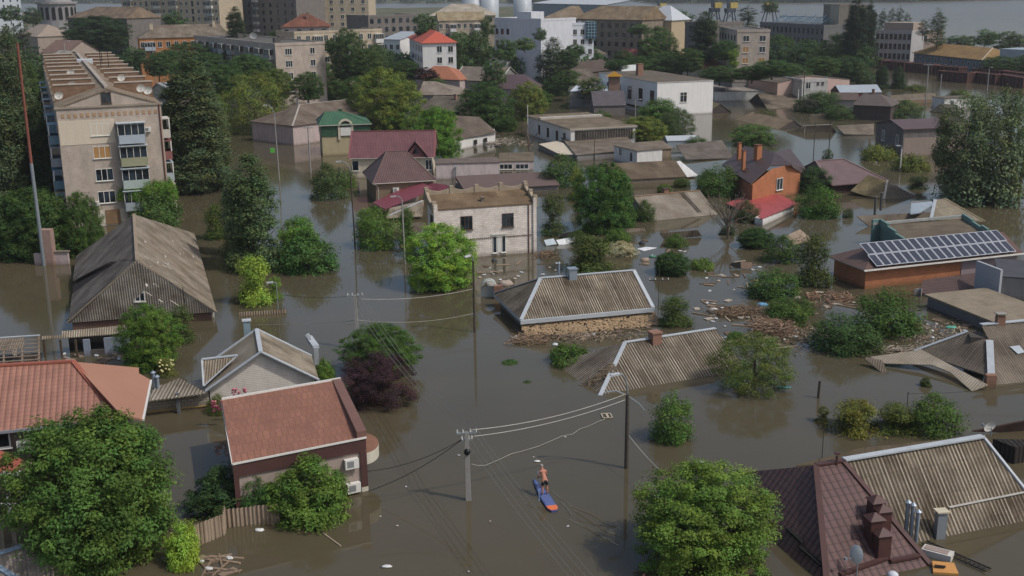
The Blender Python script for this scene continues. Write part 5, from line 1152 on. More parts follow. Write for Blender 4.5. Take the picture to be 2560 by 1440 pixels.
# long grey building with brown roof
o=block('apartment_building','long grey brown four storey block with brown hip roof, top right of centre',(1425,47),(1606,50),395,14,brick('#85796a','#7a6f61','#6c6256',1,bw=.6,bh=.3),corr('#85745d','#6a5a46','#968670',.6,.25),nf=4,nF=10,rt='hip',rise=4.2,ov=.4,inset=(8,.1),fl=3.0,top=2.6,st='n1')
balcony(o,'F',o.L*.3,o.h-4,2.6,'#a9b8c0'); balcony(o,'F',o.L*.3,o.h-7,2.6,'#93a8b0')
o=block('building','pale brown end wing with silver hip roof facing right, top right of centre',(1606,50),(1680,51),388,12,plaster('#a8977c',.1),plain('#a9adb0',.5,0,.1),nf=1,nF=1,rt='hip',rise=4.6,ov=.4,inset=(4.5,4.5),cat='building'); MB().box(0.3,o.L-.3,.3,.42,o.h-5.6,o.h-5.0).build('pale_string_course',plain('#b5a98f'),o.root)
o=block('building','brown roofed old block with flat pale roof end left of the long grey brown block',(1353,46),(1430,46),402,16,APG,corr('#8a7b66','#6f6150','#9f917c',.6,.25),nf=3,nF=4,rt='hip',rise=4,ov=.4,inset=(8,.1),cat='building')
# brick block right
o=block('apartment_building','four storey pinkish brown block with boarded windows between poplars, top right',(1843,78),(1926,77),300,26,APB,FR,nf=0,nF=0,par=.4)
for i in range(4): win(o,'F',o.L*.28,o.h-2.6-2.8*i,1.5,1.4,'w2' if i==0 else 'w2o'); win(o,'F',o.L*.78,o.h-2.6-2.8*i,1.5,1.4,'w2' if i<2 else 'w2o')
slots(o,'L',6,[o.h-2.6-2.8*i for i in range(4)],3,24,1.2,1.4,'n1')
o=block('building','dark shaded brick block half hidden by the poplar, top right',(1712,58),(1770,60),345,14,APG,FR,nf=4,nF=2,cat='building')
# office
o=block('office_building','pale grey three storey office block with rooftop hut and blind pinkish end wall, top right',(2190,76),(2280,78),405,13,plaster('#a3a2a2',.2),FR,nf=3,nF=8,st='d1',cat='office block',fl=3.3,top=2.8,wf=1.0,hf=1.7,par=.2)
e_=block('building','blind pinkish sunlit end wall block of the grey office with one narrow window, top right',(2281,77),(2357,76),402,11,brick('#b3a193','#aa998b','#a09082'),FR,nf=0,nF=0,cat='building',par=.2); win(e_,'F',e_.L*.45,e_.h-3.4,1,1.7,'d1')
MB().box(o.L*.15,o.L*.95,2,10,o.h,o.h+2.7).build('roof_hut',plaster('#9a8c80',.2),o.root)
o=block('building','long blue grey two storey building with ochre brown hip roof, top right',(2280,132),(2455,150),392,15,plaster('#66727c',.3),corr('#8b7046','#7a6240','#9a8052',.5,.15),nf=1,nF=13,rt='hip',rise=3.2,ov=.5,inset=(5,6),st='w1',cat='building',cap=plain('#b5ad9f'),caps=('hips',),top=2.6,wf=.9,hf=1.6)
# ruined factory
o=block('factory','ruined grey factory with slanting glazed gallery and broken blue roof frames, top right',(1900,58),(2060,66),420,18,plaster('#6d6c6c',.4),FR,nf=3,nF=0,cat='factory'); slots(o,'F',15,[o.h-2.6,o.h-5.8],1,o.L-1,.9,1.7,'n1'); MB().hexa([(2,-.3,o.h-10.5),(o.L*.8,-.3,o.h-11.2),(o.L*.8,.1,o.h-7.6),(2,.1,o.h-7),(2,-2.4,o.h-10.5),(o.L*.8,-2.4,o.h-11.2),(o.L*.8,-.2,o.h-7.6),(2,-.2,o.h-7)]).build('gallery',seam('#a5abb1','#5a6066',1.6),o.root)
b=MB(); 
for i in range(16): u=3+i*1.9; b.bar((u,2,o.h),(u+1.2,6,o.h+2.4+(i%3)*.5),.15,.15).bar((u+1.2,6,o.h+2.4),(u,10,o.h),.15,.15)
b.bar((3,6,o.h+2.5),(o.L-6,6,o.h+2.6),.2,.2); b.build('broken_roof_frame',plain('#5b7c92'),o.root)
o=block('tower_building','square grey brown stair tower with pale side beside the ruined factory, top right',(2059,12),(2100,14),405,10,plaster('#7d766b',.3),FR,nf=4,nF=1,cat='tower',par=.3); MB().box(o.L*.45,o.L,-.06,.02,o.h-12,o.h).build('pale_wall_band',plaster('#a39a88',.2),o.root)
MB().tube([(o.L*1.3,4,o.h-3),(o.L*1.3,4,o.h+4)],.25,5).build('antenna_mast',WHITE,o.root)
o=block('building','collapsed brown roofed hall right of the stair tower, top right',(2096,44),(2122,46),400,9,plaster('#7a6d62',.3),ASBD,nf=2,nF=1,rt='hip',rise=5,ov=.1,cat='building')
# silos, warehouse
CORS=seam('#a3a9ae','#7d858b',.5); 
for i,(x,w_) in enumerate(((1180,50),(1222,50),(1306,46))):
    p=Q(x,10,560); r_=w_/2/sc(560); zt=Q(x,-22,560).z; o=Free('silo',['pale ribbed steel silo, leftmost of the three beyond the tan roofs','pale ribbed steel silo in the middle of the three beyond the tan roofs','pale ribbed steel silo, rightmost of the three beyond the white factory'][i],p,'silo','steel silos by the port')
    MB().tube([(0,0,-2),(0,0,zt)],r_,24).build('body',CORS,o.root,True); MB().tube([(0,0,zt),(0,0,zt+4)],r_*1.02,24,0,.5).build('roof',plain('#8e949a'),o.root)
o=block('warehouse','long blue grey port warehouse with pale roof edge, top centre right',(1330,8),(1513,12),650,30,plain('#7f8890',.6),plain('#a9adb0'),nf=0,nF=0,rt='gable',rise=2,ov=.3,cat='warehouse')
o=block('building','small dark port buildings right of the long warehouse',(1522,16),(1600,18),640,14,plain('#8d8578'),plain('#6f6f70'),nf=1,nF=3,cat='building')
# cranes
def crane(x,yb,yt,D,label,face=1):
    p=Q(x,yb,D); zt=Q(x,yt,D).z; zb=p.z; r=empty('port_crane',(p.x,p.y,0),.2,label,'crane','portal cranes in the port'); s_=(zt-zb)
    b=MB(); m=zb+s_*.5
    for sx in (-1,1):
        for sy in (-1,1): b.bar((sx*4.2,sy*3,zb-8),(sx*1.6,sy*1.4,m),.5,.5)
        b.bar((sx*4.2,-3,zb),(-sx*1.6,1.4,m),.25,.25).bar((sx*4.2,-3,zb),(sx*4.2,3,zb),.4,.4)
    b.bar((-4.2,-3,zb+1),(4.2,-3,zb+1),.4,.4); b.build('portal',plain('#4a525c'),r)
    MB().box(-2.2,2.2,-2,2,m,m+s_*.18).build('slew_base',plain('#3e4650'),r); MB().box(face*1.4-1.8,face*1.4+1.8,-1.6,1.6,m+s_*.18,m+s_*.42).build('cabin',plain('#b5a05a'),r)
    b=MB().bar((-1,-1,m+s_*.2),(-2,-1,zt+14),.5,.5).bar((-1,1,m+s_*.2),(-2,1,zt+14),.5,.5)
    for i in range(8): z=m+s_*.3+i*3; b.bar((-1.1,-1,z),(-1.3,1,z+2),.2,.2)
    b.build('jib',plain('#3f4a56'),r)
crane(1650,38,6,640,'portal crane with pale yellow cabin, leftmost in the port'); crane(1785,58,2,560,'portal crane with pale cabin on lattice legs beside the left tall poplar'); crane(1824,60,2,555,'portal crane with pale cabin, right one of the close pair in the port'); crane(1925,30,4,640,'small dark portal crane above the ruined factory',-1)
# rusty rail wagons
RW=corr('#5c3f38','#3a2724','#70504a',1.1,.8); rw0=None
def wagon(A,B,h,label):
    a=P(A[0],A[1],h); b_=P(B[0],B[1],h); e=(b_-a); L=e.length; r=empty('rail_wagon',(a.x,a.y,0),math.atan2(e.y,e.x),label,'rail wagon','rusty rail wagons standing in the flood')
    MB().box(0,L,0,3,-1,h).build('body',RW,r)
    b=MB().box(-.1,L+.1,-.1,.1,h,h+.18).box(-.1,L+.1,2.9,3.1,h,h+.18).box(-.1,.1,0,3,h,h+.18).box(L-.1,L+.1,0,3,h,h+.18)
    n=int(L/1.6)
    for i in range(n+1): b.box(L*i/n-.06,L*i/n+.06,-.12,0,-.5,h)
    b.build('rim',plain('#6e4c44'),r); MB().box(.1,L-.1,.1,2.9,h-.6,h-.5).build('load',plain('#3b2c28'),r) if False else None
px=[(2146,145,2205,151),(2207,152,2262,157),(2264,158,2330,163),(2332,164,2398,170),(2345,178,2420,184),(2426,181,2490,188),(2494,186,2560,196),(2430,172,2500,178),(2503,178,2570,186)]
rl_=['beside the big round tree','second from the big round tree','below the ochre roof, left part','below the ochre roof, right part','nearest the water, left one with white end','nearest the water, middle one','nearest the water, cut by right edge','behind the middle near one','behind the right near one']
for (x0,y0,x1,y1),t in zip(px,rl_): wagon((x0,y0),(x1,y1),2.6,'rusty brown rail wagon '+t)
# low sheds far right
o=block('shed','pale long low shed at the right edge beyond the trees',(2500,122),(2600,126),352,10,plain('#9aa3a8'),plain('#8f9ba3'),nf=0,nF=0,cat='shed',par=0)
o=house('building','dark tall hospital like block far behind at top left corner',(-40,-10),(50,-12),D=560,W=14,rt='flat',ov=.05,wall=plaster('#a9b0b5',.1),roof=FR,cat='building'); slots(o,'F',5,[o.h-3-3*i for i in range(6)],3,o.L-3,1.3,1.5,'n1')
o.root['label']='pale grey block with regular small windows in the top left corner'
for (A,B,D,W,rf_,lab) in (((40,88),(92,92),430,14,'#8a7d70','brown hip roofed old house left of the church'),((100,132),(165,134),330,12,'#6f5a50','house with brown red roof below the church'),((-20,160),(26,160),385,8,'#77706a','grey roof corner between trees at the left edge'),((105,155),(140,158),300,10,'#8f8a80','low grey house with orange brick wall below the church')):
    o=house('house',lab,A,B,D=D,W=W,rt='gable' if 'hip' not in lab else 'hip',rise=W*.28,ov=.3,wall=plaster('#9a8c80',.3),roof=plain(rf_,.9,0,.2,.6))

o=house('hall','pale grey roofed hall directly right of the tall apartment block',(372,228),(440,236),h=3.2,W=26,rt='gable',ax='y',apex=(392,207),rise=3,ov=.3,wall=plaster('#a59e94',.2),roof=plain('#8d9094',.7,0,.15,.6),cat='hall')
# ================================================================ TREES AND SHRUBS
GD,GM,GB,GO,GP,GL='#415433','#4a6430','#6a8a36','#606a36','#46584a','#7a9440'
PUR='#352a2e'
T=[ # kind,x,ybottom,ytop,width,colour,label,[extras]
('walnut',262,1432,1032,470,'#4d6e30','huge round walnut tree filling the lower left corner beside the orange roof','walnut_tree',{}),
('maple',1755,1455,1168,400,'#5f8034','big round maple standing in water at bottom right, before the brown tile roof','maple_tree',{}),
('sumac',772,1312,1140,245,'#587c34','feathery sumac tree in front of the red shingle roofed shop','sumac_tree',{'v':0}),
('sumac',560,1300,1172,200,'#41603a','dark sumac shrub between the huge walnut and the shop building','sumac_shrub',{}),
('sumac',650,1295,1180,130,'#456a36','small sumac shrub against the left wall of the shop building','sumac_shrub',{}),
('bush',462,1425,1305,110,'#8ab040','bright lime vine shrub at the right foot of the huge walnut','shrub',{}),
('maple',955,948,812,205,'#46682a','round green maple just behind the dark purple plum tree','maple_tree',{}),
('plum',948,1026,878,205,'#43313a','dark purple plum tree in the water right of the shop roof','plum_tree',{}),
('bush',812,955,897,62,'#5c8030','small green bush at the right eave of the white clapboard house','shrub',{}),
('bush',758,965,925,34,'#4f7030','ivy tuft clinging to the white clapboard gable','shrub',{'sink':.0}),
('maple',378,928,760,165,'#54782e','ivy wrapped tree in front of the low corner of the barn','tree',{}),
('ragged',455,862,762,100,'#4e6234','small dark tree leaning right beside the ivy wrapped tree','tree',{}),
('bush',335,932,897,60,'#5a8034','low green bush behind the orange tiled roof','shrub',{}),
('bushC',415,945,895,62,'#6d7a40','rose bush with pale yellow flowers behind the orange tiled roof','rose_bush',{}),
('bush',548,1038,985,62,'#5a6c38','pink rose bush at the left corner of the red shingle roof','rose_bush',{}),
('bush',592,1005,972,60,'#66743c','thin pink rose bush behind the back edge of the red shingle roof','rose_bush',{}),
('bushC',640,768,642,125,'#84a842','bright yellow green young ash tree right of the barn','ash_tree',{}),
('ragged',690,752,690,50,'#6a8e3a','side shoots of the bright ash tree at the thin lamp post','shrub',{}),
('poplarB',640,680,372,140,'#4f6844','tall dark poplar standing in the flooded street left of centre','poplar_tree',{}),
('poplarB',598,640,430,80,'#5a6c4c','narrow dark poplar with bare stems hugging the tall street poplar','poplar_tree',{}),
('round',770,685,575,160,'#456a34','dense round tree just right of the tall street poplar','tree',{'kind2':'bush'}),
('bush',750,625,542,110,'#5c8632','lighter green tree behind the dense round tree, with a white pole','tree',{}),
('bushC',543,602,512,85,'#50682f','loose olive shrub in the brown water left of the tall street poplar','shrub',{}),
('poplar',498,485,118,165,'#54684a','tallest poplar, rising beside the right wall of the beige apartment block','poplar_tree',{'sink':.02}),
('poplar',455,470,190,80,'#54684a','lower poplar stem between the beige apartment block and the tallest poplar','poplar_tree',{}),
('poplar',545,470,210,85,'#586c4c','lower poplar on the right flank of the tallest poplar','poplar_tree',{}),
('bush',395,572,480,125,'#4e6c38','bushy shrub beneath the vine covered balcony of the apartment block','shrub',{}),
('walnut',212,645,482,105,'#47662e','walnut tree at the foot of the apartment block front, left','walnut_tree',{}),
('walnut',90,655,470,210,'#426030','broad walnut tree behind the tall mast at the left edge','walnut_tree',{}),
('maple',25,640,540,110,'#3f5c30','low dark tree at the left edge above the brown water','tree',{}),
('poplarB',22,520,190,120,'#4e6244','tall dark tree at the left edge below the grey roof corner','poplar_tree',{}),
('poplar',68,500,45,110,'#54674a','tall poplar directly left of the apartment block roof','poplar_tree',{}),
('poplarB',118,505,250,75,'#3a4d30','shaded poplar against the left wall of the apartment block','poplar_tree',{}),
('poplarB',100,420,150,70,'#486032','mid green poplar behind the red and white mast','poplar_tree',{}),
('willow',645,338,182,185,'#6a7e3c','large round willow with yellowish top behind the street lamp, upper left','willow_tree',{'kind2':'dome'}),
('dome',0,0,0,0,'','','',{'skip':1}),
('bushB',822,500,408,105,'#465f36','dense shrub in the flooded street left of the brown pyramid roof','shrub',{}),
('bushB',945,625,520,125,'#557a32','flowering locust tree at the left corner of the white brick building','locust_tree',{}),
('ragged',915,570,520,70,'#5f8238','upper left branch clump of the locust tree beside the wooden pole','shrub',{}),
('bushC',1018,612,520,60,'#4f7432','narrow locust tree directly before the left wall of the white brick building','locust_tree',{}),
('maple',1105,730,560,195,'#74a03a','bright green leafy tree in front of the white brick building','locust_tree',{}),
('ragged',1130,640,547,75,'#74a03a','top shoots of the bright tree before the white brick building','shrub',{}),
('maple',965,338,172,180,'#6a8038','big sunlit acacia with yellow green crown, upper centre','acacia_tree',{}),
('maple',1095,405,265,120,'#5a8832','vivid green acacia right of the maroon roof','acacia_tree',{}),
('round',1010,340,258,95,'#587830','smaller acacia behind the ridge of the maroon roof','acacia_tree',{}),
('maple',1212,332,205,140,'#40602f','dark round maple above the white cottage, upper centre','maple_tree',{}),
('maple',1320,302,205,95,'#6a7c3a','round maple right of the dark maple, upper centre','maple_tree',{}),
('round',1505,318,275,55,'#4f6a34','small round tree right of the striped workshop wall','tree',{}),
('bush',1650,305,247,110,'#4c7030','round tree before the white hall front wall','tree',{}),
('maple',1605,362,290,125,'#6c8038','bright round tree below the dark lamp post, centre right','maple_tree',{}),
('willow',1695,345,270,95,'#485f38','drooping willow at the open water right of the bright round tree','willow_tree',{}),
('bush',1660,345,300,60,'#486434','low shrub between the bright round tree and the willow','shrub',{}),
('round',1880,366,310,112,'#4c7032','isolated round tree in open water behind the orange brick house','tree',{}),
('walnut',1515,585,408,165,'#446a30','largest tree of the centre right, left of the grey roof with ladder','walnut_tree',{}),
('bushB',1405,468,386,120,'#456434','dark tree at the end of the wide plain brown roof','tree',{}),
('ragged',1440,500,420,50,'#7a8a38','yellowish narrow tree left of the largest centre right tree','tree',{}),
('ragged',1382,592,482,85,'#4c6034','airy small tree at the right corner of the white brick building','tree',{}),
('bushB',1795,492,412,115,'#486a30','round shrub tree at the left wall of the orange brick house','tree',{}),
('round',2030,485,416,95,'#3d5a34','dark tree directly left of the taupe roof','tree',{}),
('bushB',2045,548,462,125,'#486e30','full green tree below the dark tree, right of the red roof','tree',{}),
('bushB',1863,558,500,75,'#44583a','grey green shrub in front of the red metal roof','shrub',{}),
('bushC',1475,688,590,160,'#4f6432','spreading shrub behind the ridge of the central asbestos roof','shrub',{}),
('bush',1545,610,572,75,'#4e7030','green bush just above the white blossoms','shrub',{}),
('bush',1550,640,603,85,'#a7a88e','shrub covered with cream white blossoms, centre right','blossom_shrub',{}),
('walnut',1678,690,630,95,'#3c5a2e','dense dark bush floating alone right of the green lid, centre right','shrub',{'v':1}),
('mat',1755,676,648,75,'#5f7c38','low creeping vine trailing right of the dense dark bush','vine',{}),
('walnut',1890,622,570,92,'#3c5c30','compact dark bush left of the long water channel, right','shrub',{}),
('bushC',2030,722,590,130,'#4a5c30','dark spreading tree touching the left of the solar panel house','tree',{}),
('bushB',1955,660,588,100,'#45622f','bush left of the dark spreading tree near the solar panel house','shrub',{}),
('bushB',1930,750,672,150,'#45672f','wide green bush left of the overturned wooden crates','shrub',{}),
('bush',1962,815,748,130,'#4a682f','wide low bush above the driftwood heap, right','shrub',{}),
('bushB',2100,888,785,170,'#3f5f33','big dark green bush in the middle of the right side debris','shrub',{}),
('bushB',2165,885,815,90,'#466338','smaller grey green bush attached right of the big dark bush','shrub',{}),
('bushB',2215,845,722,190,'#45672e','large bush between the solar panel house and the long slab garage','shrub',{}),
('bushC',2270,840,790,90,'#53663a','olive low shrub right of the large bush, by floating boards','shrub',{}),
('bushC',1685,822,742,120,'#4b6230','ragged shrub at the right end of the central asbestos roof','shrub',{}),
('ragged',1885,988,838,225,'#5a6e34','cherry tree with drooping branches covering the end of the striped roof','cherry_tree',{'kind2':'willow'}),
('round',1880,985,850,140,'#50672f','inner crown of the cherry tree beside the striped hip roof','cherry_tree',{'skip':1}),
('bushB',1678,1112,980,125,'#4f7433','upright bush in open water right of the lamp pole, lower right','shrub',{}),
('bushC',2135,1092,1005,165,'#68702f','olive bush, left end of the hedge in the lower right water','shrub',{'group':''}),
('bushC',2238,1092,1015,160,'#56682f','middle bush of the hedge in the lower right water','shrub',{}),
('bushB',2330,1095,985,155,'#4b6a2e','tallest green bush at the right end of the lower right hedge','shrub',{}),
('ragged',2055,1060,1015,50,'#5c6434','sparse twiggy shrub left of the olive hedge bush','shrub',{}),
('bush',2314,968,944,32,'#4a5a34','tiny shrub top poking from open water near the right edge roof','shrub',{}),
('mat',1425,918,866,120,'#4f7030','ivy mat covering the left eave of the striped hip roof','ivy',{}),
('bush',1838,850,830,50,'#4f7030','ivy over the right end of the striped roof ridge','ivy',{}),
('roundB',2405,515,235,150,'#5f7452','left stem of the large silvery poplar clump near the right edge','poplar_tree',{'sink':.02}),
('roundB',2490,515,222,150,'#5f7452','right stem of the large silvery poplar clump near the right edge','poplar_tree',{'sink':.02}),
('bushB',2445,518,330,235,'#5d7256','spreading lower crown of the large silvery poplar clump','poplar_tree',{}),
('bushC',2295,475,440,65,'#465838','small dark shrub in the water left of the large poplar clump','shrub',{}),
('mat',2190,402,365,90,'#6a7a3a','light green reeds below the grey stone clad house','reeds',{}),
('mat',2275,430,388,95,'#647438','reeds and weeds right of the lamp post near the grey stone clad house','reeds',{}),
('mat',2250,388,362,60,'#5a6a36','weeds along the foot wall of the grey stone clad house','reeds',{}),
('bushC',2055,285,228,115,'#48663a','green trees in front of the grey parapet building, upper right','tree',{}),
('bushB',2190,298,245,120,'#46653a','left half of the dense thicket before the silver shed, upper right','tree',{}),
('bushB',2260,295,250,100,'#4b6838','right half of the dense thicket before the silver shed, upper right','tree',{}),
('poplarB',2203,222,160,36,'#3a5434','left one of the two small poplars by the rusty wagons','poplar_tree',{}),
('poplarB',2245,222,165,34,'#3c5636','right one of the two small poplars by the rusty wagons','poplar_tree',{}),
('bushB',2165,215,165,60,'#44623a','shrub left of the two small poplars by the rusty wagons','shrub',{}),
('mat',2290,228,212,60,'#5c6c3c','weeds in the water before the rusty wagons','reeds',{}),
('mat',2400,240,225,55,'#5c6c3c','floating weeds above the large poplar clump, upper right','reeds',{}),
('round',2068,405,372,26,'#3f5634','tiny bush around a pole in open water right of the orange brick house','shrub',{}),
('round',1452,268,222,70,'#3d5834','dark round bush in front of the white roofed shed','tree',{}),
('poplarB',1383,235,92,88,'#4e6048','tall silvery birch left of the white office block, upper centre','birch_tree',{}),
('round',1395,240,185,75,'#3a5630','dark tree at the foot of the tall silvery birch','tree',{}),
('maple',1643,192,68,105,'#46682f','tall rounded tree between the grey brown block and the white hall','tree',{}),
('maple',1665,210,130,130,'#4a6836','wide tree below the tall rounded tree behind the white hall','tree',{}),
('maple',1780,205,140,110,'#48643a','trees right of the wide tree, behind the white hall chimney','tree',{}),
('poplarB',1763,150,24,70,'#43563f','left tall poplar before the dark brick block, top right','poplar_tree',{'D':320}),
('maple',1815,150,100,70,'#46663a','bushy tree between left tall poplar and the pinkish block','tree',{'D':290}),
('ragged',1835,168,122,40,'#6d8a3c','bright young tree at the left foot of the pinkish brown block','tree',{'D':280}),
('maple',1930,190,150,110,'#4a6a3c','trees at the foot of the pinkish brown block, upper right','tree',{'D':262}),
('maple',1945,180,86,95,'#48663a','left tree of the big green mass below the ruined factory','tree',{}),
('maple',2015,192,100,110,'#46643a','middle tree of the big green mass below the ruined factory','tree',{}),
('maple',2095,200,84,120,'#4d6c3a','highest tree of the big green mass below the ruined factory','tree',{}),
('poplar',2140,150,-15,62,'#33473a','dark tall poplar, left one of the pair before the grey office','poplar_tree',{'D':330}),
('poplar',2172,145,0,46,'#364a3c','dark tall poplar, right one of the pair before the grey office','poplar_tree',{'D':332}),
('farcol',2207,80,18,26,'#50624a','thin poplar behind the grey office, first from the left','poplar_tree',{'D':480}),
('farcol',2230,80,15,22,'#50624a','thin poplar behind the grey office, second from the left','poplar_tree',{'D':480}),
('farcol',2248,80,10,22,'#4e604a','thin poplar behind the grey office, tallest, third from the left','poplar_tree',{'D':480}),
('farcol',2268,82,28,22,'#50624a','thin poplar behind the grey office, rightmost','poplar_tree',{'D':480}),
('farcol',2345,115,15,46,'#55684c','open crowned poplar behind the blind pinkish end wall','poplar_tree',{'D':385}),
('farcol',2308,90,45,30,'#55684c','small open poplar left of the open crowned poplar','poplar_tree',{'D':390}),
('far',2400,118,88,70,'#4a6440','round riverside tree, left one above the ochre roof','tree',{'D':400}),
('far',2462,112,75,66,'#4c6a3c','round riverside tree in the middle above the ochre roof','tree',{'D':400}),
('far',2525,125,78,80,'#4a6040','dark riverside tree at the right edge above the ochre roof','tree',{'D':400}),
('maple',2500,185,140,90,'#466238','trees right of the ochre roof by the rusty wagons','tree',{'D':330}),
('maple',2560,190,138,80,'#44603a','tree cut by the right edge behind the rusty wagons','tree',{'D':330}),
('maple',820,255,160,125,'#46662f','dense tree right of the five storey taupe block','tree',{}),
('maple',868,200,72,100,'#46603a','tall tree in front of the long four storey tan block','tree',{'D':275}),
('maple',915,205,120,90,'#4a6438','tree right of the tall tree before the tan block','tree',{'D':270}),
('maple',770,250,180,80,'#42602e','low tree at the foot of the five storey taupe block','tree',{'D':225}),
('maple',940,190,110,60,'#4d6640','slender tree at the right end of the tan block','tree',{'D':290}),
('far',700,112,75,60,'#46603a','tree top before the house with rusty brown hip roof','tree',{'D':340}),
('maple',242,128,38,165,'#3a5234','very dark broad tree left of the orange brick block','tree',{'D':370}),
('poplar',590,118,12,48,'#3f5440','poplar between the orange brick block and the taupe block','poplar_tree',{'D':310}),
('far',437,68,30,60,'#48653a','tree before the nine storey tan block','tree',{'D':380}),
('far',25,52,14,60,'#46603a','tree in the top left corner below the pale block','tree',{'D':440}),
('far',80,60,20,50,'#42583a','tree left of the grey church drum','tree',{'D':470}),
('farcol',55,150,45,50,'#44583c','poplar behind the mast in the upper left corner','poplar_tree',{'D':340}),
('farcol',20,200,60,50,'#42563a','poplar at the left edge beside the grey roof corner','poplar_tree',{'D':320}),
('far',1063,88,34,62,'#42603a','tree before the tan block group at top centre','tree',{'D':345}),
('far',1148,150,85,70,'#4a6638','left tree between the red roof and the white factory','tree',{'D':330}),
('far',1195,150,75,60,'#486236','middle tree between the red roof and the white factory','tree',{'D':330}),
('far',1218,90,42,36,'#46603c','slim tree at the right end of the tan balcony block','tree',{'D':350}),
('maple',1245,190,120,90,'#42602f','dark tree left of the white gable end, upper centre','tree',{}),
('far',1312,125,95,55,'#567238','bright tree before the blind factory walls','tree',{'D':320}),
('far',1600,85,60,60,'#48643a','tree before the pale end wing, top right of centre','tree',{'D':360}),
('far',1700,90,28,70,'#4b6440','tree by the river right of the silver hip roof','tree',{'D':430}),
('farcol',1870,70,10,50,'#44583f','dense poplar group right of the port cranes','poplar_tree',{'D':450}),
('far',1925,30,0,40,'#4c6242','poplar behind the ruined factory','tree',{'D':560}),
('maple',470,215,150,90,'#48683a','tree behind the tallest poplar, upper left','tree',{'D':255}),
('maple',560,250,160,110,'#466636','tree right behind the tallest poplar','tree',{'D':235}),
('maple',620,205,135,110,'#4a6c38','trees at the left wall of the five storey taupe block','tree',{'D':265}),
('maple',520,190,130,90,'#48683c','tree below the orange brick block, right part','tree',{'D':290}),
('maple',420,180,125,80,'#466438','tree below the orange brick block, left part','tree',{'D':290}),
('maple',140,215,150,90,'#46622f','tree behind the far end of the apartment block','tree',{'D':260}),
('maple',1185,232,190,70,'#486830','tree between the peach roof and the plum roof','tree',{}),
('maple',1085,250,190,70,'#4a6834','tree behind the sunlit acacia crown','tree',{}),
('far',1065,200,168,60,'#3d2e31','dark purple tree in front of the peach orange roof','plum_tree',{'D':282}),
('maple',1420,170,120,60,'#42603a','tree below the white office block','tree',{'D':300}),
('far',1495,95,88,40,'#4e6a3e','tree beside the grey brown block wall','tree',{'D':350,'skip':1}),
('maple',1540,175,148,60,'#46643a','tree before the white sheet roofed small shed','tree',{'D':285}),
('maple',1560,160,125,50,'#46623a','tree left of the brick red gable house','tree',{'D':330}),
('maple',650,260,210,80,'#42602f','undergrowth tree below the round willow','tree',{'skip':1}),
('bushB',1900,275,250,50,'#4c6640','shrub by the black boarded gable','shrub',{'skip':1}),
('bush',1880,292,272,60,'#57623c','brown green shrub above the tan drowned roof','shrub',{'skip':1}),
]
for t in T:
    kind,x,yb,yt,w_,col,lab,nm,ex=t
    if ex.get('skip'): continue
    kind=ex.get('kind2',kind) if ex.get('kind2') in ('bush','willow','poplar') else kind
    tree(kind,x,yb,yt,w_,col,lab,D=ex.get('D'),name=nm,sink=ex.get('sink',.14),k=1.3,v=ex.get('v'))
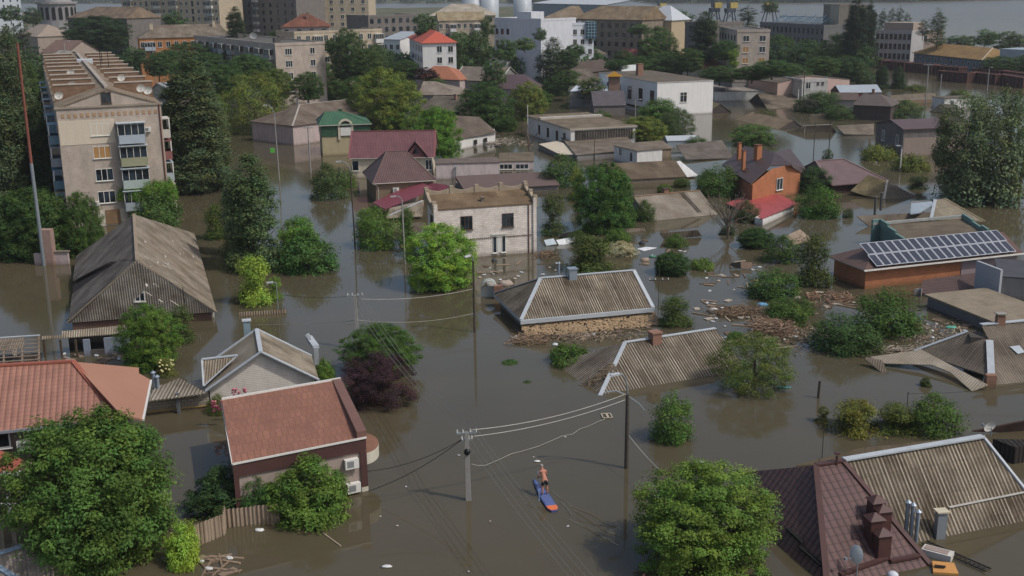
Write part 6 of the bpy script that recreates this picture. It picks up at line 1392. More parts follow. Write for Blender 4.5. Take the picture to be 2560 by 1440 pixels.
# additional trees filling the thickets between the houses
FILL=[('maple',395,190,132,80,'#46623a','tree before the orange brick wall right of the apartment block roof',285),('far',1262,150,100,60,'#48663a','round tree before the shaded left wall of the white factory',300),('far',1235,215,150,60,'#46623a','tree directly below the white factory left corner',275),('far',1350,100,70,34,'#4c6640','slim tree at the joint of the white factory and the white office',330),('far',1440,140,110,50,'#48643a','tree at the foot of the white office block right part',310),
('maple',60,470,360,120,'#3c5030','dark tree low at the left edge below the mast middle',None),('maple',150,480,400,70,'#42562f','small tree squeezed between the apartment block and the left thicket',None),
('maple',35,330,200,130,'#44583a','crown behind the left edge poplars',300),('maple',95,300,190,100,'#48603a','sunlit crown left of the apartment block cornice',280),('maple',0,420,300,110,'#3a4d2e','dark crown cut by the left edge',210),
('maple',150,250,175,90,'#4a6434','bright foliage directly left of the apartment block roof edge',230),('maple',330,160,118,70,'#44603a','tree behind the far right corner of the apartment block roof',310),
('maple',600,160,110,90,'#48663a','tree right below the thin dark poplar, before the taupe block',300),('maple',470,160,105,110,'#486438','tree before the orange brick block centre',305),('maple',520,330,230,90,'#50702f','yellow green crown behind the tallest poplar right flank',205),
('maple',690,250,170,90,'#5c7434','tree right shoulder of the large round willow',232),('maple',840,130,95,70,'#46623a','tree top between the tan block and the dense tree',300),('maple',900,250,190,100,'#4a6a34','tree left behind the sunlit acacia',238),
('maple',1010,190,150,80,'#466236','tree below the wing with grey metal roof',285),('maple',955,160,120,60,'#48643a','tree at the left foot of the white wing',310),('maple',1150,125,80,60,'#4a663a','tree behind the orange red hip roof',335),
('maple',1180,285,230,90,'#456430','tree behind the collapsed grey shed',240),('maple',1350,270,225,70,'#4c6c34','tree behind the right end of the workshop wing',248),
('maple',1270,330,290,50,'#46642f','low bush between the white cottage and the workshop',200),('maple',1420,215,175,60,'#4a6636','tree in front of the low mossy roof',280),('maple',1480,235,195,70,'#56683a','yellowish grass and shrubs left of the gold roofed tower',262),
('maple',1590,185,140,80,'#466438','tree left of the wide tree behind the white hall',300),('maple',1720,180,120,80,'#48663a','tree between the tall rounded tree and the left tall poplar',310),('maple',1800,205,165,100,'#4a683a','tree behind the right end of the white hall',278),
('maple',1880,200,165,110,'#4c6c38','shrubs behind the ruined rubble roof',270),('maple',1985,215,160,90,'#48663a','tree above the pink gable building',280),('maple',2055,190,140,90,'#4c6a3a','tree at the right of the big green mass',300),
('maple',2120,205,140,90,'#44623a','tree at the foot of the dark tall poplars',310),('maple',2165,170,120,60,'#42603a','tree before the left wall of the grey office',325),('maple',2430,160,120,70,'#4a6840','tree behind the right end of the ochre roof',390),
('maple',1770,470,430,60,'#53703a','weedy shrub left of the round shrub tree by the brick house',None),('maple',1705,470,445,45,'#5a7038','small shrub by the ragged end of the long dark roof',None),('maple',1660,485,460,40,'#5f7a34','tiny yellow green bush behind the ladder roof',None),
('bushB',1690,620,585,60,'#4f7030','leafy weed growing on the striped sunken shed roof',None),('bushB',2120,545,520,30,'#44592f','tiny shrub in the water before the sunken roof with verge',None),('bushB',1445,610,575,60,'#48602f','thin shrub between the airy tree and the spreading shrub',None),
('bushB',2005,790,745,70,'#48642f','small bush right of the wide green bush',None),('bushB',1610,555,500,60,'#44622f','low branches right of the largest centre right tree',None),('bushB',1740,370,340,60,'#4a6634','bush at the right end of the drooping willow',None),
('bushB',2100,300,262,80,'#466238','bush between the green trees and the dense thicket',None),('bushB',2010,280,240,60,'#4a6238','brownish green shrub below the grey parapet building',None),('bushB',1915,300,272,60,'#5a6440','brown green shrub between the tan drowned roof and black gable',None),
('bushB',870,470,425,50,'#5d7a34','yellow green twig bush at the cream wall of the maroon house',None),('bushB',800,330,285,60,'#46602f','shrub at the dark passage left of the green roofed house',230),('maple',730,330,270,70,'#46602f','dark shrub at the right foot of the round willow',215)]
FILL+=[('ragged',2360,420,280,70,'#5f7452','drooping left side branch clump of the large silvery poplar clump',145),('ragged',2530,400,250,70,'#62765a','right side branch clump of the large silvery poplar clump',146),('ragged',2440,340,232,60,'#6a7e5c','upper middle branch clump of the large silvery poplar clump',147)]
for kind,x,yb,yt,w_,col,lab,D in FILL: tree(kind if (D and D>260) is not True else 'far' if w_<75 else kind,x,yb,yt,w_,col,lab,D=D,name='tree' if kind=='maple' else 'shrub',k=1.25)
# flowers on the rose bushes and blossoms
def flowers(x0,y0,x1,y1,n,col,label,z0,z1,cat='flowers',r=.09,seed=1):
    rg=random.Random(seed); b=MB(); p0=P((x0+x1)/2,(y0+y1)/2,(z0+z1)/2)
    for i in range(n):
        x=rg.uniform(x0,x1); y=rg.uniform(y0,y1); z=z0+(z1-z0)*(y1-y)/max(1,(y1-y0)); p=P(x,y,z)-p0; b.ball(p,r,r,r*.7,5,0,.3,i)
    o=b.build('blossoms',plain(col,.8,0,.1),None,loc=p0); tag(o,label,cat,kind='stuff'); return o
flowers(528,1003,562,1030,34,'#c06a78','pink roses on the bush at the left corner of the red shingle roof',1.0,1.9)
flowers(580,972,618,990,18,'#c06a78','pink roses on the thin bush behind the red shingle roof',1.9,2.5)
flowers(398,900,436,930,14,'#c9c08a','pale yellow roses on the bush behind the orange tiled roof',.6,1.4)
# vine on the apartment balcony
p=P(365,545,0); yv=P(300,545,0).y-3.6
def Yp(x,y,Y): return Q(x,y,Y)
vr=empty('climbing_vine',Yp(365,500,yv),0,'bright green climbing vine draped over the lowest balcony and right corner of the apartment block','vine')
for (x0,y0,x1,y1,kd) in ((285,462,370,500,'mat'),(350,450,440,485,'mat'),(405,440,448,500,'bush'),(418,480,450,600,'bush'),(370,480,420,520,'bush')):
    a_=Yp((x0+x1)/2,y1,yv); s_=sc(yv); crownonly(kd,a_-vr.location,(x1-x0)/s_*1.1,(y1-y0)/s_,'#6b8f38',vr,'foliage',v=(x0%2),depth=2.2)
# far bank forest
cm=crown_mesh('forest_crowns',5,'bush',8,10,.2,.16,.5,.8); 
fr_=np.random.default_rng(3); vs=[];fs=[]
def forest(name,label,line,depth,n,h0,h1,col,leaf=5.5,per=26):
    me=bpy.data.meshes.new('forest'); V=[];Tn=[]
    rg=np.random.default_rng(len(label)); L_=len(line)-1
    for i in range(n):
        t=rg.random()*L_; j=int(t); p=line[j].lerp(line[min(j+1,L_)],t-j); yy=p.y+rg.random()**1.5*depth; xx=p.x*yy/p.y; h=rg.uniform(h0,h1); r=h*.55
        c=rg.normal(size=(per,3)); c/=np.linalg.norm(c,axis=1)[:,None]; c=c*[r,r,h*.5]+[xx,yy,h*.5+.5]
        a=rg.normal(size=(per,3)); a/=np.linalg.norm(a,axis=1)[:,None]; b_=np.cross(a,rg.normal(size=(per,3))); b_/=np.linalg.norm(b_,axis=1)[:,None]; s_=leaf*rg.uniform(.6,1.2,per)[:,None]
        V.append(np.stack([c-a*s_*.5,c-b_*s_*.4,c+a*s_*.5,c+b_*s_*.4],1).reshape(-1,3)); k=rg.uniform(.75,1.2); Tn.append(np.tile([k*rg.uniform(.95,1.1),k,k*.95,1],(per*4,1)))
    V=np.concatenate(V).astype(np.float32); Tn=np.concatenate(Tn).astype(np.float32); N=len(V)//4
    me.vertices.add(len(V)); me.vertices.foreach_set('co',V.ravel()); me.loops.add(len(V)); me.loops.foreach_set('vertex_index',np.arange(len(V),dtype=np.int32)); me.polygons.add(N); me.polygons.foreach_set('loop_start',np.arange(0,len(V),4,dtype=np.int32))
    try: me.polygons.foreach_set('loop_total',np.full(N,4,dtype=np.int32))
    except Exception: pass
    me.update(calc_edges=True); at=me.color_attributes.new('tint','FLOAT_COLOR','POINT'); at.data.foreach_set('color',Tn.ravel()); me.materials.append(LEAF)
    o=inst(name,me); o.color=hx(col); tag(o,label,'forest',kind='stuff'); return o
forest('forest','dark green wooded far bank across the river at the top edge',[P(-200,9),P(1280,8.5),P(1900,8),P(2280,5.5),P(2480,0),P(2750,-6)],500,2600,9,18,'#41543c',6.5,22)
forest('undergrowth','low green undergrowth between the far town buildings behind the flooded streets',[Q(-60,100,345),Q(500,100,345),Q(900,100,345),Q(1250,100,345),Q(1500,100,345)],75,750,4,8,'#48603a',1.5,50)
# ================================================================ POLES, WIRES, LAMPS
PC=plain('#8d8b86',.85,0,.15,3); PW=plain('#4b443d',.9,0,.3,4); PM=plain('#7f868a',.5,.2,.15); WIRE=plain('#77756f',.7,0,.05); WIRD=plain('#25231f',.8,0,.05); CER=plain('#c9c7c0',.3,0,.05)
def pole(x,yb,yt,label,m=None,r=.13,arm=None,lamp=None,name='utility_pole',cat='pole',sq=False,lean=0,group=None,D=None):
    p=P(x,yb) if D is None else Q(x,yb,D); 
    if D is not None: h=Q(x,yt,D).z; p=Vector((p.x,p.y,0))
    else: h=zat((p.x,p.y),yt)
    o=empty(name,(p.x,p.y,0),0,label,cat,group); b=MB()
    if sq: b.hexa([(-r,-r*.8,-2),(r,-r*.8,-2),(r,r*.8,-2),(-r,r*.8,-2),(-r*.6+lean,-r*.6,h),(r*.6+lean,-r*.6,h),(r*.6+lean,r*.6,h),(-r*.6+lean,r*.6,h)])
    else: b.tube([(0,0,-2),(lean,0,h)],r,8,0,r*.7)
    b.build('shaft',m or PC,o)
    if arm:
        for w_,z,az in arm:
            d=Vector((math.cos(az),math.sin(az),0)); c=Vector((lean,0,h+z)); bb=MB().bar(c-d*w_/2,c+d*w_/2,.09,.1); a_=bb.build('crossarm',PW if m is PW else PM,o)
            for t in (-.46,-.18,.18,.46): q=c+d*w_*t; MB().tube([(q.x,q.y,q.z+.04),(q.x,q.y,q.z+.22)],.05,6,0,.035).build('insulator',CER,a_)
    if lamp:
        dx,dy,dz=lamp; pts=[(0,0,0)]+[(dx*(1-math.cos(t)),dy*(1-math.cos(t)),dz*math.sin(t)) for t in np.linspace(.15,math.pi/2,8)]
        MB().tube([(lean+a,b_,h+c) for a,b_,c in pts],.045,6).build('lamp_arm',PM,o)
        e=pts[-1]; u=Vector((dx,dy,0)).normalized()*.55; MB().bar((lean+e[0],e[1],h+e[2]),(lean+e[0]+u.x,e[1]+u.y,h+e[2]-.05),.22,.12).build('lamp_head',plain('#b5b8b8',.4),o)
    return o,h
def wire(a,b,sag,label,m=None,r=.017,name='overhead_wire',group=None,n=14):
    a=Vector(a); b=Vector(b); pts=[]
    for i in range(n+1):
        t=i/n; p=a.lerp(b,t); p.z-=sag*4*t*(1-t); pts.append(p-a)
    o=MB().tube(pts,r,4).build(name,m or WIRE,None,loc=a); return tag(o,label,'wire',group)
P1,h1=pole(1172,1250,1080,'pale concrete power pole with crossarm and black ball beside the paddle boarder',sq=True,r=.17,arm=[(1.15,-.05,.2),(.6,-.45,.2)],lean=-.03)
MB().ball((-.03,-.1,h1-1.15),.19,.19,.2,10).build('black_ball',plain('#15161a',.3),P1)
P2,h2=pole(1566,1170,985,'dark wooden pole with curved lamp arm in open water, lower right centre',PW,.15,lamp=(-.5,-.1,1.3),cat='lamp pole',name='street_lamp')
MB().tube([(0,0,h2-.1),(-.7,-.1,h2+.25),(-1.25,-.2,h2+.22),(-1.35,-.25,h2+.1)],.04,6).tube([(0,0,h2-.1),(.7,-.1,h2-.6),(1.0,-.15,h2-1.0)],.035,6).build('bracket',PM,P2)
P3,h3=pole(1187,830,652,'wooden power pole in front of the bright tree and white brick building',PW,.12,lamp=(-.25,-.2,.5),name='street_lamp',cat='lamp pole')
P4,h4=pole(894,872,738,'pale concrete power pole with crossarm rising behind the green maple, centre left',sq=True,r=.17,arm=[(1.25,-.05,0)])
P5,h5=pole(696,782,711,'thin white lamp post beside the bright ash tree',PM,.05,lamp=(-.3,0,.2),name='street_lamp',cat='street lamp')
P6,h6=pole(749,612,556,'white concrete pole rising from the lighter green tree, left',CER,.13,arm=[(.8,-.1,0)])
P7,h7=pole(888,612,430,'dark pole with pale curved lamp arm at the corner of the brown pyramid roof',PW,.1,lamp=(-1.0,0,1.2),lean=-.12,name='street_lamp',cat='lamp pole')
P8,h8=pole(1013,660,500,'concrete lamp pole left of the bright tree and white brick building',PC,.1,lamp=(-.6,0,.4),lean=-.1,name='street_lamp',cat='lamp pole')
P9,h9=pole(777,432,318,'dark pole with crossarm at the left wall of the green roofed house',PC,.14,arm=[(1.6,-.1,0)],lean=-.05)
P10,h10=pole(699,452,290,'tall street lamp with curved arm and small green sign in the flooded street, upper left',PC,.1,lamp=(-1.0,0,1.6),lean=-.15,name='street_lamp',cat='street lamp')
MB().box(-1.1,-.45,-.06,0,h10-5.4,h10-4.7).bar((-1,-.03,h10-5),(0,0,h10-5),.05,.05).build('green_sign',plain('#5fae4a',.6,0,.05),P10)
pole(645,300,236,'street lamp with curved white arm standing before the round willow, upper left',PC,.1,lamp=(-1.2,0,.8),name='street_lamp',cat='street lamp')
pole(2250,428,372,'pale lamp pole with small lamp head in the reeds, right',CER,.13,lamp=(-.3,0,.5),name='street_lamp',cat='street lamp')
pole(2313,268,160,'tall pole with leaning brace in the water below the rusty wagons, upper right',PC,.16,arm=[(2.0,-.2,0)])
pole(2349,244,185,'lone pole in the water right of the braced tall pole, upper right',PC,.15)
pole(2467,235,172,'pole with lamp between the rusty wagons and the large poplar clump',PC,.16,lamp=(.3,0,.4))
pole(2033,402,308,'left one of two thin dark poles in open water behind the taupe roof',PW,.08); pole(2071,398,298,'right one of two thin dark poles in open water behind the taupe roof',PW,.09)
pole(2043,995,952,'short dark leaning post in open water, right',PW,.13,lean=.12,name='post',cat='post'); pole(2268,1012,980,'thin dark stake in open water near the lower right hedge',PW,.04,name='post',cat='post')
pole(1646,765,668,'thin mast with T shaped antenna bar right of the central asbestos roof',PW,.035,arm=[(1.8,-1.2,0)],name='antenna_mast',cat='antenna'); pole(2055,1145,1072,'thin wire mast above the brown tile roof, lower right',PW,.035,name='antenna_mast',cat='antenna')
pole(1994,268,224,'left white pipe of the pair before the grey parapet building',CER,.16,name='vent_pipe',cat='pipe'); pole(2003,270,222,'right white pipe of the pair before the grey parapet building',CER,.16,name='vent_pipe',cat='pipe'); pole(2007,262,180,'dark tall pole behind the pair of white pipes, upper right',PW,.14)
pole(1588,290,252,'lamp pole at the left corner of the white hall',PC,.13,lamp=(.8,0,.3),name='street_lamp',cat='street lamp'); pole(1644,300,276,'white post in the round tree before the white hall',CER,.12,name='post',cat='post'); pole(1693,275,240,'tangled wire pole before the right wall of the white hall',PC,.13,arm=[(1.5,-.4,0)])
pole(1486,400,345,'thin dark pole at the wide grey brown roof, centre right',PW,.07); pole(1319,280,262,'left thin flue above the workshop wing',CER,.08,name='vent_pipe',cat='pipe',D=205)
pole(1280+27,400,290,'dead thin trunk pole left of the workshop',PW,.05) if False else None
pole(167,170,108,'street lamp behind the far end of the beige apartment block',PC,.16,lamp=(1,0,.6),D=300,name='street_lamp',cat='street lamp'); pole(384,146,115,'street lamp before the orange brick block',PC,.14,lamp=(-1.2,0,.8),D=300,name='street_lamp',cat='street lamp')
# red and white mast
a_=P(106,664,0); tp=Q(43,108,a_.y); md=Q(78,408,a_.y); o=empty('mast',(a_.x,a_.y,0),0,'very tall thin mast, grey below and rusty red above, at the left edge','mast')
MB().tube([Vector((.2,0,-3)),md-Vector((a_.x,a_.y,0))],.2,10,0,.17).build('lower_tube',PM,o); MB().tube([md-Vector((a_.x,a_.y,0)),tp-Vector((a_.x,a_.y,0))],.15,10,0,.12).build('upper_tube',plain('#7a4a3d',.8,0,.2,3),o)
pole(2548,472,378,'bare leaning trunk in open water at the right edge',PW,.22,lean=.3,name='dead_trunk',cat='dead tree')
W1=lambda dx,dz=0:wld_(P1,dx,h1+dz); W4=lambda dx,dz=0:wld_(P4,dx,h4+dz)
def wld_(o,dx,z): return Vector((o.location.x+dx*math.cos(.2),o.location.y+dx*math.sin(.2),z))
dv=(P1.location-P4.location); nx=P1.location+dv*1.05; NX=empty('utility_pole',(nx.x,nx.y,0),0,'concrete power pole beyond the lower frame edge continuing the wire line','pole'); MB().tube([(0,0,-2),(0,0,4.6)],.15,8).build('shaft',PC,NX)
for i,dx in enumerate((-.5,-.2,.2,.5)):
    od=('leftmost','second from left','third from left','rightmost')[i]
    wire(W4(dx,.2),W1(dx,.2),.9,od+' of the four parallel wires between the two pale concrete poles',WIRE,.015,group='four wires between the concrete poles')
    wire(W1(dx,.2),Vector((nx.x+dx,nx.y,4.6)),.8,od+' of the four wires from the pale concrete pole to the bottom edge',WIRE,.012,group='four wires running to the bottom edge')
t2=Vector((P2.location.x,P2.location.y,h2)); 
wire(W1(.3,.1),t2+Vector((-.1,0,.0)),.35,'upper pale wire between the concrete pole and the curved lamp pole',plain('#a5a39a'),.024); wire(W1(-.2,-.3),t2+Vector((-.1,0,-.35)),.35,'lower pale wire between the concrete pole and the curved lamp pole',plain('#a5a39a'),.024)
t3=Vector((P3.location.x,P3.location.y,h3)); t4=Vector((P4.location.x,P4.location.y,h4)); t1=Vector((P1.location.x,P1.location.y,h1))
wire(t4+Vector((.1,0,-.3)),zq if False else P(1186,722,3.2)*0+Vector((t3.x,t3.y,zat((t3.x,t3.y),722))),.35,'upper wire from the concrete pole to the wooden pole, centre left',plain('#9b9a92'),.022)
wire(Vector((t4.x,t4.y,zat((t4.x,t4.y),800))),Vector((t3.x,t3.y,zat((t3.x,t3.y),783))),.45,'low sagging pale cable from the concrete pole to the wooden pole, centre left',plain('#8a887c'),.022)
wire(Vector((t4.x,t4.y,zat((t4.x,t4.y),801))),P(640,812,.3),.1,'pale cable hanging from the concrete pole to the barn corner',plain('#8a887c'),.022)
wire(Vector((t4.x,t4.y,h4-.05)),P(705,737,2.6),.2,'thin dark wire running left from the crossarm to the thin lamp post',WIRD,.014)
wire(P(919,1178,2.6),W1(-.3,-.4),.35,'upper black cable from the shop building corner to the concrete pole',WIRD,.022); wire(P(921,1228,.4)+Vector((0,0,0)),W1(-.3,-.42),.3,'lower black cable from the shop building corner to the concrete pole',WIRD,.02)
pts=[(1178,1160),(1195,1164),(1215,1163),(1245,1150),(1280,1134),(1312,1126),(1345,1116),(1383,1100),(1405,1090),(1432,1085),(1450,1072),(1470,1066),(1495,1054),(1512,1048)]
pp=[P(x,y,.06 if i>2 else .9-.3*i) for i,(x,y) in enumerate(pts)]; tag(MB().tube([p-pp[0] for p in pp],.018,5).build('cable',plain('#9a988c'),None,loc=pp[0]),'pale cable trailing on the water from the concrete pole to a floating frame','cable')
wire(t2+Vector((.1,0,-2.6)),P(1655,1180,1.5),.1,'pale cable from the curved lamp pole into the round maple',plain('#a8a79d'),.026); wire(Vector((t3.x,t3.y,h3-.8)),P(1300,735,2.2),.1,'thin wire from the wooden pole to the central asbestos roof',WIRD,.012)
wire(P(2560,960,1.2)+Vector((0,0,0)),P(2268,984,.9),.2,'thin dark wire above the water from the stake to the right edge roof',WIRD,.013)
# ================================================================ PEOPLE
SKIN=plain('#a8725e',.6,0,.08); HAIR=plain('#8f8a86',.9,0,.1); SHORT=plain('#23262b',.9,0,.15)
def skinmesh(name,verts,edges,mat,sub=2):
    me=bpy.data.meshes.new(name+'_rig'); me.from_pydata([v[:3] for v in verts],edges,[]); ob=bpy.data.objects.new('tmp_rig',me); COL.objects.link(ob)
    md=ob.modifiers.new('s','SKIN'); sv=me.skin_vertices[0].data
    for i,v in enumerate(verts): sv[i].radius=(v[3],v[4] if len(v)>4 else v[3]); sv[i].use_root=(i==0)
    if sub: mm=ob.modifiers.new('u','SUBSURF'); mm.levels=sub; mm.render_levels=sub
    dg=bpy.context.evaluated_depsgraph_get(); res=bpy.data.meshes.new_from_object(ob.evaluated_get(dg)); res.name=name
    bpy.data.objects.remove(ob); res.materials.clear(); res.materials.append(mat)
    for p in res.polygons: p.use_smooth=True
    return res
def person(loc,rz,label,lean=.45,raised=False,hairc=HAIR,shorts=True):
    o=empty('person',loc,rz,label,'person'); s=math.sin(lean); c=math.cos(lean)
    T=lambda x,y,z:(x, y+s*(z-.9) if z>.9 else y, .9+(z-.9)*c if z>.9 else z)     # bend forward (+y) above the hips
    V=[(0,-.03,.92,.13,.1)]; Ed=[]
    def add(p,r,q,r2=None): V.append(tuple(p)+(r,r2 or r)); Ed.append((q,len(V)-1)); return len(V)-1
    a=add(T(0,0,1.1),.125,0,.09); a=add(T(0,.0,1.3),.155,a,.1); ch=add(T(0,0,1.42),.14,a,.09); nk=add(T(0,.02,1.52),.055,ch); hd=add(T(0,.05,1.60),.075,nk,.085); hd2=add(T(0,.06,1.68),.085,hd,.095); add(T(0,.05,1.75),.06,hd2)
    for sx in (-1,1):
        sh=add(T(sx*.18,0,1.43),.065,ch)
        if raised and sx<0: el=add((sx*.42,.05,1.62),.045,sh); wr=add((sx*.2,.05,1.86),.032,el); hn=add((sx*.08,.05,1.88),.03,wr)
        else: el=add((sx*.24,s*.35+.14,1.05),.045,sh); wr=add((sx*.08-.12,s*.5+.26,.86),.032,el); hn=add((sx*.05-.16,s*.5+.32,.80),.034,wr)
        for k in range(4): add((V[hn][0]+sx*.008*(k-1.5)-.02*0,V[hn][1]+.03+.012*k,V[hn][2]-.035-.004*k),.011,hn)
        hp=add((sx*.1,-.02,.84),.1,0); kn=add((sx*.14,.06,.48),.062,hp); cf=add((sx*.145,.02,.34),.062,kn); an=add((sx*.15,0,.08),.04,cf); ft=add((sx*.16,.1,.03),.035,an); add((sx*.165,.18,.02),.025,ft)
    bm=skinmesh('body',V,Ed,SKIN); inst('body',bm,o)
    q=T(0,.055,1.71); MB().ball((q[0],q[1]-.03,q[2]+.025),.095,.11,.085,12).build('hair',hairc,o,True)
    q=T(0,.06,1.66)
    MB().tube([(0,q[1]+.085,q[2]-.02),(0,q[1]+.125,q[2]-.035)],.018,6,0,.012).build('nose',SKIN,o,True)
    if shorts:
        SV=[(0,-.03,.96,.145,.115),(0,-.03,.88,.14,.12),(-.1,-.01,.8,.115),(-.13,.04,.58,.1),(.1,-.01,.8,.115),(.13,.04,.58,.1)]
        inst('shorts',skinmesh('shorts',SV,[(0,1),(1,2),(2,3),(1,4),(4,5)],SHORT),o)
    return o
ns,tl=P(1334,1196,.12),P(1386,1276,.12); bd=(ns-tl); BL=bd.length; ang=math.atan2(bd.y,bd.x); LOG.append('board len %.2f'%BL)
bo=empty('paddle_board',(tl.x,tl.y,0),ang,'long blue stand up paddle board with orange tail carrying the shirtless man','paddle board')
def hull(x0,x1,zt,zb,grow=0,mt=None,name='deck'):
    b=MB(); n=16; prev=None
    for i in range(n+1):
        x=x0+(x1-x0)*i/n; t=x/BL; w_=.31*min(1,(max(0,t)*9+.35))**.6*max(.02,(1-max(0,t-.45)/.56)**.75)+grow
        cur=[(x,-w_,zt),(x,w_,zt),(x,w_*.85,zb),(x,-w_*.85,zb)]
        if prev:
            for k in range(4): b.face([prev[k],cur[k],cur[(k+1)%4],prev[(k+1)%4]][::-1])
        else: b.face(cur)
        prev=cur
    b.face(prev[::-1]); return b.build(name,mt,bo)
hull(0,BL*.999,.11,-.02,0,plain('#43527f',.5,0,.1,3),'hull'); hull(.3,BL*.97,.125,.1,-.05,plain('#525f8a',.6,0,.2,6),'deck_pad'); hull(.06,.62,.14,.1,-.02,plain('#cc6c42',.5,0,.05),'orange_tail')
b=MB(); 
for x in (2.9,3.2): b.bar((x,-.2,.14),(x+.3,.2,.14),.02,.02).bar((x,.2,.14),(x+.3,-.2,.14),.02,.02)
b.build('deck_bungee',plain('#1c1e22'),bo)
sp=tl+bd*.47; mn=person((sp.x+.04,sp.y,.13),ang-math.pi/2+.12,'shirtless grey haired man in dark shorts paddling on a blue board, seen from behind',.62)
hw_=mn.matrix_basis@Vector((-.2,.5,.82)); pt=P(1348,1252,0)
tag(MB().tube([(0,0,0),(hw_-pt)*1.0,(hw_-pt)*1.35],.016,6).hexa([(-.08,-.02,-.35),(.08,-.02,-.35),(.08,.02,-.35),(-.08,.02,-.35),(-.05,-.02,.05),(.05,-.02,.05),(.05,.02,.05),(-.05,.02,.05)]).build('paddle',plain('#7f93ad'),None,loc=pt),'pale blue paddle dipped in the water left of the paddle board','paddle')
sw=P(1617,1468,0); person((sw.x,sw.y,-1.15),.8,'bare shouldered person in water at the bottom edge, one hand raised to dark hair',.1,True,DARK)
# ================================================================ FENCES, PANELS, BIG DEBRIS
def strip(name,label,pts,h,m,cat,th=.06,base=-.8):
    w_=[P(x,y,0) for x,y in pts]; b=MB(); a0=w_[0]
    for i in range(len(w_)-1):
        p,q=w_[i]-a0,w_[i+1]-a0; n=Vector((-(q-p).y,(q-p).x,0)).normalized()*th; hh_=h[i] if isinstance(h,list) else h
        b.hexa([p+Vector((0,0,base)),q+Vector((0,0,base)),q+n+Vector((0,0,base)),p+n+Vector((0,0,base)),p+Vector((0,0,hh_)),q+Vector((0,0,hh_)),q+n+Vector((0,0,hh_)),p+n+Vector((0,0,hh_))])
    return tag(b.build(name,m,None,loc=a0),label,cat)
def wavefence(name,label,pts,hs,m,cat):
    w_=[P(x,y,0) for x,y in pts]; a0=w_[0]; b=MB()
    for i in range(len(w_)-1):
        p,q=w_[i]-a0,w_[i+1]-a0; L=(q-p).length; u=(q-p)/L; n=Vector((-u.y,u.x,0)); k=int(L/.05)
        pr=None
        for j in range(k+1):
            c=p+u*(L*j/k)+n*.045*math.sin(j*math.pi/2.2); z=hs[i]
            if pr: b.face([pr+Vector((0,0,-.6)),c+Vector((0,0,-.6)),c+Vector((0,0,z)),pr+Vector((0,0,z))])
            pr=c
    return tag(b.build(name,m,None,loc=a0,smooth=False),label,cat)
AF=corr('#a3927f','#7d6c5a','#bfae9b',.2,.3)
o=wavefence('fence','weathered corrugated asbestos fence sheets sticking out of water below the sumac tree',[(490,1368),(562,1338),(565,1320),(640,1312),(700,1310)],[1.25,1.3,1.1,1.15],AF,'fence')
wavefence('fence','submerged corrugated fence top beside the thin white lamp post',[(598,790),(716,783)],[.35],AF,'fence')
def sheet(name,label,fl,m,cat='panel',th=.04,edge=None):
    f=fpts(fl); c=f[0]; b=MB().slab([p-c for p in f],th); return tag(b.build(name,m,None,loc=c),label,cat)
sheet('metal_sheet','small light blue grey metal sheet leaning by the white brick building corner',[(1360,600,.6),(1384,596,.7),(1392,610,.15),(1366,614)],plain('#8f9aa2',.4,.2))
sheet('metal_sheet','bright white bent metal sheet right of the white brick building corner',[(1390,600,.5),(1436,592,.7),(1441,604,.2),(1399,614)],plain('#cfd2d4',.4))
sheet('roof_sheet','striped sunken shed roof overgrown at its ridge, left of the bare tree',[(1648,582,.9),(1745,575,.9),(1755,590,.1),(1660,598)],ASBW,'roof')
sheet('roof_sheet','narrow sunken slab left of the striped sunken shed roof',[(1520,572,.35),(1612,570,.35),(1615,578,.05),(1535,582)],ASBF,'roof')
sheet('roof_sheet','dark sunken slab between the airy tree and the white brick building',[(1400,585,.4),(1475,570,.4),(1480,582,.1),(1405,592)],DARK,'roof')
sheet('roof_sheet','striped shed roof corner behind the dark spreading tree, right',[(1965,590,.7),(2000,573,.9),(2032,600,.1),(1985,612)],AF,'roof')
sheet('cover_sheet','white crumpled sheet floating beside the black ball, centre right',[(1592,622,.08),(1615,617,.1),(1642,619,.06),(1610,627)],plain('#c9cbcc'),'sheet')
sheet('tarpaulin','black open box like panel afloat in the right side debris',[(1826,658,.5),(1852,654,.7),(1852,671,.1),(1826,664)],DARK,'crate')
sheet('plywood_sheet','brown plywood sheet beside the black box in the right side debris',[(1853,654,.6),(1880,656,.6),(1880,672,.1),(1853,672)],plain('#6f5c4c'),'board')
sheet('plywood_board','bright orange brown chipboard with a dark slot floating at the bottom right',[(2331,1402,.25),(2385,1407,.25),(2397,1434,.12),(2333,1430)],plain('#b5834c',.8,0,.15,4),'board',.12)
sheet('board_slot','dark slot piece lying on the orange brown chipboard',[(2336,1411,.27),(2364,1414,.27),(2364,1419,.25),(2338,1417)],DARK,'board',.02)
q=P(2344,1392,0); o=empty('foam_sofa',(q.x,q.y,0),R(-35),'white upturned foam box like furniture piece beside the black ladder','box'); MB().box(-.75,.7,-.3,.35,-.1,.35).build('box',plain('#b9b5ad'),o); MB().box(-.65,.5,-.2,.25,.35,.38).build('lid',plain('#8f8078'),o)
a_,b_=P(2305,1358,.1),P(2465,1428,.1); u=(b_-a_); n=Vector((-u.y,u.x,0)).normalized()*.42; b=MB().bar((0,0,0),u,.06,.06).bar(n,u+n,.06,.06)
for i in range(1,14): b.bar(u*(i/14),u*(i/14)+n,.05,.05)
tag(b.build('ladder',plain('#2a2622'),None,loc=a_),'long dark ladder floating beside the corrugated roof, bottom right','ladder')
a_=P(1508,1045,.06); fr=MB(); k=.62
for p,q in (((0,0),(1,0)),((1,0),(1,.8)),((1,.8),(0,.8)),((0,.8),(0,0)),((.5,0),(.5,.8)),((.62,0),(.62,.8))): fr.bar((p[0]*k,p[1]*k*1.6,0),(q[0]*k,q[1]*k*1.6,0),.07,.04)
